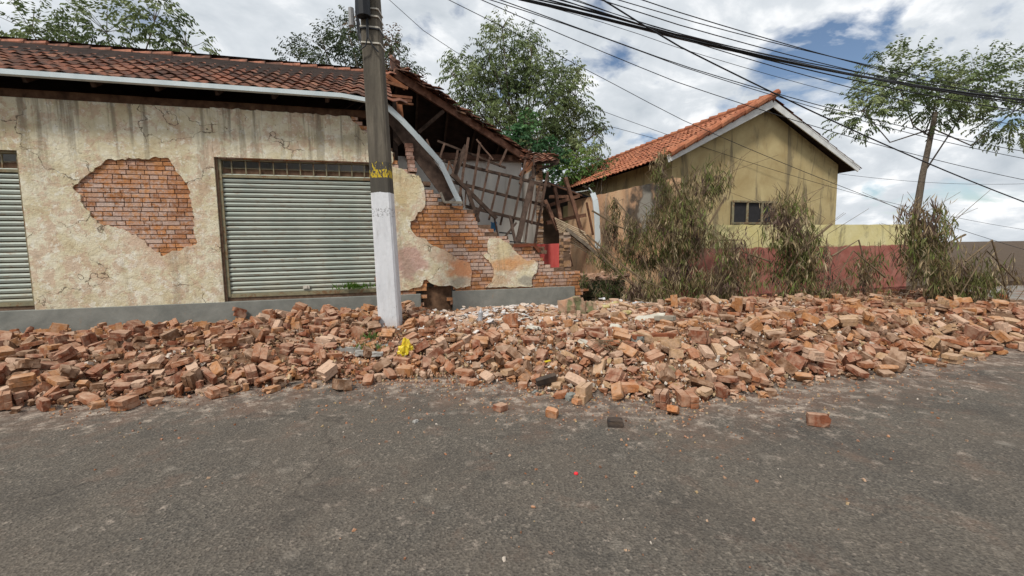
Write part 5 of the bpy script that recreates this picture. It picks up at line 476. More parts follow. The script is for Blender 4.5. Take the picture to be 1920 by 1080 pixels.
-265,783,181,60,4,1,1,725,992,164,-11,11,29,2,460,642,226,12,20,24,3,805,805,252,13,7,56,0,810,1016,159,-7,-7,-39,3,-353,740,260,-24,-41,35,1,431,1095,111,-38,-24,23,2,487,963,132,42,7,5,3,845,789,208,-1,4,62,0,439,959,158,-45,5,44,2,422,821,240,-11,42,-46,3,354,699,205,0,2,-35,3,583,798,211,27,38,38,2,233,1098,104,0,2,-3,0,491,753,203,28,-32,-36,1,234,474,94,0,-3,-63,2,-555,726,148,-43,6,-9,2,-224,580,68,25,-36,-38,1,699,1036,129,-1,0,-50,0,-561,537,180,-4,-15,53,4,-540,655,140,8,1,-62,2,-217,847,203,-13,-22,46,0,-313,741,214,8,-1,1,0,-383,502,78,5,16,-18,1,113,532,134,-30,6,47,3,-812,694,168,-60,-20,-6,0,343,848,230,-3,-7,-48,3,470,666,228,41,-10,45,1,-647,742,174,43,45,1,2,420,743,206,-40,19,41,3,-510,569,195,15,10,57,1,379,724,213,33,29,27,0,-130,711,174,30,-52,-18,4,986,995,212,3,-2,-29,3,-339,842,190,-11,62,-4,2,-243,871,230,0,-2,40,2,669,790,222,-7,14,18,4,-701,699,152,-13,3,57,2,196,510,154,39,4,-3,2,
466,593,140,-37,-5,35,1,426,601,183,-15,15,-36,1,371,622,226,-54,32,-5,3,-691,633,150,-41,42,-10,1,442,832,230,-24,38,25,3,651,964,178,29,-56,7,0,-114,800,200,-3,1,-32,2,-179,534,26,-18,43,-37,3,106,467,35,54,-29,-10,1,751,656,51,-2,44,14,1,667,806,214,53,-11,14,0,699,927,242,-51,-36,8,0,564,935,185,44,-4,-45,1,536,882,270,-1,-22,-60,3,-194,891,185,-2,0,-26,2,-250,497,13,28,56,0,3,640,950,235,-4,8,-20,4,-378,707,188,1,46,42,1,741,649,75,-49,33,21,4,-285,556,85,-5,14,60,1,450,648,222,-3,9,-43,2,447,696,204,0,-44,0,3,-510,808,236,10,-45,-36,4,737,730,191,38,-49,-10,0,382,673,184,1,-1,-18,3,-283,727,166,-63,7,5,1,409,864,248,-43,-21,22,3,-516,482,90,-12,-62,1,0,831,806,225,0,44,-23,4,814,699,82,-53,31,11,0,309,796,247,-1,-1,8,4,-422,678,181,39,-23,-20,1,-47,502,16,0,0,29,1,-236,748,207,-7,3,54,0,522,1058,138,42,3,3,4,381,996,115,-27,57,-2,0,-266,700,142,46,40,11,2,299,529,93,-45,42,13,1,-624,775,158,56,26,-8,0,
-504,778,151,31,51,14,0,-484,479,35,33,29,33,3,415,747,243,-16,-40,-17,0,-540,550,142,9,37,-16,3,-248,826,248,-13,3,-6,0,600,637,134,20,-12,54,4,-478,754,172,-1,-10,50,0,454,552,71,7,-11,59,1,298,905,168,-7,-1,-16,3,637,632,87,2,9,53,0,-191,901,195,10,-58,12,3,500,602,132,-7,3,62,1,-690,714,132,25,40,34,2,234,578,160,-37,51,-1,3,-490,664,130,-15,-42,43,3,-810,736,158,-34,30,31,3,-522,638,138,-23,-39,39,1,-494,460,34,32,-31,-33,2,554,611,106,39,40,-24,1,-389,496,28,-1,6,-63,3,-417,740,178,-11,-8,-56,2,37,544,116,-30,54,5,2,-431,810,186,43,-24,-17,0,-288,821,182,-59,22,2,1,642,626,40,-5,-63,-9,3,246,577,200,-63,3,-6,0,683,844,202,-63,8,-4,3,-397,711,176,-15,-12,-52,1,711,693,147,-14,60,-12,3,364,605,173,4,62,-7,3,545,820,223,2,0,36,3,643,647,108,27,5,34,1,-295,571,88,2,11,-38,3,947,888,220,-61,19,-1,1,-486,793,140,-47,0,-3,3,511,593,78,7,-3,62,3,-267,881,198,3,41,-2,3,117,552,182,43,42,-9,2,
-382,603,172,-58,25,-1,1,109,446,42,-6,-17,37,0,531,958,132,-1,-7,-58,3,659,1056,120,0,-3,-57,0,-312,821,218,38,46,-16,2,-274,664,126,61,-3,-12,0,195,600,166,31,55,0,3,-579,594,172,-24,58,4,2,503,990,136,0,0,60,4,-195,537,28,39,-26,36,3,-333,678,175,-19,44,23,3,-526,568,198,37,10,14,3,-410,530,126,9,2,-63,0,937,919,253,-36,-27,-37,2,-94,553,80,-5,26,-43,1,-639,725,168,-3,-63,5,0,-506,456,26,-2,44,4,3,-192,700,99,3,43,45,3,880,757,170,8,2,22,1,-20,581,126,-19,23,54,3,-118,735,144,35,52,3,1,261,444,14,0,0,46,3,234,451,17,3,-3,45,3,601,900,257,0,25,51,4,-523,544,140,4,-3,10,3,349,500,16,-16,-61,-3,3,836,780,220,-22,35,-43,3,384,1096,96,0,0,-34,3,797,660,19,-35,-53,-3,3,-276,831,251,-6,7,-19,4,-572,504,163,-5,11,61,4,-442,606,168,54,-32,9,0,408,636,208,1,-2,-56,0,-529,571,181,20,-29,52,0,-386,788,295,2,-62,-3,4,232,1137,101,-1,1,9,0,-19,549,94,25,33,44,2,325,842,258,-8,0,46,0,670,863,222,-32,26,33,1,
683,654,88,-13,14,-41,1,154,580,184,56,-25,2,1,764,666,60,33,-49,-22,0,-688,711,176,-3,0,-49,1,-672,596,136,-18,-61,1,1,477,1122,98,19,60,0,2,-401,634,187,2,-4,8,1,311,614,200,-48,-6,-40,3,-334,811,243,-28,-9,36,1,-520,470,72,15,-53,-2,1,-424,793,242,-13,6,27,0,422,515,28,30,33,33,1,456,726,192,-54,-33,0,3,517,927,178,-8,-7,-36,1,-159,729,122,-49,-40,-5,3,407,711,245,42,17,14,0,-2,513,16,0,0,-49,2,896,1034,185,-14,-10,-61,1,467,560,88,6,14,-53,2,851,934,233,-59,-24,3,3,761,1058,123,0,-1,-60,2,-225,800,162,-1,1,-63,0,328,1018,105,0,1,63,2,389,741,194,1,-1,-62,3,308,971,112,38,-51,1,3,381,808,288,12,11,-37,0,685,948,213,11,36,-23,1,-71,550,55,-32,-33,20,3,-454,770,150,-2,1,60,3,665,622,38,33,33,25,3,-641,717,134,13,-46,-41,3,820,766,216,0,-26,3,2,-763,647,184,11,-5,57,0,130,464,42,25,31,42,1,605,865,230,44,44,-6,3,674,603,45,0,0,-9,0,-175,732,170,-12,-17,59,4,-286,746,216,2,-3,62,3,902,928,253,-7,-63,0,0,
-804,715,179,3,56,27,1,899,795,227,19,-1,-14,0,-524,592,162,22,-16,46,3,600,602,32,-17,-60,-7,3,-535,737,148,-41,19,39,3,560,703,202,13,6,17,1,-672,646,190,-1,0,-21,1,-60,520,49,-1,-2,61,0,-182,789,207,8,-2,-32,0,-317,706,225,43,19,11,1,-517,773,149,-47,-6,3,1,892,863,230,1,-2,62,3,878,744,170,-22,-52,-28,0,-369,696,198,29,-36,-31,1,-388,675,195,-9,-60,1,3,-534,463,38,-6,-41,-12,3,118,677,194,7,2,1,2,-478,820,130,-49,39,-4,2,346,767,275,-34,-51,-11,4,326,745,318,9,-4,47,1,-507,635,197,11,1,-50,4,414,523,86,-23,11,37,4,895,967,216,4,0,59,3,890,950,216,-3,-63,0,3,406,764,242,-17,-16,-57,3,-302,727,186,4,60,-18,0,-858,716,156,16,-38,-39,0,753,888,250,-39,-50,-1,1,669,646,87,-12,10,-56,0,901,751,155,-7,7,15,3,651,600,30,2,-23,-59,2,-314,650,164,43,44,-13,0,562,792,258,-50,-38,-2,4,-541,727,159,-9,34,14,1,438,843,240,-24,37,-37,0,196,437,45,1,1,-60,2,-524,743,161,-1,-24,-10,3,-167,543,70,-52,-28,0,0,
149,532,173,-59,20,-12,1,452,1105,96,0,0,60,3,892,1009,230,-8,0,21,1,882,791,210,-1,2,55,1,564,690,214,-17,16,-20,3,387,534,112,-16,-58,-19,0,-443,496,88,-52,-35,9,2,516,663,240,-57,5,26,1,254,497,82,11,-5,49,1,-748,678,130,-2,-1,-5,3,317,730,231,5,1,28,3,-150,733,186,9,4,-41,4,-620,736,188,43,-1,-18,2,640,1005,140,-59,-13,3,1,839,845,210,0,18,60,0,-438,583,172,-10,-11,-39,2,-86,621,174,-5,-4,-54,3,-358,500,82,51,0,-18,0,421,1059,97,49,40,-1,3,438,925,152,-15,37,-47,3,-233,852,205,5,-11,7,2,-400,552,136,-14,-61,9,0,-517,704,159,-15,-40,-18,2,-148,684,118,0,-7,22,1,-584,784,147,37,-24,-29,3,-670,744,146,-17,41,18,3,-374,738,172,-9,62,0,1,-142,895,122,-2,3,63,1,959,1082,128,-5,0,17,3,-105,534,26,38,-25,-28,3,428,542,70,-2,9,-63,0,-730,716,123,-2,0,7,3,549,938,194,13,58,12,0,459,966,125,-21,-60,0,3,636,804,168,-2,1,-30,3,653,625,74,-42,6,-33,2,94,510,144,-33,-49,20,0,541,873,258,1,1,52,3,640,617,68,-7,-62,7,0,
-551,711,184,48,40,0,3,770,1011,150,39,-49,8,3,302,613,217,-19,-48,31,1,-582,731,126,-22,59,0,3,956,844,198,2,-1,17,3,340,558,150,25,54,-5,1,-760,670,160,17,39,-47,1,456,734,208,44,-4,-4,2,-679,636,163,23,54,14,0,-566,720,170,-14,4,-21,0,245,620,229,6,-2,-44,2,-709,740,160,-16,9,-50,2,-229,885,206,18,-39,-40,3,-475,725,160,38,19,26,3,478,691,206,-5,42,-46,3,172,557,207,-25,-41,35,0,-707,690,151,37,-22,-23,1,-578,682,196,0,16,-41,1,577,827,253,6,1,-6,0,830,794,248,9,55,27,0,466,993,120,33,-54,0,3,-324,547,146,19,-2,51,4,125,544,176,59,-6,6,0,455,595,140,17,-42,-1,1,488,938,152,61,13,0,1,-319,762,250,10,9,-26,4,1006,889,230,-3,2,-55,4,467,749,206,44,5,5,1,588,711,209,41,-13,-45,3,-653,628,175,-16,-61,4,0,-234,603,54,60,-19,-1,3,68,517,124,11,10,42,3,324,593,204,-36,-3,-52,1,-382,700,212,22,-43,-36,3,-625,640,186,-9,-26,-56,2,678,773,244,44,-45,3,2,856,1003,194,-5,-10,-44,2,-524,755,140,47,41,0,3,
-601,548,120,-5,6,-16,1,455,614,162,10,-11,51,3,-606,668,196,-4,-8,-4,0,-700,733,190,-34,31,-27,2,-519,781,160,35,23,-10,1,-365,543,110,12,0,-6,2,538,754,218,39,-27,36,3,-32,513,31,15,-8,-32,0,683,812,246,-1,-57,27,0,674,612,68,57,-22,1,2,721,632,24,-43,8,44,3,50,453,15,8,62,0,2,461,623,218,8,26,-56,0,-721,677,168,-5,-21,-59,0,384,657,235,13,61,6,0,613,763,234,-6,20,0,0,223,600,176,0,41,46,2,140,522,164,-27,-53,-24,0,-583,795,146,-2,3,-63,1,-342,774,218,-20,0,60,1,-536,706,163,-3,44,5,2,652,836,208,26,-2,20,2,-209,700,88,22,59,0,3,334,942,118,0,0,60,2,665,654,132,59,15,2,4,571,672,203,25,-16,-12,1,-187,842,226,0,-2,23,1,297,742,220,2,26,6,3,252,592,216,7,-5,-21,2,1,540,70,-19,60,-3,0,-518,726,183,-57,-3,18,2,395,773,230,15,-45,2,3,-386,706,230,-49,5,38,3,742,1098,111,39,49,-1,3,-337,746,202,10,41,46,1,572,937,163,40,-49,6,3,595,661,196,-37,-47,0,0,471,527,47,38,-19,-33,0,975,831,190,4,1,-7,3,
-398,587,180,-9,46,-41,0,392,1058,112,27,-35,-35,1,-215,885,234,-37,-22,16,4,-333,690,194,6,3,58,3,-246,796,220,62,-7,-8,2,655,778,181,-4,2,26,3,547,544,13,0,0,31,3,-331,473,31,0,0,60,4,-541,649,195,15,61,-6,4,-650,703,186,32,-44,-31,0,413,620,229,-6,46,-10,1,-278,814,194,14,-5,55,2,342,699,232,6,44,38,1,-45,562,121,27,-26,-11,2,-173,567,47,6,-3,15,3,711,672,115,10,8,-25,1,297,713,240,13,-7,-58,0,-285,685,146,17,3,-44,0,-542,765,150,-27,-50,25,2,447,722,224,-53,31,12,0,-656,711,174,29,-11,52,4,805,768,230,-2,45,-45,1,-771,704,159,62,-7,-11,3,-461,662,186,-2,21,-55,0,8,520,52,9,27,-10,2,-569,490,94,9,29,-55,0,362,716,210,9,45,42,3,936,844,196,0,-2,42,3,796,741,197,-60,-6,1,0,-507,807,157,-10,4,-7,4,271,993,112,0,-44,46,3,-260,651,120,0,0,-54,2,-745,625,142,44,14,12,2,292,793,289,-34,-47,22,0,786,652,16,0,3,-61,3,672,894,242,-63,-3,-1,2,-205,621,44,2,-5,-63,2,735,679,101,46,-12,-26,0,593,805,190,37,-51,-7,3,
-280,606,116,31,7,-4,0,-502,651,202,56,1,-14,3,695,908,240,7,41,45,1,391,544,108,11,17,-46,0,795,782,222,1,47,38,0,-544,786,128,-1,0,-63,1,-201,686,126,-2,21,-60,4,338,601,225,-15,41,44,4,816,973,226,-5,4,61,1,-119,710,191,-8,17,-53,2,439,680,239,0,-9,25,1,482,1085,106,14,42,-15,3,52,544,104,0,-11,36,3,689,790,186,-37,51,-2,3,-336,520,53,3,11,-48,0,-751,714,193,-47,-6,16,4,610,820,206,21,17,50,3,14,565,116,-13,-57,-20,2,126,482,50,-60,-19,-7,3,-50,661,216,-9,-22,58,1,-304,606,132,-5,5,-44,1,-564,765,168,-31,-33,-30,3,-308,585,154,6,6,4,2,-354,812,243,-36,46,14,0,554,574,19,-59,-23,0,3,-445,532,136,-12,-19,59,0,-263,532,58,3,3,-27,1,659,1128,113,56,23,-15,1,-213,818,216,2,-15,-40,4,849,769,217,-8,42,45,2,442,763,268,6,-6,-55,1,-490,487,55,40,40,-20,1,338,820,275,12,41,46,0,380,1058,100,34,-53,0,1,-291,874,234,1,-1,-63,3,399,1148,98,0,0,-31,0,778,1004,166,-9,0,29,1,448,663,238,-1,63,-2,0,186,446,34,-13,3,55,1,
870,1161,118,17,-61,1,4,-620,570,124,32,-54,1,3,-432,767,248,-43,3,-6,4,-438,678,182,-14,58,-21,1,313,772,238,19,38,44,3,-785,662,211,63,2,-6,0,295,1055,106,27,-36,27,3,278,802,266,10,-62,2,1,-350,759,239,-8,-47,41,1,362,615,188,-2,60,19,1,-764,665,144,-38,-26,-35,3,-355,650,200,43,21,16,2,-714,614,178,-36,-27,7,2,690,617,14,1,0,-5,3,-557,792,139,45,-3,-8,3,611,718,224,-6,-10,50,0,574,1010,138,-44,8,-8,2,-417,828,223,-4,0,61,1,376,730,286,13,-41,45,2,514,838,246,-16,-42,44,1,-761,730,159,2,2,27,2,459,1115,99,0,0,-56,1,-270,682,126,56,-29,-6,1,927,830,204,-4,46,-42,0,-371,508,70,-60,16,2,3,956,828,193,2,2,-42,1,404,542,81,-15,-21,-57,1,599,707,201,-46,-40,5,2,313,590,240,-16,-12,35,0,568,855,295,-7,-3,21,2,-455,825,151,-53,33,-4,2,-693,677,174,-1,-11,-32,0,488,869,286,-2,0,62,3,-614,705,156,11,-8,-38,2,313,853,223,-14,-22,-37,1,-28,602,182,-26,-57,-9,4,-602,532,138,-7,-25,-58,1,477,712,226,26,-36,28,2,
-174,634,96,7,16,34,0,-303,712,179,-21,19,1,2,581,722,208,-7,61,13,2,560,776,199,-58,-25,0,3,261,485,60,-32,-20,-36,3,-469,476,34,33,-33,30,3,553,742,179,15,-39,-46,3,935,932,238,-59,-11,-20,1,404,674,239,-20,22,-2,0,-642,606,189,-29,28,-34,4,756,945,258,62,-9,-1,3,-510,433,14,17,-61,0,3,-378,548,128,-21,-8,-51,3,954,951,232,0,-22,-57,0,86,530,136,-3,-53,27,1,767,912,250,20,-9,-23,0,614,825,232,-1,17,13,0,-258,856,198,42,-20,-18,3,-127,596,128,14,-11,-59,4,-677,757,176,1,2,-27,2,688,792,228,-13,15,-45,1,632,813,189,-58,-20,15,1,-722,694,163,-24,-9,-57,2,388,763,224,-22,41,-32,2,-617,756,164,7,-16,29,0,201,451,28,22,-41,17,3,788,813,242,-3,-7,8,3,-100,540,37,-36,22,-20,1,-516,463,36,13,-17,5,3,-574,676,149,-2,2,60,2,587,599,94,47,25,4,4,897,773,216,47,9,6,1,-400,715,213,-30,-40,-3,3,-314,792,226,20,-59,6,1,736,979,171,35,-52,9,2,-480,712,156,-40,-19,10,1,393,706,203,-63,-10,-1,2,352,964,116,-1,0,31,0,
-198,591,95,-9,8,-30,4,-484,806,135,42,-6,46,3,950,1006,229,-34,31,33,1,334,776,240,50,5,2,2,299,865,200,37,8,8,1,680,974,162,-1,-7,-62,1,718,782,220,-9,42,-45,2,-281,694,124,11,-10,-46,1,694,629,20,-63,8,1,3,230,441,14,0,0,-63,3,-380,762,228,26,-1,-47,0,520,718,207,-20,-58,-2,2,583,880,246,45,40,14,2,73,443,43,-22,39,-39,4,63,568,154,-9,-14,30,1,-607,779,140,-33,54,3,0,-213,632,78,-15,58,-17,4,404,500,48,2,7,-44,0,157,522,134,21,-35,-46,3,-166,742,154,-38,46,11,0,976,1071,164,17,59,10,0,494,604,170,-4,10,-52,0,-646,668,175,28,8,54,0,-530,582,170,-47,3,43,3,342,879,185,-6,9,57,0,608,963,180,49,28,8,0,-370,855,201,-45,7,14,1,-454,453,34,3,9,-10,0,-671,599,184,-29,56,-2,0,628,572,13,0,0,37,3,-624,584,180,-47,-43,0,2,-387,540,119,57,13,12,1,436,1053,142,-4,-17,-10,4,300,924,142,-21,40,-41,0,141,469,38,-35,-52,-9,3,-276,500,46,-57,28,1,1,587,927,236,47,-35,-17,4,-328,751,186,1,5,-30,3,-211,542,28,2,-63,-5,3,
641,782,180,58,23,-3,3,-370,491,70,-44,-4,45,4,-493,676,133,58,15,14,3,-432,645,212,50,13,18,0,577,907,195,-5,-6,-48,3,361,512,136,-6,4,-62,4,-470,483,45,47,3,4,2,-547,577,186,-8,62,-4,0,-414,632,200,44,-41,-19,0,311,499,48,17,59,11,1,-582,576,154,3,-9,59,0,-601,582,172,-12,15,-42,0,334,535,93,-45,-10,7,1,922,962,224,-20,-39,-22,1,-223,844,230,37,-2,34,0,]
SH = {0: (.232, .113, .059), 1: (.13, .108, .059), 2: (.178, .113, .057), 3: (.085, .085, .05), 4: (.24, .17, .12)}
PAL = [('red', (.29, .115, .055)), ('orange', (.37, .17, .07)), ('brown', (.16, .083, .045)), ('pale pink', (.49, .33, .235)), ('dark red', (.21, .075, .04)), ('tan', (.40, .255, .145))]
def cluster_shape(var):
    r = random.Random(400+var); vs = []; fs = []; dx, dy, dz = SH[4]
    cells = [(0, 0), (1, 0), (0, 1), (1, 1)]
    for i, (a_, b_) in enumerate(cells):
        if i == 3 and var % 2: continue
        w2 = dy/2; h2 = dz/2; o = Vector((r.uniform(-.03, .03), (a_-.5)*w2, (b_-.5)*h2)); L_ = dx*r.uniform(.6, 1); j0 = len(vs)
        for z_ in (-1, 1):
            for x_, y_ in ((-1, -1), (1, -1), (1, 1), (-1, 1)): vs.append(tuple(o+Vector((x_*L_/2+r.uniform(-.012, .006), y_*(w2/2-.004)+r.uniform(-.003, .003), z_*(h2/2-.004)+r.uniform(-.003, .003)))))
        for q in ((3,2,1,0),(4,5,6,7),(0,1,5,4),(1,2,6,5),(2,3,7,6),(3,0,4,7)): fs.append(tuple(j0+k for k in q))
    j0 = len(vs); m_ = .82
    for z_ in (-1, 1):
        for x_, y_ in ((-1, -1), (1, -1), (1, 1), (-1, 1)): vs.append((x_*dx*.36, y_*dy*.44*(m_ if var % 2 else 1), z_*dz*.44*(m_ if var % 2 else 1)))
    for q in ((3,2,1,0),(4,5,6,7),(0,1,5,4),(1,2,6,5),(2,3,7,6),(3,0,4,7)): fs.append(tuple(j0+k for k in q))
    return vs, fs
def brick_shape(kind, var):
    if kind == 4: return cluster_shape(var)
    r = random.Random(kind*31+var*7+1); dx, dy, dz = [q/2 for q in SH[kind]]
    bm = bmesh.new(); bmesh.ops.create_cube(bm, size=1)
    for v_ in bm.verts: v_.co = Vector((v_.co.x*2*dx, v_.co.y*2*dy, v_.co.z*2*dz))
    ends = {0: 0, 1: 1, 2: 1, 3: 2}[kind]
    bmesh.ops.subdivide_edges(bm, edges=bm.edges[:], cuts=2, use_grid_fill=True)
    for v_ in bm.verts:
        p = v_.co; j = .0022
        p += Vector((r.uniform(-j, j), r.uniform(-j, j), r.uniform(-j, j)))
        if ends and p.x > dx*.6: p.x -= r.uniform(0, .05)
        if ends == 2 and p.x < -dx*.6: p.x += r.uniform(0, .03)
    # worn and chipped corners
    cs = [v_ for v_ in bm.verts if abs(v_.co.x) > dx*.8 and abs(v_.co.y) > dy*.8 and abs(v_.co.z) > dz*.8]
    for v_ in cs:
        if r.random() < .8: v_.co *= 1-r.uniform(.02, .2)
    for v_ in bm.verts:
        n = sum((abs(v_.co.x) > dx*.9, abs(v_.co.y) > dy*.9, abs(v_.co.z) > dz*.9))
        if n >= 2: v_.co *= 1-r.uniform(.0, .035)
    vs = [tuple(v_.co) for v_ in bm.verts]; fs = [tuple(q.index for q in f.verts) for f in bm.faces]; bm.free(); return vs, fs
SHAPES = {(k, v_): brick_shape(k, v_) for k in SH for v_ in range(5)}
_cache = {}
def brick_mesh(kind, var, ci):
    key = (kind, var, ci)
    if key not in _cache:
        vs, fs = SHAPES[(kind, var)]; m = bpy.data.meshes.new('loose_brick'); m.from_pydata(vs, [], fs)
        ca = m.color_attributes.new('tint', 'FLOAT_COLOR', 'CORNER'); c = PAL[ci][1]; ca.data.foreach_set('color', [c[0], c[1], c[2], 1]*len(m.loops)); m.materials.append(m_brick); _cache[key] = m
    return _cache[key]
recs = []
for i in range(0, len(DATA), 7):
    x_, y_, z_, a_, b_, c_, k_ = DATA[i:i+7]; q = Vector((a_, b_, c_))/63.5
    w_ = math.sqrt(max(0, 1-q.length_squared)); recs.append((Vector((x_*.01, y_*.01, z_*.002)), Quaternion((w_, q.x, q.y, q.z)).normalized(), k_))
def proj(p):
    d = p-EYE; z = d.dot(_f); return (960+FPX*d.dot(_r)/z, 540-FPX*d.dot(_u)/z, z)
RB = []
for p, q, k in recs:
    px, py, dz = proj(p) if p.y > .3 else (-999, 0, 1)
    u_, v_ = uvof(p.x, p.y); r = rnd.random()
    flatp = u_ > -1.8 and v_ > -2.7 and u_ < 2.2
    if flatp: ci = 3 if r < .7 else 5 if r < .86 else 1 if r < .93 else 0
    elif v_ > -1.2: ci = 0 if r < .35 else 1 if r < .7 else 4 if r < .85 else 3
    elif p.x < -.9: ci = 0 if r < .3 else 4 if r < .62 else 2 if r < .8 else 1 if r < .93 else 3
    else: ci = 0 if r < .25 else 1 if r < .43 else 2 if r < .6 else 4 if r < .78 else 5 if r < .92 else 3
    inph = 650 < px < 1270 and -50 < py < 1100
    RB.append(dict(p=p, q=q, k=k, ci=ci, px=px, py=py, z=dz, inph=inph, uv=(u_, v_), var=rnd.randrange(5), seen=-60 < px < 1980 and py < 1130))
# draw order test: a brick under others is not chosen
cell = {}
for i, r in enumerate(RB): cell.setdefault((int(r['p'].x/.12), int(r['p'].y/.12)), []).append(r['p'].z)
def topmost(r):
    a_, b_ = int(r['p'].x/.12), int(r['p'].y/.12)
    return not any(z_ > r['p'].z+.05 for dx in (-1, 0, 1) for dy in (-1, 0, 1) for z_ in cell.get((a_+dx, b_+dy), []))
cand = [r for r in RB if r['inph'] and topmost(r)]
cand.sort(key=lambda r: -(SH[r['k']][0]/r['z']**2)); PICK = cand[:300]; ids = {id(r) for r in PICK}
PLACES = [('by the pole foot', 733, 615, 45), ('by the yellow bag', 760, 658, 40), ('by the plastic bottle', 901, 640, 32), ('below the blackened long brick', 1030, 735, 40),
          ('before the dead leaves', 1215, 600, 34), ('by the mossy masonry lump', 1060, 588, 26)]
def place_words(r):
    for w, x_, y_, rad in PLACES:
        if math.hypot(r['px']-x_, r['py']-y_) < rad: return w
    d = edist(r['p'].x, r['p'].y)
    if d < 0: return 'alone on the asphalt, %s' % ['far left', 'left', 'centre left', 'centre', 'centre right', 'right', 'far right'][max(0, min(6, int((r['px']-656)/87)))] + ''
    side = ['far left', 'left', 'centre left', 'centre', 'centre right', 'right', 'far right'][max(0, min(6, int((r['px']-656)/87)))]
    if d < .4: return 'at the heap foot, %s' % side
    if r['uv'][1] > -1.6: return 'near the plinth, %s' % side
    return '%s front slope, %s' % ('lower' if d < .9 else 'upper', side)
lab = {}
for r in PICK:
    up = r['q'] @ Vector((0, 0, 1)); lx = r['q'] @ Vector((1, 0, 0))
    pose = 'standing on end' if abs(lx.z) > .75 else 'lying flat' if abs(up.z) > .93 else 'on its edge' if abs(up.z) < .35 else 'tilted'
    kindw = {0: 'whole', 1: 'half', 2: 'three-quarter', 3: 'small broken', 4: 'mortared lump of'}[r['k']]
    r['lab'] = '%s %s brick %s %s' % (kindw, PAL[r['ci']][0], pose, place_words(r)); lab.setdefault(r['lab'], []).append(r)
NUM = ['', 'first', 'second', 'third', 'fourth', 'fifth', 'sixth', 'seventh', 'eighth', 'ninth', 'tenth', 'eleventh', 'twelfth', 'thirteenth', 'fourteenth', 'fifteenth', 'sixteenth']; CNT = ['', 'one', 'two', 'three', 'four', 'five', 'six', 'seven', 'eight', 'nine', 'ten', 'eleven', 'twelve', 'thirteen', 'fourteen', 'fifteen', 'sixteen']
for k_, g_ in lab.items():
    if 1 < len(g_) <= 16:
        g_.sort(key=lambda r: r['px'])
        for i, r in enumerate(g_):
            w_ = ', %s of %s from left' % (NUM[i+1], CNT[len(g_)])
            if len((k_+w_).split()) <= 16: r['lab'] = k_+w_
for r in PICK:
    m = brick_mesh(r['k'], r['var'], r['ci']); o = bpy.data.objects.new('loose_brick', m); COL.objects.link(o)
    o.location = r['p']; o.rotation_mode = 'QUATERNION'; o.rotation_quaternion = r['q']
    tag(o, r['lab'], 'brick', 'loose bricks fallen from the wall')
b = MB()
for r in RB:
    if id(r) in ids or not (-200 < r['px'] < 2120): continue
    vs, fs = SHAPES[(r['k'], r['var'])]; i0 = len(b.v); Mx = Matrix.Translation(r['p']) @ r['q'].to_matrix().to_4x4(); b.v += [tuple(Mx @ Vector(q)) for q in vs]
    b.f += [tuple(i0+k for k in f) for f in fs]; b.c += [PAL[r['ci']][1]]*len(fs)
tag(b.build('brick_rubble', m_brick), 'mass of further fallen bricks packed between and behind the loose ones', 'rubble', kind='stuff')
# crumbs, chips and plaster bits
b = MB(); rn = random.Random(3); CC = [(.29, .115, .05), (.38, .17, .07), (.42, .28, .18), (.54, .48, .41), (.36, .21, .12), (.17, .085, .05), (.40, .29, .15)]
def chip(b, p, s, c, rn):
    q = Euler((rn.random()*6, rn.random()*6, rn.random()*6)).to_matrix()
    pts = [p+q @ Vector((x*s*rn.uniform(.6, 1.3), y*s*rn.uniform(.4, 1), z*s*rn.uniform(.3, .7))) for x, y, z in ((-1,-1,-1),(1,-1,-1),(1,1,-1),(-1,1,-1),(-1,-1,1),(1,-1,1),(1,1,1),(-1,1,1))]
    b.hexa(pts, c)
n = 0
while n < 24000:
    Y = rn.uniform(1.2, 10); X = rn.uniform(-1.1, 1.1)*Y
    if rn.random() > .35 and not abs(X) < .45*Y: continue
    d = edist(X, Y); pr = 1 if d > 0 else math.exp(d/.34)+.012
    if uvof(X, Y)[1] > -.1 or rn.random() > pr: continue
    n += 1; s = rn.choice([.005, .006, .008, .008, .011, .014, .022]) if d > -.1 else rn.choice([.004, .005, .007, .011])
    z = moundz(X, Y) if d > 0 else 0
    w_ = rn.random(); c = CC[int(w_*7) if int(w_*7) != 3 or rn.random() < .4 else 0] if uvof(X, Y)[0] < -1.9 or d < 0 else CC[min(6, int(w_*8)) if w_ < .88 else 3]
    chip(b, Vector((X, Y, z+s*.3+(rn.random()*.05 if d > .3 else 0))), s, c, rn)
for _ in range(5200):
    Y = rn.uniform(3.6, 10); X = rn.uniform(-1.1, 1.1)*Y
    if edist(X, Y) < .05 or uvof(X, Y)[1] > -.1: continue
    s = rn.choice([.012, .016, .02, .026, .034]); w_ = rn.random(); c = CC[0] if w_ < .3 else CC[1] if w_ < .5 else CC[5] if w_ < .7 else CC[2] if w_ < .85 else CC[6] if w_ < .95 else CC[3]
    chip(b, Vector((X, Y, H(X, Y)+rn.uniform(.02, .075))), s, c, rn)
tag(b.build('masonry_crumbs', m_crumb), 'crumbs of brick, mortar and white plaster strewn over heap and asphalt', 'rubble', kind='stuff')
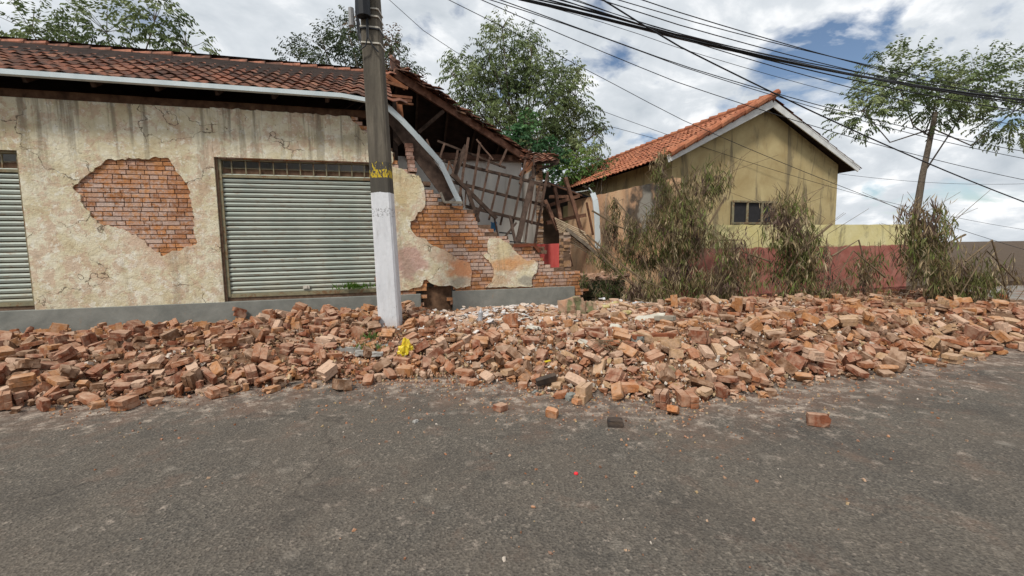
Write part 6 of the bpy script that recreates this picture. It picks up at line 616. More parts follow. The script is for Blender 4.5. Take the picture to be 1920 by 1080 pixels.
# pale plaster flakes on the flat part of the heap
b = MB()
for _ in range(420):
    u_ = rn.uniform(-1.9, 2.6); v_ = rn.uniform(-2.9, -.2); p = P(u_, v_, 0)
    if rn.random() < .5: u_ = rn.gauss(-1.0, .5); v_ = rn.gauss(-1.9, .5); p = P(u_, v_, 0)
    if v_ > -.15: continue
    s = rn.uniform(.02, .07); k = rn.randint(4, 6); z = H(p.x, p.y)+rn.uniform(.07, .12)
    q = Euler((rn.gauss(0, .25), rn.gauss(0, .25), rn.random()*6)).to_matrix(); ring = [q @ Vector((math.cos(6.28*i/k)*s*rn.uniform(.6, 1.2), math.sin(6.28*i/k)*s*rn.uniform(.5, 1), 0)) for i in range(k)]
    c = rn.choice([(.66, .64, .60), (.6, .52, .44), (.55, .58, .60)]); o_ = Vector((p.x, p.y, z))
    b.face([o_+t+Vector((0, 0, .008)) for t in ring], c); b.face([o_+t for t in ring[::-1]], c)
    for i in range(k): b.face([o_+ring[i], o_+ring[(i+1) % k], o_+ring[(i+1) % k]+Vector((0, 0, .008)), o_+ring[i]+Vector((0, 0, .008))], c)
tag(b.build('plaster_flakes', m_crumb), 'white and pink flakes of plaster scattered on the flat part of the heap', 'rubble', kind='stuff')

# ------------------------------------------------------------------ the ruined house
HZ = empty('ruined_house', P(-4, 0, .15), 'half collapsed cream plastered brick house with broken tiled roof and roller shutter', 'house')
CH, BL = .081, .275
def brick_cells(bricks, mortar, poly, holes=(), face='u', pinkf=None, v0=0, depth=.23, expose=None):
    us = [p[0] for p in poly]; zs = [p[1] for p in poly]; row = int(min(zs)/CH)-1
    while row*CH < max(zs):
        z0 = row*CH; u = min(us)-rnd.uniform(.0, .28)
        while u < max(us):
            l = rnd.choice([BL, BL, BL*.5, BL]) if row % 3 else rnd.choice([BL, BL*.5]); cu, cz = u+l/2, z0+CH/2
            if inside(cu, cz, poly) and not any(inside(cu, cz, h) for h in holes) and (expose is None or expose(cu, cz)):
                mortar.uvz(u, u+l, v0+.014, v0+depth, z0, z0+CH)
                pk = pinkf(cu, cz) if pinkf else .3; r = rnd.random(); f = rnd.uniform(.8, 1.15)
                if r < pk*.45: c = rnd.choice([(.50*f, .36*f, .28*f), (.48*f, .32*f, .24*f)])
                else: c = rnd.choice([(.48, .22, .095), (.44, .195, .08), (.51, .255, .12), (.36, .16, .075)]); g = .5+.5*noise.noise(Vector((cu*1.3, cz*1.3, 9))); c = tuple(q*f*(.8+.35*g) for q in c)
                pr = rnd.gauss(0, .003); topb = not inside(cu, cz+CH, poly)
                if topb and rnd.random() < .2: u += l; continue
                if topb: bricks.uvz(u+.006, u+l-.006-rnd.choice([0, 0, .04]), v0+rnd.uniform(-.02, .03), v0+depth-.02, z0+.007, z0+CH-.007, c, j=.010); u += l; continue
                bricks.uvz(u+.006, u+l-.006, v0+pr, v0+depth-.02, z0+.007, z0+CH-.007, c, j=.0025)
            u += l
        row += 1
def PX(lst, v=0): return [uz(x_, y_, v) for x_, y_ in lst]
uL = -13.0; zt = uz(640, 214)[1]; zb = .42
# outline of what still stands of the front wall, right of the shutter
ruin = PX([(706, 242), (712, 262), (728, 280), (738, 285), (738, 313), (764, 314), (764, 322), (784, 325), (790, 334), (797, 343), (804, 353), (818, 357), (822, 366), (822, 376), (836, 378), (872, 387), (882, 396), (888, 403), (893, 417), (905, 420), (917, 422), (918, 432), (934, 434), (939, 442), (946, 449), (960, 452), (963, 460), (1001, 459), (1012, 463), (1020, 478), (1028, 486), (1031, 497), (1045, 500), (1055, 502), (1071, 505), (1090, 511), (1096, 525)])
uR = ruin[-1][0]; ruin += [(uR, zb), (uz(712, 500)[0], zb)]
sh_r = uz(709, 500)[0]; sh_l = sh_r-2.75; sh_t = uz(670, 304)[1]; sh_b = uz(680, 547)[1]
pinks = [(uz(*q[0]), q[1]) for q in (((905, 425), .35), ((940, 442), .35), ((865, 475), .3), ((905, 490), .35), ((808, 362), .3), ((790, 340), .35), ((1000, 490), .5), ((1030, 510), .5), ((870, 425), .15), ((745, 318), .4), ((960, 500), .5))]
def pinkf(u, z): return max([.12]+[.85 for (q, r_) in pinks if math.hypot(q[0]-u, q[1]-z) < r_])
# plaster sheets
pA = PX([(706, 244), (714, 264), (730, 281), (737, 287), (736, 313), (752, 316), (764, 326), (786, 330), (793, 346), (797, 366), (796, 388), (790, 397), (783, 398), (778, 411), (769, 415), (770, 429), (780, 443), (799, 448), (807, 458), (823, 465), (836, 471), (847, 478), (862, 487), (881, 494), (884, 508), (882, 536), (855, 541), (848, 536), (838, 536), (812, 533), (800, 524), (794, 525), (788, 538), (740, 548), (712, 550)])
pB = PX([(917, 447), (935, 446), (948, 454), (958, 461), (963, 470), (973, 478), (987, 489), (1001, 487), (1008, 495), (1005, 512), (997, 521), (998, 536), (960, 538), (909, 539), (922, 529), (926, 518), (925, 503), (916, 488), (906, 479), (915, 474), (914, 455)])
pC = PX([(600, 222), (640, 218), (656, 219), (661, 230), (671, 236), (677, 247), (690, 252), (700, 262), (703, 303), (600, 296)])
pA_u = min(p[0] for p in pA)
z_top_l = uz(600, 222)[1]
wl = PX([(640, 214), (668, 216), (680, 226), (697, 240), (706, 242)]); 
br = MB(); mo_ = MB()
hole = PX([(790, 534), (797, 526), (812, 534), (848, 538), (851, 610), (790, 610)])
def expo(u, z): return not (inside(u, z, pAi) or inside(u, z, pBi))
def shrink(poly, d):
    cx = sum(p[0] for p in poly)/len(poly); cz = sum(p[1] for p in poly)/len(poly); return poly
pAi = [(a_, b_) for a_, b_ in pA]; pBi = pB
brick_cells(br, mo_, ruin, [hole], pinkf=pinkf)
lint = [(sh_l-.05, sh_t), (sh_r+.05, sh_t), (ruin[0][0]+.02, ruin[0][1]), wl[3], wl[2], wl[1], (sh_l-.05, zt)]
brick_cells(br, mo_, lint, pinkf=lambda u, z: .85)
# left part of the facade: shutter, wall with a bare patch, second shutter
s2_r = sh_l-2.9; s2_l = s2_r-2.6
left = [(sh_l-2.92, zb), (sh_l, zb), (sh_l, zt), (s2_l-3, zt), (s2_l-3, zb), (s2_l, zb), (s2_l, sh_t), (s2_r, sh_t), (s2_r, zb)]
cu0 = (sh_l+s2_r)/2
patchL = rough([(cu0-.75, 2.75), (cu0-.2, 3.25), (cu0+.7, 3.3), (cu0+1.0, 2.7), (cu0+1.02, 1.75), (cu0+.45, 1.55), (cu0+.1, 1.95), (cu0-.45, 2.15)], .05, .05)
brick_cells(br, mo_, [(cu0-1.1, 1.4), (cu0+1.2, 1.4), (cu0+1.2, 3.5), (cu0-1.1, 3.5)], pinkf=lambda u, z: .2)
bw = br.build('brick_wall', m_wbrick, HZ); mo_.build('mortar', m_mortar, bw)
pl = MB()
pl.slab(rough(pA, .03, .05), -.032, -.001); pl.slab(rough(pB, .03, .05), -.032, -.001)
zl = sh_t; pl.slab(rough([(sh_l-.04, zl+.002), (uz(703, 303)[0], zl+.002), uz(703, 262), uz(690, 250), uz(677, 244), uz(671, 234), uz(661, 228), uz(656, 219), (sh_l-.04, zt-.03)], .03, .05, keep={0}), -.032, -.001)
# left plaster with the bare patch left open: four strips round the patch
pu0, pu1 = cu0-1.02, cu0+1.08
def strip(a_, b_): pl.slab([(a_, zb), (b_, zb), (b_, zt-.05), (a_, zt-.05)], -.032, .0)
strip(pu1, sh_l-.04); strip(s2_r, pu0); strip(s2_l-3, s2_l)
pl.slab([(s2_l, sh_t), (s2_r, sh_t), (s2_r, zt-.05), (s2_l, zt-.05)], -.032, .0)
k0 = min(range(len(patchL)), key=lambda i: patchL[i][0]); ring = patchL[k0:]+patchL[:k0]; k1 = max(range(len(ring)), key=lambda i: ring[i][0])
A_, B_ = ring[:k1+1], ring[k1:]+[ring[0]]
upper = A_ if sum(p[1] for p in A_)/len(A_) > sum(p[1] for p in B_)/len(B_) else B_[::-1]; lower = B_ if upper is A_ else A_
up_ = sorted([ring[0], ring[k1]], key=lambda p: p[0])
pl.slab([(pu0, ring[0][1])]+upper+[(pu1, ring[k1][1]), (pu1, zt-.05), (pu0, zt-.05)], -.032, .0)
lw = lower if lower[0][0] < lower[-1][0] else lower[::-1]
pl.slab([(pu0, zb), (pu1, zb), (pu1, ring[k1][1])]+lw[::-1]+[(pu0, ring[0][1])], -.032, .0)
pl.build('plaster_coat', m_plaster, bw)
b = MB(); b.uvz(s2_l-3, s2_l, .0, .23, zb, zt-.05); b.uvz(s2_r, pu0-.25, .0, .23, zb, zt-.05); b.uvz(pu1+.25, sh_l, .0, .23, zb, zt-.05); b.uvz(s2_l, s2_r, .0, .23, sh_t, zt-.05)
b.uvz(pu0-.25, pu1+.25, .06, .22, zb, zt-.06); b.build('wall_core', m_mortar, HZ)
# cement plinth
pz = lambda x_, y_: uz(x_, y_, -.05)[1]
b = MB(); hu0, hu1 = uz(789, 550, -.05)[0], uz(849, 550, -.05)[0]; pe = uz(1078, 550, -.05)[0]; ph = uz(850, 546, -.05)[1]
b.uvz(s2_l-3, hu0, -.05, .22, .1, ph-.03); b.uvz(hu1, pe, -.05, .22, .1, ph); b.uvz(hu0, hu1, .18, .26, .1, ph+.2)
b.build('plinth', m_footing, HZ, bevel=.008)
b = MB(); hb0, hb1 = uz(792, 545, .05)[0], uz(847, 545, .05)[0]; b.uvz(hb0, hb1, .10, .12, .1, ph+.1, (1.6, 1.4, 1.1)); b.build('vent_board', m_wood, HZ)
# roller shutters
def shutter(ul, ur, zb_, zt_):
    tr = zt_-.33
    b = MB(); z = zb_+.02; pitch = .088
    while z < tr-.02:
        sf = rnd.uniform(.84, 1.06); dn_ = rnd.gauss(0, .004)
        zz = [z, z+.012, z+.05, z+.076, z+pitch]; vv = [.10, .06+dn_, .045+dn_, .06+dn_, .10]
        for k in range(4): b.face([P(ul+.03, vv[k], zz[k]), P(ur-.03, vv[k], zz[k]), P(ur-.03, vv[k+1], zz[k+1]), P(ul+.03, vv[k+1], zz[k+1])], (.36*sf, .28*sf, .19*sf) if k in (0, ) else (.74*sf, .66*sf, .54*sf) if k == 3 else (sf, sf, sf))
        z += pitch
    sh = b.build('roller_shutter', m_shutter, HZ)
    b = MB(); b.uvz(ul, ul+.05, .02, .13, zb_, zt_); b.uvz(ur-.05, ur, .02, .13, zb_, zt_); b.uvz(ul, ur, .03, .12, tr-.02, tr+.03); b.uvz(ul, ur, .03, .12, zt_-.04, zt_); b.uvz(ul, ur, .03, .1, zb_-.02, zb_+.05)
    b.build('shutter_frame', m_rail, sh)
    b = MB(); u_ = ul+.2
    b.uvz(ul+.05, ur-.05, .081, .09, tr+.15, tr+.165)
    while u_ < ur-.1: b.uvz(u_, u_+.02, .06, .084, tr+.03, zt_-.04); u_ += .235
    b.build('transom_grille', m_rail, sh)
    b = MB(); um_ = (ul+ur)/2; b.uvz(um_-.06, um_+.06, .02, .07, zb_+.10, zb_+.17); b.uvz(um_-.02, um_+.02, -.005, .019, zb_+.11, zb_+.16); b.build('lock', m_steel, sh)
    b = MB(); b.uvz(ul-.02, ur+.02, .05, .35, .14, zb_-.005); b.build('door_step', m_mortar, sh)
    b = MB(); b.uvz(ul+.03, ur-.03, .11, .125, tr+.03, tr+.15, (2.2, 2, 1.7)); b.build('transom_board', m_wood, sh)
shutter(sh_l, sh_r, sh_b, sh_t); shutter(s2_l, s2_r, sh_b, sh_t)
# inner walls
VB = 4.75; zE = at(992, 299, VB+.1).z; bz = uz(960, 306, VB)[1]; ub = uz(979, 400, VB)[0]; flz = .35
b = MB(); b.uvz(uL, ub, VB, VB+.2, .1, zE-.07); bwk = b.build('back_wall', m_greywall, HZ)
b = MB(); sw1 = ub+.22; vf = 3.25
ztc = uz(1020, 309, vf)[1]
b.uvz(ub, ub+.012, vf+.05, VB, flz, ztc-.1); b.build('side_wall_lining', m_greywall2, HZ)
b = MB(); m2 = MB(); 
def end_wall(b, m2, v_a, v_b, z0, z1, rag=.018):
    z = z0
    while z < z1:
        f = rnd.uniform(.75, 1.1); c = (.42*f, .25*f, .14*f) if rnd.random() < .6 else (.42*f, .32*f, .24*f)
        e_ = rnd.uniform(-rag, rag); b.uvz(ub+.012+rnd.uniform(0, .01), sw1-rnd.uniform(0, .02), v_a+e_, v_b, z+.008, min(z1, z+CH), c, j=.008); m2.uvz(ub+.02, sw1-.012, v_a+.022, v_b-.01, z, min(z1, z+CH)); z += CH
end_wall(b, m2, vf, VB+.2, .2, ztc)
zr = uz(1030, 457, 1.9)[1]; end_wall(b, m2, 1.5, vf+.05, .2, zr-.01, .01)
zs = uz(1052, 436, 1.2)[1]; end_wall(b, m2, 1.12, 1.42, .2, zs, .04)
sidew = b.build('side_wall', m_wbrick, HZ); m2.build('side_wall_mortar', m_mortar, sidew)
b = MB(); b.uvz(ub-.012, ub+.008, 1.42, vf+.02, .3, zr); b.build('red_dado', m_red, sidew)
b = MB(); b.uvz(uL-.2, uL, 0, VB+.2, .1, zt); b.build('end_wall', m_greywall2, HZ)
b = MB(); b.uvz(uL, ub, .26, VB, .0, .3); b.build('floor_slab', m_soil, HZ)
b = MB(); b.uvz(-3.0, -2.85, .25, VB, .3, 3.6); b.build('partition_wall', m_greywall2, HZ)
# objects low on the back wall
b = MB(); p0 = uz(920, 416, VB-.02); p1 = uz(932, 433, VB-.02); b.slab(rough([(p0[0], p1[1]), (p1[0], p1[1]), (p1[0], p0[1]), (p0[0], p0[1])], .05, .04), VB-.012, VB-.003); b.build('blue_paint', m_blue, bwk)
# roof
vr = 2.35; A0 = at(745, 134, vr); zr_ = A0.z; zrl = at(690, 141, vr).z; uA = (A0-O).dot(U)
E0 = at(992, 299, VB+.1); uE = (E0-O).dot(U); zE = E0.z
b = MB(); b.face([P(uL, vr, zr_-.05), P(uA+.15, vr, zr_-.05), P(uE+.15, VB+.35, zE-.05), P(uL, VB+.35, zE-.05)]); b.face([P(uL, vr, zr_+.02), P(uL, VB+.35, zE+.02), P(uE+.15, VB+.35, zE+.02), P(uA+.15, vr, zr_+.02)])
roof = b.build('roof', m_under, HZ)
def tile_patch(b, A, B, C, D, tw=.21, th=.33, keep=None, pal=None, lift=.03, amp=.035):
    # A ridge-left, B ridge-right, C eave-right, D eave-left
    A, B, C, D = map(Vector, (A, B, C, D)); nx = max(1, int((((B-A).length+(C-D).length)/2)/tw)); ny = max(1, int((D-A).length/th)); nrm = (B-A).cross(D-A).normalized()
    if nrm.z < 0: nrm = -nrm
    for j in range(ny):
        for i in range(nx):
            s0, s1 = i/nx, (i+1)/nx; t0, t1 = j/ny, (j+1)/ny
            if keep and not keep((s0+s1)/2, (t0+t1)/2): continue
            f = rnd.uniform(.7, 1.2); c = tuple(q*f for q in rnd.choice(pal)); jt = rnd.uniform(-.008, .008); js = rnd.uniform(-.01, .01); prof = []
            for k in range(7):
                s = s0+(s1-s0)*k/6; ph_ = 2*math.pi*k/6
                h = amp*(.5-.5*math.cos(ph_))
                q0 = (A+(B-A)*s)+((D+(C-D)*s)-(A+(B-A)*s))*(t0-.004); q1 = (A+(B-A)*s)+((D+(C-D)*s)-(A+(B-A)*s))*(t1+.012+js*.3)
                prof.append((q0+nrm*(h+jt), q1+nrm*(h+lift+jt), q1+nrm*(h+lift-.014+jt)))
            for k in range(6):
                a_, b_ = prof[k], prof[k+1]
                b.face([a_[0], a_[1], b_[1], b_[0]], c); b.face([a_[1], a_[2], b_[2], b_[1]], c); b.face([a_[2], a_[0]-nrm*.014, b_[0]-nrm*.014, b_[2]], c)
OLD = [(.20, .085, .055), (.26, .11, .07), (.16, .075, .05), (.30, .15, .10)]; NEW = [(.40, .155, .085), (.46, .19, .105), (.34, .125, .07)]
e1 = at(656, 178, -.35); e2 = at(765, 196, -.35); uK = (e1-O).dot(U)
b = MB()
tile_patch(b, P(uL, vr, zrl), P(uK, vr, zrl), e1, P(uL, -.35, e1.z), pal=OLD)
tile_patch(b, P(uK, vr, zrl), P(uA-.05, vr, zr_-.02), e2, e1, pal=OLD, keep=lambda s, t: s < .80+.16*noise.noise(Vector((t*6, 2, 0)))-.1*t+(.25 if t > .88 else 0) + (.12 if t < .15 else 0))
b.build('roof_tiles', m_oldtile, roof)
b = MB()
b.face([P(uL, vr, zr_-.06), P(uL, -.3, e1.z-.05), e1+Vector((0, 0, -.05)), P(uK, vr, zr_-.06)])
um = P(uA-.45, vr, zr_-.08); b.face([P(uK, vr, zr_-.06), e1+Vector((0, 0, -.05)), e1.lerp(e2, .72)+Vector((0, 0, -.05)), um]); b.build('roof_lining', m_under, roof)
b = MB(); u_ = uL
while u_ < uA-.1:
    f = rnd.uniform(.8, 1.2); c = (.34*f, .15*f, .10*f); dz_ = rnd.uniform(-.01, .03)
    b.tube([P(u_, vr, zrl+dz_), P(u_+.4, vr, zrl+.03+dz_)], .085, .10, 8, c); u_ += .37
# chimney-like stack of ridge tiles at the broken apex and hip capping
pa = at(750, 124, vr); b.tube([pa+Vector((-.12, 0, -.12)), pa+Vector((-.12, 0, .12))], .10, .13, 8, (.17, .09, .07)); b.tube([pa+Vector((-.16, 0, .1)), pa+Vector((-.1, 0, .16))], .15, .15, 8, (.22, .12, .09))
for k in range(6): p_ = pa+Vector((rnd.uniform(-.35, .2), rnd.uniform(-.1, .1), rnd.uniform(-.15, -.05))); b.beam(p_, p_+Vector((rnd.uniform(-.25, .25), .1, rnd.uniform(-.1, .1))), .16, .03, (.30, .15, .10))
b.build('ridge_tile', m_oldtile, roof)
b = MB(); n_ = 34; Hd = (E0-P(uA, vr, zr_)); outd = U
for k in range(n_):
    t = k/n_; q = P(uA, vr, zr_)+Hd*t
    for m_ in range(3):
        f = rnd.uniform(.6, 1.2); c = tuple(x_*f for x_ in rnd.choice(OLD))
        s = q+Vector((0, 0, .05+.04*m_+rnd.uniform(-.02, .02))); e_ = s+U*rnd.uniform(.22, .38)+V*rnd.uniform(-.35, .1)+Vector((0, 0, rnd.uniform(-.22, -.10)))
        if not (.30 < t < .36): b.beam(s, e_, .20, .022, c)
for (x0, y0, x1, y1) in ((828, 186, 852, 194), (824, 192, 856, 202), (836, 199, 862, 200), (846, 205, 874, 214), (800, 176, 826, 190)): b.beam(at(x0, y0, 3.2), at(x1, y1, 3.1), .10, .04, (.2, .12, .08))
b.build('hip_tiles', m_oldtile, roof)
def wood(b, q0, v0, q1, v1, w, h, c=(1, 1, 1), n=1): b.beam(at(q0[0], q0[1], v0), at(q1[0], q1[1], v1), w, h, c, up=V, n=n, j=.006 if n > 1 else 0)
b = MB(); p0 = P(uA, vr, zr_-.10); b.beam(p0+Vector((-.1, 0, .02))-V*.12, E0+Vector((.05, -.05, -.14))-V*.15, .19, .10, (2.4, 1.9, 1.7), up=V); b.build('hip_rafter', m_wood, roof)
b = MB(); b.beam(at(760, 290, VB-.12), at(990, 298, VB-.12), .19, .12, (2.0, 1.7, 1.6), up=V); b.build('tie_beam', m_wood, roof)
b = MB(); wood(b, (785, 248), 3.2, (832, 208), 3.0, .09, .1); b.build('brace', m_wood, roof)
for (q0, q1, v_, w_, c_) in (((748, 190), (751, 222), .6, .12, (3.2, 2.0, 1.3)), ((740, 190), (742, 300), .9, .1, (.8, .8, .8)), ((746, 230), (749, 262), .9, .08, (1.2, 1, .9))):
    b = MB(); wood(b, q0, v_, q1, v_, w_, w_, c_); b.build('post', m_wood, roof)
for (q0, q1, v_, w_, c_) in (((712, 150), (765, 166), .9, .06, (2.4, 1.6, 1.1)), ((735, 180), (773, 184), -.1, .05, (2.2, 1.4, 1)), ((735, 187), (772, 190), -.1, .05, (1.8, 1.2, .9)), ((745, 193), (775, 196), -.1, .03, (2, 1.4, 1)), ((725, 142), (760, 166), 1.2, .10, (2.6, 1.5, .9))):
    b = MB(); wood(b, q0, v_, q1, v_, w_, .05, c_); b.build('broken_batten', m_wood, roof)
b = MB(); b.beam(P(uL, .12, uz(660, 215, .1)[1]), at(700, 217, .12), .14, .15, (1.6, 1.3, 1), up=V, n=12); b.build('wall_plate', m_wood, roof)
for u_ in [uL+.4+.9*i for i in range(11)]:
    b = MB(); b.beam(P(u_, -.3, e1.z-.1), P(u_, vr, zr_-.13), .06, .10, (.8, .8, .8)); b.build('rafter', m_wood, roof)
for k in range(9):      # purlins and rafters under the back slope
    b = MB(); uu_ = -6+k*.85; t = max(0, (uu_-uA)/(uE-uA)); s_ = P(max(uu_, uA) if uu_ < uA else uu_, vr+(VB+.3-vr)*t, zr_+(zE-zr_)*t-.1); b.beam(s_, P(uu_, VB+.3, zE-.1), .06, .1, (.7, .7, .7)); b.build('rafter', m_wood, roof)
# gutter on the standing eave
b = MB(); g0 = P(uL, -.42, at(656, 184, -.42).z+.03); g1 = at(640, 178, -.42); g2 = at(697, 190, -.42); g1.z = g0.z
for s, t in ((g0, g1), (g1, g2)):
    for dz_, dv in ((0, 0), ): b.beam(s, t, .10, .075, (1, 1, 1), up=Vector((0, 0, 1)))
b.build('gutter', m_galv, roof)
# eave corner still up over the side wall
b = MB(); cA = at(1000, 288, 3.6); cB = at(1022, 289, 3.6); cC = at(1050, 301, 2.6); cD = at(1002, 306, 2.4)
tile_patch(b, cA, cB, cC, cD, pal=OLD+[(.34, .17, .11)], tw=.16, th=.2); 
for k in range(26):
    t = rnd.random(); s = at(rnd.uniform(960, 1010), 0, 3.6); s = at(rnd.uniform(965, 1035), rnd.uniform(288, 300), rnd.uniform(3, 4)); b.beam(s, s+Vector((rnd.uniform(.1, .35), rnd.uniform(-.2, .2), rnd.uniform(-.15, .05))), .16, .02, rnd.choice(OLD))
b.build('eave_tiles', m_oldtile, roof)
b = MB(); wood(b, (1004, 305), 2.6, (1048, 303), 2.6, .08, .06); wood(b, (1003, 293), 3, (1003, 312), 2.6, .08, .08); wood(b, (1012, 318), 2.6, (1046, 306), 2.6, .06, .06, (.5, .5, .5)); b.build('eave_board', m_wood, roof)
for (q0, q1) in (((990, 305), (975, 330)), ((1004, 300), (985, 322)), ((1010, 322), (990, 338)), ((1000, 300), (1000, 335))):
    b = MB(); wood(b, q0, 2.9, q1, 2.8, .07, .07, rnd.choice([(1, 1, 1), (2, 1.3, .9)])); b.build('splintered_timber', m_wood, roof)
# brick stub beside the broken gap, half fallen pier
b = MB(); m3 = MB(); z0, z1 = uz(772, 322)[1], uz(770, 272)[1]; us_ = uz(764, 300)[0]; z = z0
while z < z1:
    f = rnd.uniform(.7, 1.1); o_ = (z-z0)*-.12
    b.uvz(us_+o_+rnd.uniform(0, .02), us_+.17+o_+rnd.uniform(-.02, .02), .0+rnd.uniform(0, .02), .23, z+.006, z+CH-.004, (.34*f, .19*f, .14*f), j=.006); m3.uvz(us_+.015+o_, us_+.15+o_, .015, .22, z-.004, z+.01); z += CH
pier = b.build('brick_pier', m_wbrick, HZ); m3.build('pier_mortar', m_mortar, pier)

# ------------------------------------------------------------------ fallen timbers (each a thing)
def timber(name, q0, v0, q1, v1, w, h, label, cat, c=(1, 1, 1), grp=None, mat=None, n=1):
    b = MB(); wood(b, q0, v0, q1, v1, w, h, c, n); o = b.build(name, mat or m_wood); tag(o, label, cat, grp); return o
timber('fallen_plank', (729, 210), .25, (848, 372), -.02, .30, .05, 'wide dark eave board slanting down behind the hanging gutter', 'plank')
timber('fallen_beam', (742, 268), .3, (757, 256), .3, .14, .12, 'short thick beam end jutting out beside the pole above the wall gap', 'beam')
b = MB(); gp = [(722, 196), (752, 224), (782, 256), (810, 287), (826, 305), (838, 330), (850, 356), (862, 380)]; gv = [-.3, -.25, -.2, -.15, -.12, -.1, -.08, -.05]
pts = [at(x_, y_, v_) for (x_, y_), v_ in zip(gp, gv)]
for i in range(len(pts)-1):
    for (w_, h_, dx_, dn) in ((.11, .02, 0, 0), (.015, .12, .0, -.06)):
        b.beam(pts[i]+V*(.05 if w_ < .05 else 0)+Vector((0, 0, dn*.6)), pts[i+1]+V*(.05 if w_ < .05 else 0)+Vector((0, 0, dn*.6)), w_, h_, up=V)
tag(b.build('hanging_gutter', m_galv), 'long bent galvanised gutter hanging diagonally from the eave down to the brick wall', 'gutter')
fr = empty('fallen_roof_frame', at(950, 420, 1.5), 'leaning grid of brown rafters and battens fallen across the grey back wall', 'roof frame')
for (q0, v0, q1, v1, w_, h_) in (((831, 301), 2.2, (1031, 349), 2.4, .07, .09), ((848, 341), 2.0, (1024, 386), 2.2, .07, .09), ((874, 387), 1.6, (1018, 422), 2.0, .07, .085), ((820, 264), 2.3, (948, 315), 2.4, .05, .05)):
    b = MB(); wood(b, q0, v0, q1, v1, w_, h_, n=5); b.build('rafter', m_wood, fr)
for (q0, q1, w_) in (((878, 259), (862, 368), .06), ((900, 268), (882, 385), .06), ((915, 322), (893, 418), .05), ((937, 324), (917, 412), .05), ((958, 328), (938, 422), .05), ((979, 339), (958, 432), .05), ((1027, 322), (1002, 460), .055), ((1001, 340), (985, 452), .04), ((833, 270), (825, 297), .05), ((950, 280), (936, 311), .05), ((862, 340), (868, 388), .035), ((800, 262), (812, 292), .04), ((858, 282), (848, 330), .05), ((918, 296), (912, 322), .05), ((893, 262), (925, 300), .04), ((985, 300), (975, 345), .05), ((842, 305), (870, 352), .045), ((1012, 345), (996, 420), .045), ((925, 400), (935, 450), .04), ((875, 340), (872, 385), .035)):
    b = MB(); wood(b, q0, 2.12, q1, 1.85, w_, w_, (1.15, 1.05, 1), n=4); b.build('batten', m_wood, fr)
timber('leaning_post', (997, 340), 1.7, (969, 462), .8, .12, .10, 'thickest brown post leaning in the grid just left of the red wall', 'post', n=4)
timber('leaning_brace', (846, 326), 1.3, (931, 410), 1.2, .09, .09, 'dark diagonal brace crossing the batten grid from its upper left', 'brace')
timber('leaning_post', (874, 275), 2.3, (851, 330), 2.0, .13, .12, 'thick splintered post standing behind the upper left of the batten grid', 'post', n=3)
timber('leaning_brace', (876, 355), 1.2, (897, 416), 1.1, .09, .09, 'short dark strut ending on the stepped top of the brick wall', 'brace')
timber('leaning_brace', (903, 388), 1.1, (888, 402), 1.1, .07, .07, 'stubby dark offcut resting by the brick steps beneath the batten grid', 'brace')
timber('leaning_stick', (956, 405), 1.2, (967, 458), .8, .06, .06, 'crooked stick standing left of the thick leaning post', 'stick', n=4)
timber('leaning_stick', (990, 418), 1.2, (985, 457), .8, .03, .03, 'thin dark rod between the thick post and the red wall', 'stick')
timber('charred_board', (936, 436), 1.0, (961, 438), 1.0, .03, .09, 'short black board lying behind the middle brick steps', 'board', mat=m_dark)
timber('charred_board', (948, 452), .8, (1000, 458), .9, .03, .10, 'long black board lying behind the wall left of the red dado', 'board', mat=m_dark)
timber('leaning_stick', (946, 445), .9, (968, 418), 1.1, .045, .045, 'short stick propped diagonally over the black boards', 'stick')
timber('broken_plank', (826, 362), .02, (833, 380), -.02, .05, .12, 'splintered stump of pale wood standing on the wall by the gutter foot', 'plank', mat=m_rust)
timber('broken_plank', (833, 379), -.06, (867, 380), -.06, .05, .045, 'pale weathered plank lying level on top of the orange brickwork', 'plank', mat=m_rust)
timber('leaning_stick', (842, 302), 1.0, (838, 325), 1.0, .03, .05, 'thin lath sticking out to the right of the hanging gutter bend', 'stick', c=(2, 1.5, 1.1))
b = MB()
for k in range(3):
    s = at(rnd.uniform(996, 1006), rnd.uniform(458, 466), .1); b.beam(s, s+Vector((rnd.uniform(-.3, .3), 0, rnd.uniform(-.12, .12))), .12, .03, (1.6+k*.1, 1.0, .7))
for q0, q1 in (((963, 461), (1005, 459)), ((1002, 460), (1012, 472))): b.beam(at(*q0, -.03), at(*q1, -.03), .07, .05, (2.0, 1.0, .7), up=V)
tag(b.build('broken_door_frame', m_wood), 'splintered red painted frame pieces lying on the wall left of the red dado', 'frame')

# ------------------------------------------------------------------ lean-to shed behind, on the right
sd_ = empty('lean_to_shed', P(2.6, 5, .3), 'collapsed dark lean-to with black sheet roof between the ruin and the peach wall', 'shed')
b = MB(); q = [at(1022, 340, 5.0), at(1112, 373, 4.0)]; q += [q[1]+V*4.3, q[0]+V*3.3]; b.face(q); b.face([p_+Vector((0, 0, .03)) for p_ in q[::-1]]); b.beam(q[0], q[1], .08, .07); b.build('roof_sheet', m_dark, sd_)
b = MB(); b.uvz(1.95, 5.2, 8.2, 8.35, .2, 3.4); b.build('rear_wall', m_shadewall, sd_)
for q0, q1, w_, v_ in (((1040, 352), (1051, 412), .10, 3.4), ((1060, 333), (1092, 440), .10, 3.2), ((1022, 376), (1046, 432), .10, 2.9), ((1057, 440), (1069, 500), .12, 2.2)): 
    b = MB(); wood(b, q0, v_, q1, v_-.3, w_, w_, (2, 1.6, 1.4), n=3); b.build('post', m_wood, sd_)
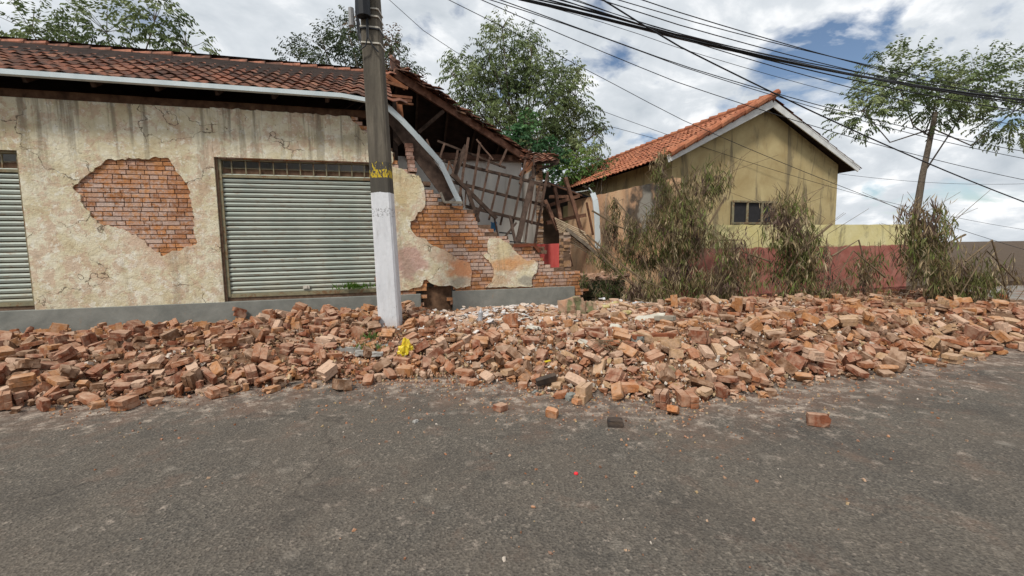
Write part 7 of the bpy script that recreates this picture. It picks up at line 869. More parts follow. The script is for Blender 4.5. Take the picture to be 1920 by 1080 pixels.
for q0, q1, w_, v_ in (((1026, 386), (1086, 367), .10, 3.8), ((1024, 418), (1098, 403), .11, 3.5), ((1030, 369), (1080, 368), .10, 4.6), ((1026, 343), (1110, 373), .05, 4.2)):
    b = MB(); wood(b, q0, v_, q1, v_, w_, w_, (2, 1.6, 1.4), n=3); b.build('beam', m_wood, sd_)
# fallen slatted panel
pn = empty('fallen_batten_panel', at(1060, 440, 2.6), 'fan of pale thin battens sloping down from the brick stub toward the dead leaves', 'panel')
for k in range(11):
    b = MB(); wood(b, (1040+k*1.0, 409+k*3.4), 1.5, (1098+k*1.2, 436+k*4.2), .9, .022, .03, n=4); b.build('batten', m_slat, pn)
b = MB(); wood(b, (1040, 408), 2.6, (1052, 440), 2.4, .07, .09, (1.6, 1, .8)); b.build('end_rail', m_wood, pn)
timber('fallen_log', (1062, 430), 1.2, (1168, 516), .3, .085, .085, 'grey bark log slanting down to the right under the dead leaves', 'log', mat=m_bark, n=6)
timber('leaning_stick', (1100, 380), 3.0, (1112, 440), 2.6, .05, .05, 'thin stick against the pink wall left of the hanging flashing', 'stick', c=(1.2, .8, .6))
# hanging flashing strip
b = MB(); fp = [(1106, 356, 4.0), (1111, 362, 2.6), (1116, 375, 2.55), (1119, 400, 2.5), (1120, 430, 2.5), (1121, 466, 2.5)]; pp = [at(*q) for q in fp]
for i in range(len(pp)-1): b.beam(pp[i], pp[i+1], .17, .02, up=V)
b.beam(at(1070, 362, 4.5), at(1108, 356, 3.8), .02, .05, (1, 1, 1), up=V)
tag(b.build('hanging_flashing', m_galv), 'pale bent sheet metal strip hanging vertically in front of the peach wall', 'flashing')

# ------------------------------------------------------------------ yard wall and neighbouring house
def wallseg(b, p0, p1, z0, z1, th, rag=0):
    p0 = Vector((p0[0], p0[1], 0)); p1 = Vector((p1[0], p1[1], 0)); d = (p1-p0).normalized(); n_ = Vector((-d.y, d.x, 0))*th; k = max(1, int((p1-p0).length/.25)) if rag else 1; tops = [z1+(noise.noise(Vector((i*.7, 3, 1)))*rag) for i in range(k+1)]
    for i in range(k):
        a_ = p0.lerp(p1, i/k); c_ = p0.lerp(p1, (i+1)/k)
        q = [a_, c_, c_+n_, a_+n_]; b.hexa([p_+Vector((0, 0, z0)) for p_ in q[::-1]]+[Vector((p_.x, p_.y, t)) for p_, t in zip(q[::-1], [tops[i], tops[i+1], tops[i+1], tops[i]])])
YW0 = (3.96, 10.7); YW1 = (2.05, 15.8)
b = MB(); wallseg(b, YW1, YW0, .1, 3.22, .2, .03); tag(b.build('yard_wall', m_peach), 'peach side wall with black mould stains running back from the street', 'wall')
NH = empty('neighbour_house', (6.5, 13.5, .3), 'neighbouring ochre house with clean orange clay tile roof', 'house')
def houseP(a_, b_, z): # a along depth from the front, b across from the left eave
    o_ = Vector((3.98, 11.35, 0)); d = Vector((-.29, .957, 0)); n_ = Vector((.957, .29, 0)); p = o_+d*a_+n_*b_; return Vector((p.x, p.y, z))
ez = ond(1222, 306, 12.05).z; rz_ = 5.6
b = MB(); cs = [houseP(.35, .45, 0), houseP(.35, 6.4, 0), houseP(11.2, 6.4, 0), houseP(11.2, .45, 0)]
wt = ez+.45*(rz_-ez)/3.42-.09; b.hexa([p+Vector((0, 0, .2)) for p in cs]+[p+Vector((0, 0, wt)) for p in cs]); b.face([houseP(.35, .45, wt), houseP(.35, 6.4, wt), houseP(.35, 3.42, rz_-.1)]); b.face([houseP(11.2, 6.4, wt), houseP(11.2, .45, wt), houseP(11.2, 3.42, rz_-.1)]); b.build('wall', m_ochre, NH)
b = MB(); tile_patch(b, houseP(11.6, 3.42, rz_), houseP(0, 3.42, rz_), houseP(0, 0, ez), houseP(11.6, 0, ez), pal=NEW, tw=.2, th=.36); tile_patch(b, houseP(0, 3.42, rz_), houseP(11.6, 3.42, rz_), houseP(11.6, 6.85, ez), houseP(0, 6.85, ez), pal=NEW, tw=.2, th=.36); rf = b.build('roof', m_newtile, NH)
b = MB()
for i in range(29): b.tube([houseP(i*.39, 3.42, rz_+.02), houseP(i*.39+.42, 3.42, rz_+.05)], .10, .12, 8, NEW[i % 3])
for i in range(9): b.tube([houseP(-.02, .1+i*.38, ez+.05+(rz_-ez)*(.1+i*.38)/3.42), houseP(-.02, .5+i*.38, ez+.08+(rz_-ez)*(.5+i*.38)/3.42)], .09, .09, 8, NEW[i % 3])
b.build('ridge_tile', m_newtile, rf)
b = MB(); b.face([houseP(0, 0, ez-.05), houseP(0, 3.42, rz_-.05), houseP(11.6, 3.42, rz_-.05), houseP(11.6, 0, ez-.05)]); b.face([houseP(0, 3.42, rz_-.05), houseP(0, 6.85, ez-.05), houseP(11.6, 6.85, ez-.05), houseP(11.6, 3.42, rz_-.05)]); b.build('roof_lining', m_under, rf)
b = MB(); b.beam(houseP(.02, .05, ez-.03), houseP(.02, 3.42, rz_-.16), .03, .18); b.beam(houseP(.02, 6.8, ez-.03), houseP(.02, 3.42, rz_-.16), .03, .18); b.build('barge_board', m_white, rf)
b = MB(); wx = [houseP(.33, 2.4, 0), houseP(.33, 4.0, 0)]
b.hexa([wx[0]+Vector((0, -.03, 1.6)), wx[1]+Vector((0, -.03, 1.6)), wx[1]+Vector((0, .1, 1.6)), wx[0]+Vector((0, .1, 1.6)), wx[0]+Vector((0, -.03, 2.8)), wx[1]+Vector((0, -.03, 2.8)), wx[1]+Vector((0, .1, 2.8)), wx[0]+Vector((0, .1, 2.8))]); wn = b.build('window', m_dark, NH)
b = MB()
for f0, f1 in ((0, .04), (.32, .35), (.65, .68), (.96, 1)):
    q0 = wx[0].lerp(wx[1], f0)+Vector((0, -.06, 0)); q1 = wx[0].lerp(wx[1], f1)+Vector((0, -.06, 0)); b.beam((q0+q1)/2+Vector((0, 0, 1.6)), (q0+q1)/2+Vector((0, 0, 2.8)), .06, .03)
for z in (1.6, 2.2, 2.8): b.beam(wx[0]+Vector((0, -.06, z)), wx[1]+Vector((0, -.06, z)), .05, .05)
b.build('window_frame', m_rail, wn)
b = MB(); fw0 = P(4.1, .0, 0); fw1 = P(12, .0, 0); wallseg(b, fw0[:2], fw1[:2], .1, 2.1, .18, .02); tag(b.build('front_wall', m_yred), 'street wall yellow above and faded red below behind the dead leaves', 'wall')
# mossy stub of a low wall at the house corner
b = MB(); m3 = MB(); u_ = uz(1082, 540, .25)[0]; ue = uz(1168, 540, .25)[0]; z1 = uz(1110, 520, .25)[1]
while u_ < ue:
    z = .15
    while z < z1+.06*noise.noise(Vector((u_*3, 0, 0)))-.02:
        f = rnd.uniform(.7, 1.2); top = z > z1-.15; c = (.44*f, .27*f, .19*f) if top else (.06*f, .055*f, .03*f)
        b.uvz(u_, u_+.24, .2+rnd.uniform(-.03, .02), .42, z, z+CH-.01, c, j=.012); z += CH
    u_ += .25
for k in range(26):
    p_ = P(rnd.uniform(uz(1082, 540, .25)[0], ue+.2), rnd.uniform(.15, .55), z1+rnd.uniform(-.02, .06)); f = rnd.uniform(.7, 1.1)
    b.boxm(Matrix.Translation(p_) @ Euler((rnd.gauss(0, .25), rnd.gauss(0, .25), rnd.random()*6)).to_matrix().to_4x4(), rnd.choice([.26, .15, .2]), .125, .065, (.44*f, .28*f, .19*f), j=.008)
tag(b.build('low_wall_stub', m_wbrick), 'low stub of mossy blackened brick wall right of the grey plinth', 'wall')

# ------------------------------------------------------------------ utility pole
pb = ong(735, 628, .15); pb = ond(734, 628, 7.62); pt_ = ond(694, 0, 7.62)
POLE = empty('utility_pole', Vector((pb.x, pb.y, .12)), 'tall leaning concrete utility pole with white painted base and black cables near its top', 'utility pole')
ax = (pt_-Vector((pb.x, pb.y, pb.z))).normalized()
def pole_at(z): t = (z-pb.z)/ax.z; return pb+ax*t
b = MB(); bm_ = []
wid = lambda z: .365-.011*z
secs = []
for k in range(34):
    z = -.1+k*.25; c_ = pole_at(z) - Vector((pb.x, pb.y, .12)); w_ = wid(z)/2; d_ = w_*.82; ch = .03
    secs.append([c_+Vector((x_, y_, 0)) for x_, y_ in ((-w_+ch, -d_), (w_-ch, -d_), (w_, -d_+ch), (w_, d_-ch), (w_-ch, d_), (-w_+ch, d_), (-w_, d_-ch), (-w_, -d_+ch))])
for s0, s1 in zip(secs, secs[1:]):
    for i in range(8): j = (i+1) % 8; b.face([s0[i], s0[j], s1[j], s1[i]])
b.face(secs[-1]); m = bpy.data.meshes.new('shaft'); m.from_pydata(b.v, [], b.f); m.materials.append(m_pole); sh_ = bpy.data.objects.new('shaft', m); COL.objects.link(sh_); sh_.parent = POLE
def band(px_y, h, mat, tilt=0, grow=.008, name='steel_band', parent=POLE):
    z = ond(700, px_y, 7.5).z; c_ = pole_at(z); w_ = wid(z)/2+grow; d_ = w_*.84+grow; b = MB()
    q = [c_+Vector((x_, y_, tilt*x_)) for x_, y_ in ((-w_, -d_+.02), (-w_+.02, -d_), (w_-.02, -d_), (w_, -d_+.02), (w_, d_), (-w_, d_))]
    for i in range(6): j = (i+1) % 6; b.face([q[i], q[j], q[j]+Vector((0, 0, h)), q[i]+Vector((0, 0, h))]); 
    b.face([p_+Vector((0, 0, h)) for p_ in q]); b.face(q[::-1]); return b.build(name, mat, parent)
for yy, tl in ((17, -.1), (31, -.12), (52, -.1), (82, -.1)): band(yy, .022, m_steel, tl)
band(55, .02, m_black, -.1, name='cable_loop'); 
zb0 = ond(700, 30, 7.5).z; cbx = pole_at(zb0)
b = MB(); c_ = cbx+Vector((-.06, -.2, .05)); b.tube([c_+Vector((0, 0, -.1)), c_+Vector((-.01, 0, .25))], .11, .12, 10); b.tube([c_+Vector((-.01, 0, .25)), c_+Vector((-.01, 0, .33))], .15, .15, 10); b.build('splice_case', m_black, POLE)
b = MB(); c_ = pole_at(ond(690, 60, 7.5).z)+Vector((-.22, -.02, 0))
for k in range(3): b.tube([c_+Vector((.02*k, -.03*k, 1.2)), c_+Vector((.01*k-.02, -.03*k, .4)), c_+Vector((0.02*k, -.02*k, 0)), c_+Vector((.08+.02*k, -.04*k, -.25))], .022, .022, 6)
b.build('cable_bundle', m_black, POLE)
b = MB(); c0 = pole_at(ond(690, 40, 7.5).z)+Vector((-.02, -.2, 0))
b.tube([c0, c0+Vector((0, -.01, -.3)), c0+Vector((-.03, -.01, -.42)), c0+Vector((-.16, 0, -.5))], .012, n=5); b.tube([c0+Vector((.02, 0, 0)), c0+Vector((.02, -.01, -.3)), c0+Vector((.08, -.01, -.42)), c0+Vector((.17, 0, -.52))], .012, n=5); b.build('cable_loop', m_black, POLE)
b = MB(); c_ = pole_at(ond(690, 24, 7.5).z)+Vector((-.33, 0, 0)); b.tube([c_+Vector((0, 0, -.14)), c_+Vector((0, 0, .14))], .045, .045, 8); b.build('grey_cover', m_greybox, POLE)
# overhead cables (three points each, photo px, plane in front of the facade)
def cable(pts, v_, r, label, grp='overhead cables crossing the sky'):
    q = [at(x_, y_, v_) for x_, y_ in pts]; 
    us_ = [(p-O).dot(U) for p in q]; zs_ = [p.z for p in q]
    def zf(u):   # quadratic through three points
        (a0, a1, a2), (z0, z1, z2) = us_, zs_
        return z0*(u-a1)*(u-a2)/((a0-a1)*(a0-a2))+z1*(u-a0)*(u-a2)/((a1-a0)*(a1-a2))+z2*(u-a0)*(u-a1)/((a2-a0)*(a2-a1))
    ext = us_[2]+42
    P2 = []; n_ = 60; u0 = us_[0]-.0
    for i in range(n_+1):
        u = u0+(ext-u0)*i/n_; sl = zf(us_[2])-zf(us_[2]-.3); z = zf(u) if u <= us_[2]+.01 else zf(us_[2])+(u-us_[2])*sl/.3*.8+(u-us_[2])**2*.005
        P2.append(P(u, v_, z))
    b = MB(); b.tube(P2, r, n=5); return tag(b.build('overhead_cable', m_black), label, 'cable', grp)
cable([(972, -3), (1120, 32), (1264, 69)], -2.2, .026, 'thickest black cable bundle crossing the upper right sky')
for k, (pts, r) in enumerate([([(998, -3), (1140, 30), (1264, 66)], .012), ([(1018, -3), (1150, 32), (1264, 64)], .012), ([(1045, -3), (1160, 34), (1264, 63)], .010), ([(1060, -5), (1165, 30), (1264, 60)], .007), ([(1035, -4), (1140, 26), (1264, 68)], .008), ([(1074, -3), (1170, 32), (1264, 61)], .006)]): cable(pts, -2.2-.05*k, r, ['black cable lying against the top of the thickest bundle', 'second black cable above the thickest bundle', 'third black cable above the thickest bundle', 'uppermost thin wire of the dense strand', 'thin wire hugging the underside of the thickest bundle', 'thin wire just below the uppermost wire of the dense strand'][k])
cable([(1128, -2), (1200, 43), (1264, 82)], -2.7, .013, 'black cable cutting steeply across the dense cable strand')
cable([(1196, -3), (1230, 8), (1264, 20)], -3, .008, 'short black wire at the top right corner of the sky')
cable([(1150, -3), (1205, 13), (1264, 31)], -3, .007, 'thin wire second below the top right corner')
cable([(1118, -3), (1190, 20), (1264, 44)], -2.9, .008, 'thin wire third below the top right corner')
cable([(972, -2), (1110, 36), (1264, 87)], -2.0, .005, 'faint thin wire just under the thickest cable bundle')
cable([(925, -5), (1110, 62), (1264, 118)], -2.0, .008, 'upper wire of the close pair below the cable bundle')
cable([(895, -8), (1110, 63), (1264, 120)], -2.05, .007, 'lower wire of the close pair below the cable bundle')
cable([(885, -8), (1080, 76), (1264, 152)], -2.0, .007, 'single wire sloping beneath the close pair of wires')
cable([(836, -3), (1050, 105), (1264, 218)], -1.6, .006, 'lowest long thin wire passing in front of the tree top')
cable([(728, -2), (800, 62), (880, 110)], 1.0, .006, 'thin sagging service wire from beside the pole top to the tree')
cable([(1140, 236), (1185, 248), (1235, 262)], 5, .008, 'short low wire above the neighbouring tiled roof')

# ------------------------------------------------------------------ vegetation
def leaf(b, p, d, n_, l, w, c):     # a folded narrow leaf, two quads
    s = d.cross(n_).normalized()*w; m_ = p+d*l*.5+n_*(-l*.06); t = p+d*l
    b.v += [tuple(p), tuple(m_+s), tuple(t), tuple(m_-s)]; i = len(b.v)-4; b.f.append((i, i+1, i+2, i+3)); b.c.append(c)
def rdir(rn): 
    z = rn.uniform(-1, 1); a_ = rn.random()*6.283; r = math.sqrt(1-z*z); return Vector((r*math.cos(a_), r*math.sin(a_), z))
def sprig(b, p, d, rn, n_, l, w, c, droop, size):
    q = p.copy(); d = d.copy()
    for k in range(n_):
        for sgn in (-1, 1):
            side = d.cross(Vector((0, 0, 1))); side = side.normalized() if side.length > .05 else Vector((1, 0, 0))
            ld = (side*sgn*rn.uniform(.5, 1)+d*rn.uniform(.3, .8)+Vector((0, 0, -rn.uniform(.2, 1)*droop))).normalized()
            f = rn.uniform(.75, 1.3); leaf(b, q, ld, rdir(rn), l*rn.uniform(.7, 1.2), w, (c[0]*f, c[1]*f, c[2]*f))
        q = q+d*(size/n_); d = (d+Vector((0, 0, -.18*droop))).normalized()
def tree(name, label, base, blobs, Yd, rn, dens, pal, l, w, trunk_r, size=.45, droop=1, spread=.8, nleaf=6, grp=None, tips=True):
    T = empty(name, base, label, 'tree', grp); tb = MB(); lb = MB(); base = Vector(base); cs_ = []
    for (px_, py_, r_) in blobs:
        Y = Yd+rn.uniform(-spread, spread); c_ = ond(px_, py_, Y); cs_.append((c_, r_*Y/FPX))
    top = max(c.z for c, _ in cs_); mid = sum((c for c, _ in cs_), Vector())/len(cs_); fork = Vector((mid.x*.6+base.x*.4, mid.y, base.z+(mid.z-base.z)*.55))
    tb.tube([base, base.lerp(fork, .5)+Vector((.1, 0, 0)), fork, fork.lerp(mid, .8)], trunk_r, trunk_r*.5, 8)
    for c_, r_ in cs_:
        m_ = fork.lerp(c_, .5)+rdir(rn)*.25; tb.tube([fork.lerp(mid, rn.uniform(0, .6)), m_, c_, c_+Vector((rn.uniform(-.2, .2), 0, r_*.7))], trunk_r*.2, .010, 5)
        nn = int(dens*r_*r_)
        for _ in range(nn):
            dd = rdir(rn); rr = r_*(rn.random()**.45); p = c_+Vector((dd.x*rr, dd.y*rr*1.1, dd.z*rr)); od = (dd+Vector((0, 0, .35))).normalized()
            if noise.noise(p*2.1) < -.16: continue
            shade_ = .5+.5*noise.noise(p*.9+Vector((5, 0, 0))); c = pal[0] if shade_ < .42 else pal[1] if shade_ < .6 else pal[2]
            sprig(lb, p, od, rn, nleaf, l, w, c, droop, size)
        for _ in range(int(4+r_*4)):   # twigs through the clump
            dd = rdir(rn); dd.z = abs(dd.z)*.6+.2; tb.tube([c_, c_+dd*r_*.6+rdir(rn)*.05, c_+dd*r_*1.05], .012, .005, 3, cap=False)
    tb.build('trunk', m_bark, T, smooth=True); lb.build('crown', m_leaf, T); return T
rn = random.Random(8); sp_ = 19.5
GP = [(.095, .13, .05), (.14, .18, .07), (.22, .26, .115)]
blobs = [(942, 52, 17), (938, 78, 24), (915, 100, 24), (858, 118, 18), (850, 140, 14), (880, 155, 26), (990, 78, 17), (996, 100, 20), (960, 130, 34), (1010, 140, 34), (1052, 148, 28), (872, 190, 20), (900, 210, 30), (960, 185, 42), (1030, 195, 42), (1080, 142, 12), (1078, 180, 24), (1100, 202, 13), (1112, 255, 20), (1066, 235, 36), (930, 240, 32), (1000, 245, 40), (1128, 244, 10), (895, 245, 22), (1085, 290, 30), (925, 160, 28), (1040, 268, 34), (905, 130, 18), (1110, 285, 16)]
tree('tree', 'tall feathery grey-green tree with drooping leaflets behind the ruined roof', (ond(985, 500, sp_).x, sp_, .2), blobs, sp_, rn, 285, GP, .17, .028, .2, size=.62, droop=1.4, nleaf=6)
tree('tree', 'shorter bright green broad-leaved tree just behind the low end of the roof', (ond(1000, 500, 16.6).x, 16.6, .2), [(985, 232, 20), (962, 252, 20), (1008, 262, 24), (990, 282, 22), (1035, 292, 24), (1020, 315, 20), (950, 278, 14)], 16.6, rn, 260, [(.04, .095, .04), (.06, .14, .055), (.10, .20, .075)], .17, .055, .12, size=.3, droop=.8, nleaf=4)
tree('tree', 'low yellow-green bush-like tree between the ruin and the orange roof', (ond(1080, 500, 17.8).x, 17.8, .2), [(1065, 312, 24), (1095, 302, 22), (1055, 335, 20), (1085, 330, 20), (1120, 300, 14), (1110, 322, 12), (1135, 306, 10), (1040, 322, 16)], 17.8, rn, 380, [(.06, .11, .03), (.10, .18, .045), (.16, .25, .06)], .12, .03, .1, size=.3, droop=.7, nleaf=5)
tree('tree', 'green and rusty brown tree behind the tiled ridge at the pole', (ond(690, 500, 16).x, 16, .2), [(664, 40, 20), (660, 85, 24), (672, 120, 22), (700, 100, 22), (735, 78, 18), (742, 105, 22), (725, 125, 20), (765, 128, 14), (785, 140, 9), (800, 155, 7), (775, 152, 10), (640, 60, 26), (610, 95, 34), (560, 110, 30)], 16, rn, 380, [(.05, .07, .03), (.075, .10, .045), (.15, .095, .055)], .13, .022, .16, size=.38, droop=1.2, nleaf=5)
tree('tree', 'dark tree far left behind the tiled roof', (ond(250, 500, 15).x, 15, .2), [(200, 60, 60), (290, 40, 50), (350, 90, 40), (130, 100, 50), (60, 60, 60)], 15, rn, 180, GP, .17, .032, .16, size=.4, droop=1.2, nleaf=5)
tree('tree', 'leafy tree behind the orange roof on the far right', (ond(1700, 400, 22).x, 22, .2), [(1680, 150, 60), (1760, 180, 60), (1620, 210, 50), (1840, 150, 60), (1900, 210, 60)], 22, rn, 150, GP, .2, .036, .2, size=.45, droop=1.1, nleaf=5)
tree('sapling', 'slim sapling with sparse leaves standing before the orange roof edge', (ond(1122, 480, 14.6).x, 14.6, .3), [(1120, 300, 9), (1135, 318, 9), (1155, 303, 8), (1100, 352, 8), (1140, 335, 8), (1122, 335, 6)], 14.6, rn, 330, [(.06, .10, .03), (.10, .15, .04), (.15, .19, .05)], .09, .016, .02, size=.2, droop=.9, nleaf=4)
# dead branches with hanging leaves
DRY = [(.20, .15, .075), (.13, .135, .045), (.27, .205, .12), (.12, .078, .06), (.15, .18, .05), (.40, .32, .20)]
def dead(label, blobs, stems, rn, Yd, dens=185, pal=DRY, l=.19, w=.0095, grp='dead leafy branches hanging over the yard wall'):
    c0 = ond(blobs[-1][0], 600, Yd); T = empty('dead_branch', Vector((c0.x, c0.y, .3)), label, 'dead branch', grp); lb = MB(); sb = MB()
    for (px_, py_, r_) in blobs:
        c_ = ond(px_, py_, Yd+rn.uniform(-.35, .35)); rr_ = r_*Yd/FPX
        for _ in range(max(12, int(dens*rr_*rr_*6.5))):
            dd = rdir(rn); rr = rr_*(rn.random()**.5); p = c_+Vector((dd.x*rr, dd.y*rr*.8, dd.z*rr)); 
            k = noise.noise(p*2.2)+rn.uniform(-.15, .15); c = pal[1] if k < -.2 else pal[0] if k < .0 else pal[4] if k < .12 else pal[2] if k < .3 else pal[3]
            if rn.random() < .10: c = pal[5]
            tw = p+Vector((rn.uniform(-.12, .12), rn.uniform(-.1, .1), rn.uniform(0, .12)))
            for _k in range(5):
                q = p.lerp(tw, rn.random()); ld = Vector((rn.gauss(0, .4), rn.gauss(0, .35), -1 if rn.random() < .74 else .9)).normalized(); f = rn.uniform(.6, 1.35)
                leaf(lb, q, ld, rdir(rn), l*rn.uniform(.5, 1.25), w*rn.uniform(.6, 1.3), (c[0]*f, c[1]*f, c[2]*f))
        for _ in range(7): q_ = c_+Vector((rn.gauss(0, .5), rn.gauss(0, .4), -.6))*rr_; sb.tube([q_, q_+Vector((rn.gauss(0, .4), rn.gauss(0, .3), 1))*rr_, q_+Vector((rn.gauss(0, .9), rn.gauss(0, .5), 1.9))*rr_], .008, .003, 4)
    for st in stems:
        pts = [ond(x_, y_, Yd-.1+rn.uniform(-.2, .15)) for x_, y_ in st]; sb.tube(pts, .022, .008, 5)
    sb.build('stem', m_stalk, T); lb.build('foliage', m_dry, T); return T
rn = random.Random(21)
dead('tallest dry frond rising above the yard wall to the orange eave', [(1238, 302, 14), (1236, 330, 14), (1246, 360, 14), (1238, 395, 18)], [[(1240, 290), (1244, 340), (1256, 380), (1263, 400)]], rn, 10.2)
dead('brown and olive dead branch hanging at the right over the yellow wall', [(1225, 420, 22), (1250, 440, 20), (1215, 455, 22), (1245, 480, 16), (1222, 490, 22)], [[(1110, 395), (1160, 425), (1210, 445), (1264, 452)]], rn, 9.9, 160)
dead('small upright olive sprig against the peach wall beside the flashing', [(1153, 385, 9), (1150, 405, 14), (1146, 430, 16), (1150, 455, 15)], [[(1153, 375), (1150, 420), (1140, 480)]], rn, 10.6, 130)
dead('dead branch with hanging leaves in the middle of the peach wall', [(1180, 420, 14), (1185, 445, 20), (1175, 475, 22), (1195, 500, 22)], [[(1150, 370), (1180, 405), (1215, 440)], [(1190, 415), (1180, 470), (1170, 510)]], rn, 10.3, 130)
dead('low dead branch trailing pale straw leaves over the low wall stub', [(1125, 470, 14), (1135, 495, 16), (1110, 485, 10), (1160, 505, 18)], [[(1085, 430), (1130, 480), (1180, 530), (1215, 560)], [(1100, 440), (1170, 500), (1230, 545)]], rn, 9.6, 120)
dead('dense olive leaf mass drooping to the rubble at the right', [(1200, 535, 24), (1225, 550, 24), (1250, 520, 22), (1255, 560, 20), (1180, 555, 18), (1225, 580, 14)], [[(1170, 500), (1215, 530), (1264, 548)], [(1190, 560), (1264, 582)], [(1205, 480), (1250, 600)]], rn, 9.2, 140)
dead('dark green creeping growth on the mossy low wall', [(1092, 530, 9), (1100, 535, 12), (1118, 540, 14), (1140, 542, 15), (1160, 548, 15), (1128, 555, 12), (1185, 565, 14), (1210, 575, 12), (1240, 580, 12)], [], rn, 9.7, 160, pal=[(.05, .06, .02), (.035, .045, .02), (.08, .09, .03), (.03, .03, .02), (.06, .08, .02), (.15, .13, .07)], l=.09, w=.016)
for k, (x0, n_, yt) in enumerate(((1300, 7, 350), (1385, 4, 470), (1500, 6, 400), (1600, 3, 500), (1750, 6, 420), (1850, 3, 510))):
    dead(['dead branch just beyond the right side of the yellow wall patch', 'dead branch further along the street wall', 'dead branch in the middle of the street wall', 'thin dead branch past the house window', 'sparse dead branch toward the far right', 'dead branch at the right end of the street wall'][k], [(x0+rn.uniform(-30, 30), yt+i*(580-yt)/n_, rn.uniform(34, 48)) for i in range(n_)], [[(x0-40, yt-20), (x0+10, 450), (x0+50, 590)], [(x0+60, yt+20), (x0, 470), (x0-60, 570)]], rn, 9.4-.2*k, [110, 60, 90, 50, 100, 50][k], grp='dead branches along the street wall', l=.2, w=.011)
# weeds
def weed(px_, py_, z, n_, l, label, c=(.10, .17, .04), rad=.12, rn=rn):
    p0 = ong(px_, py_, z) ; b = MB()
    for _ in range(n_):
        p = p0+Vector((rn.gauss(0, rad), rn.gauss(0, rad*.4), 0)); d = Vector((rn.gauss(0, .4), rn.gauss(0, .4), 1)).normalized(); f = rn.uniform(.7, 1.4); leaf(b, p, d, rdir(rn), l*rn.uniform(.5, 1.3), .008, (c[0]*f, c[1]*f, c[2]*f))
    tag(b.build('weed', m_leaf), label, 'weed', 'weeds growing from the pavement'); return b
def weedv(px_, py_, v_, n_, l, label, rad=.12, c=(.10, .20, .03)):
    p0 = at(px_, py_, v_); b = MB()
    for _ in range(n_):
        p = p0+U*rn.gauss(0, rad)+Vector((0, 0, rn.uniform(-.03, .03))); d = (U*rn.gauss(0, .5)-V*rn.uniform(0, .4)+Vector((0, 0, 1))).normalized(); f = rn.uniform(.7, 1.4); leaf(b, p, d, rdir(rn), l*rn.uniform(.5, 1.3), .012, (c[0]*f, c[1]*f, c[2]*f))
    tag(b.build('weed', m_leaf), label, 'weed', 'weeds growing from the pavement')
weedv(665, 541, -.03, 160, .12, 'green weed tuft at the foot of the roller shutter', .16)
weed(704, 640, .16, 90, .16, 'sparse weed tuft left of the white pole base', rad=.10)
weed(690, 655, .16, 50, .10, 'low weed sprigs on the kerb below the white pole', rad=.14)


# ------------------------------------------------------------------ small things on the heap and road
def hz(x_, y_, add=.0, zg=.35):
    z = zg
    for _ in range(8): p = ong(x_, y_, z); z = H(p.x, p.y)+add
    return Vector((p.x, p.y, z))
# yellow bag
p0 = hz(760, 660, .09); bm = bmesh.new(); bmesh.ops.create_icosphere(bm, subdivisions=4, radius=1)
for v_ in bm.verts:
    c_ = v_.co; n_ = noise.noise(c_*2.3)*.45+noise.noise(c_*6)*.22; sx = .115; sx = .095; v_.co = Vector((c_.x*sx*(1+n_), c_.y*.07*(1+n_), c_.z*(.075+.05*max(0, c_.x*.3+.5))*(1+n_)+.035*math.exp(-((c_.x-.1)/.35)**2)*(c_.z > 0)*2))
m = bpy.data.meshes.new('plastic_bag'); bm.to_mesh(m); bm.free(); m.materials.append(m_bag); o = bpy.data.objects.new('plastic_bag', m); COL.objects.link(o); o.location = p0+Vector((0, 0, .02)); tag(o, 'crumpled bright yellow plastic bag lying on bricks right of the pole', 'plastic bag')
# bottle
p0 = hz(901, 648, .07); bo = empty('plastic_bottle', p0, 'clear plastic drink bottle standing among the bricks in the middle of the heap', 'bottle'); b = MB()
prof = [(0, .034), (.02, .036), (.08, .034), (.10, .036), (.16, .035), (.185, .022), (.20, .013)]; tilt = Vector((.08, .1, 1)).normalized()
for (h0, r0), (h1, r1) in zip(prof, prof[1:]): b.tube([p0+tilt*h0, p0+tilt*h1], r0, r1, 12, cap=False)
b.build('bottle_body', m_glass, bo, smooth=True); b = MB(); b.tube([p0+tilt*.2, p0+tilt*.222], .015, .015, 10); b.build('bottle_cap', m_white, bo)
b = MB(); b.tube([p0+tilt*.09, p0+tilt*.15], .0365, .0365, 12, cap=False); b.build('bottle_label', m_greybox, bo)
b = MB(); p0 = hz(1021, 640, .11); b.beam(p0, p0+Vector((.07, .02, .01)), .04, .008); tag(b.build('yellow_scrap', m_bag), 'small bright yellow plastic scrap on the right half of the heap', 'litter')
p0 = ong(1080, 889, 0); b = MB(); b.tube([p0, p0+Vector((0, 0, .012))], .016, .014, 12); tag(b.build('bottle_top', m_cap, bevel=.002), 'small red plastic bottle top alone on the asphalt', 'bottle top')
def rock(p, s, mat, name, label, cat, seed, grp=None, sub=3, boxy=.6):
    r = random.Random(seed); bm = bmesh.new(); bmesh.ops.create_cube(bm, size=2); bmesh.ops.subdivide_edges(bm, edges=bm.edges[:], cuts=sub+1, use_grid_fill=True)
    for v_ in bm.verts:
        c_ = v_.co; c_ = c_.lerp(c_.normalized()*1.1, 1-boxy); n_ = 1+noise.noise(c_*1.4+Vector((seed*3.1, 0, 0)))*.3+noise.noise(c_*4+Vector((seed, 0, 0)))*.12; v_.co = Vector((c_.x*s[0], c_.y*s[1], c_.z*s[2]))*n_
    q = Euler((r.gauss(0, .15), r.gauss(0, .15), r.random()*6.28)); m = bpy.data.meshes.new(name); bm.to_mesh(m); bm.free(); m.materials.append(mat); o = bpy.data.objects.new(name, m); COL.objects.link(o); o.location = p; o.rotation_euler = q; tag(o, label, cat, grp); return o
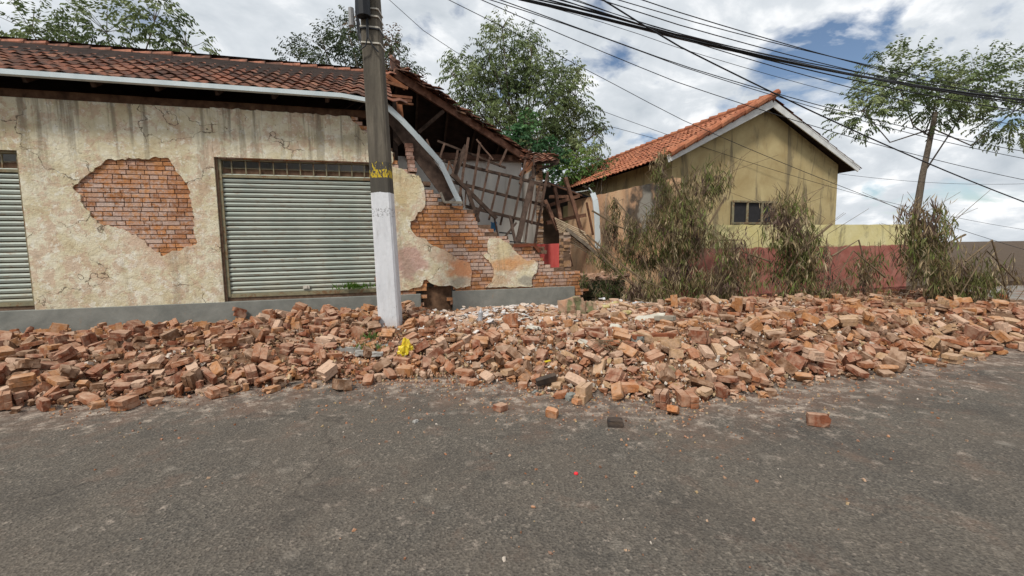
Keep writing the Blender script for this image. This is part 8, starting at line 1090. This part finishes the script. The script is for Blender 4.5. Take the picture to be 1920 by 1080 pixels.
m_chunk = dusty('mossy chunk', base=None, amt=.6); c = m_chunk.ramp(m_chunk.noise(5, 8), [(.38, (.38, .22, .14)), (.5, (.33, .22, .15)), (.6, (.16, .16, .08))]); m_chunk.color(c); m_chunk = m_chunk.m
rock(hz(1072, 578, .20, .3), (.20, .16, .19), m_chunk, 'masonry_lump', 'big pinkish masonry lump with moss in front of the plinth end', 'masonry lump', 3)
rock(hz(1104, 574, .16, .3), (.11, .1, .13), m_chunk, 'masonry_lump', 'smaller brown masonry lump just right of the big mossy one', 'masonry lump', 5)
rock(hz(1246, 712, .05), (.10, .08, .08), m_chunk, 'masonry_lump', 'pinkish grey broken masonry lump at the right edge of the heap', 'masonry lump', 6)
rock(ong(779, 790, .012), (.022, .018, .014), m_kerb, 'pebble', 'single brownish pebble on the asphalt at the left', 'pebble', 9)
rock(ong(1070, 745, .03), (.05, .04, .045), m_footing, 'pebble', 'grey stone on the asphalt just below the heap edge', 'stone', 10)
rock(ong(1003, 735, .015), (.03, .02, .015), m_footing, 'pebble', 'small grey stone beside the reddish fragment', 'stone', 14)
for k, (x_, y_, s, mt, lb_) in enumerate(((1170, 587, (.16, .09, .03), m_yslab, 'larger yellow plaster lump in front of the dead leaves'), (1150, 570, (.10, .07, .03), m_yslab, 'smaller yellow plaster lump nearest the low wall stub'), (1135, 575, (.07, .05, .03), m_yslab, 'little yellow lump left of the other yellow lumps'), (1215, 598, (.22, .14, .025), m_slabm, 'flat pale green-grey slab below the dead leaves'), (1150, 623, (.20, .07, .035), m_slabm, 'long thick mossy slab on the right half of the heap'), (1100, 645, (.1, .07, .02), m_slabm, 'pale plaster slab in the middle right of the heap'), (945, 600, (.1, .06, .015), m_slabm, 'thin white slab on the flat brick field'), (985, 590, (.12, .07, .015), m_slabm, 'wide white slab toward the back of the flat brick field'), (1000, 640, (.05, .12, .02), m_slabm, 'narrow white piece beside the yellow scrap'), (1195, 653, (.07, .05, .05), m_footing, 'grey green cement cube on the right slope'))):
    rock(hz(x_, y_, .09), s, mt, 'plaster_slab', lb_, 'plaster slab', 20+k, boxy=.85)
# kerb debris: pale concrete blocks at the left
for k, (x_, y_, s, lb_) in enumerate(((674, 662, (.055, .045, .035), 'pale concrete block lying on the kerb at the left border'), (708, 664, (.07, .04, .03), 'pale concrete block on the kerb just below the pole'))): rock(ong(x_, y_, .19), s, m_kerb, 'concrete_block', lb_, 'concrete block', 40+k, boxy=.85).rotation_euler = (0, 0, R(15))
# special bricks
def sbrick(x_, y_, z, rot, dims, mat, label, name='loose_brick'):
    p = ong(x_, y_, z); b = MB(); Mx = Matrix.Translation(p) @ Euler([R(q) for q in rot]).to_matrix().to_4x4(); bm = bmesh.new(); bmesh.ops.create_cube(bm, size=1); bmesh.ops.subdivide_edges(bm, edges=bm.edges[:], cuts=3, use_grid_fill=True)
    for v_ in bm.verts: v_.co = Vector((v_.co.x*dims[0], v_.co.y*dims[1], v_.co.z*dims[2]))*(1-.10*max(0, noise.noise(v_.co*3+Vector((x_, 0, 0))))-(.05 if sum(abs(q) > .45 for q in v_.co) == 3 else 0))
    m = bpy.data.meshes.new(name); bm.to_mesh(m); bm.free(); m.materials.append(mat); ca = m.color_attributes.new('tint', 'FLOAT_COLOR', 'CORNER'); ca.data.foreach_set('color', [.45, .19, .08, 1]*len(m.loops)); o = bpy.data.objects.new(name, m); COL.objects.link(o); o.matrix_world = Mx; tag(o, label, 'brick', 'loose bricks fallen from the wall')
sbrick(1153, 792, .03, (0, 0, -8), (.13, .10, .062), m_char, 'short black-faced brick lying alone on the asphalt at the right')
sbrick(1035, 774, .045, (14, 8, -25), (.11, .06, .085), m_brick, 'broken red brick fragment standing alone on the asphalt mid frame')
sbrick(1024, 712, .11, (20, -12, 12), (.235, .06, .085), m_char, 'long blackened brick tilted at the front edge of the heap')
sbrick(1178, 726, .09, (0, 3, 5), (.20, .10, .085), m_brick, 'big brick with white top at the front right of the heap')
sbrick(1085, 752, .03, (5, 8, 40), (.13, .08, .05), m_brick, 'yellowish brick fragment on the asphalt just below the heap edge')
sbrick(1262, 768, .05, (0, 30, 60), (.12, .1, .06), m_brick, 'red half brick at the right border on the asphalt')
# planks and twigs on the right of the heap
for k, (q0, q1, w_, lb_, mt) in enumerate(((( 1186, 632), (1264, 628), .05, 'reddish plank lying across the right end of the heap', m_wood), ((1230, 602), (1264, 600), .06, 'weathered grey plank behind the reddish one at the right border', m_rust), ((1108, 566), (1140, 557), .03, 'grey stick lying beside the mossy low wall', m_stalk), ((1190, 578), (1264, 578), .015, 'thin dark stick lying under the dead leaves', m_stalk), ((1060, 578), (1094, 575), .03, 'thin brown lath lying behind the flat brick field', m_wood))):
    b = MB(); b.beam(hz(*q0, .12), hz(*q1, .13), w_*2, w_, (3, 1.6, 1) if mt is m_wood else (1, 1, 1), n=4, j=.006); tag(b.build('plank' if w_ > .04 else 'stick', mt), lb_, 'plank' if w_ > .04 else 'stick')
b = MB(); p0 = hz(1135, 640, .1)
for k in range(16): b.tube([p0+Vector((0, 0, .08)), p0+Vector((rn.gauss(0, .09), rn.gauss(0, .06), .08)), p0+Vector((rn.gauss(0, .16), rn.uniform(-.25, 0), .0))], .004, .003, 4)
tag(b.build('root_tuft', m_stalk), 'tuft of straw-coloured roots spilling over the bricks on the right', 'roots')
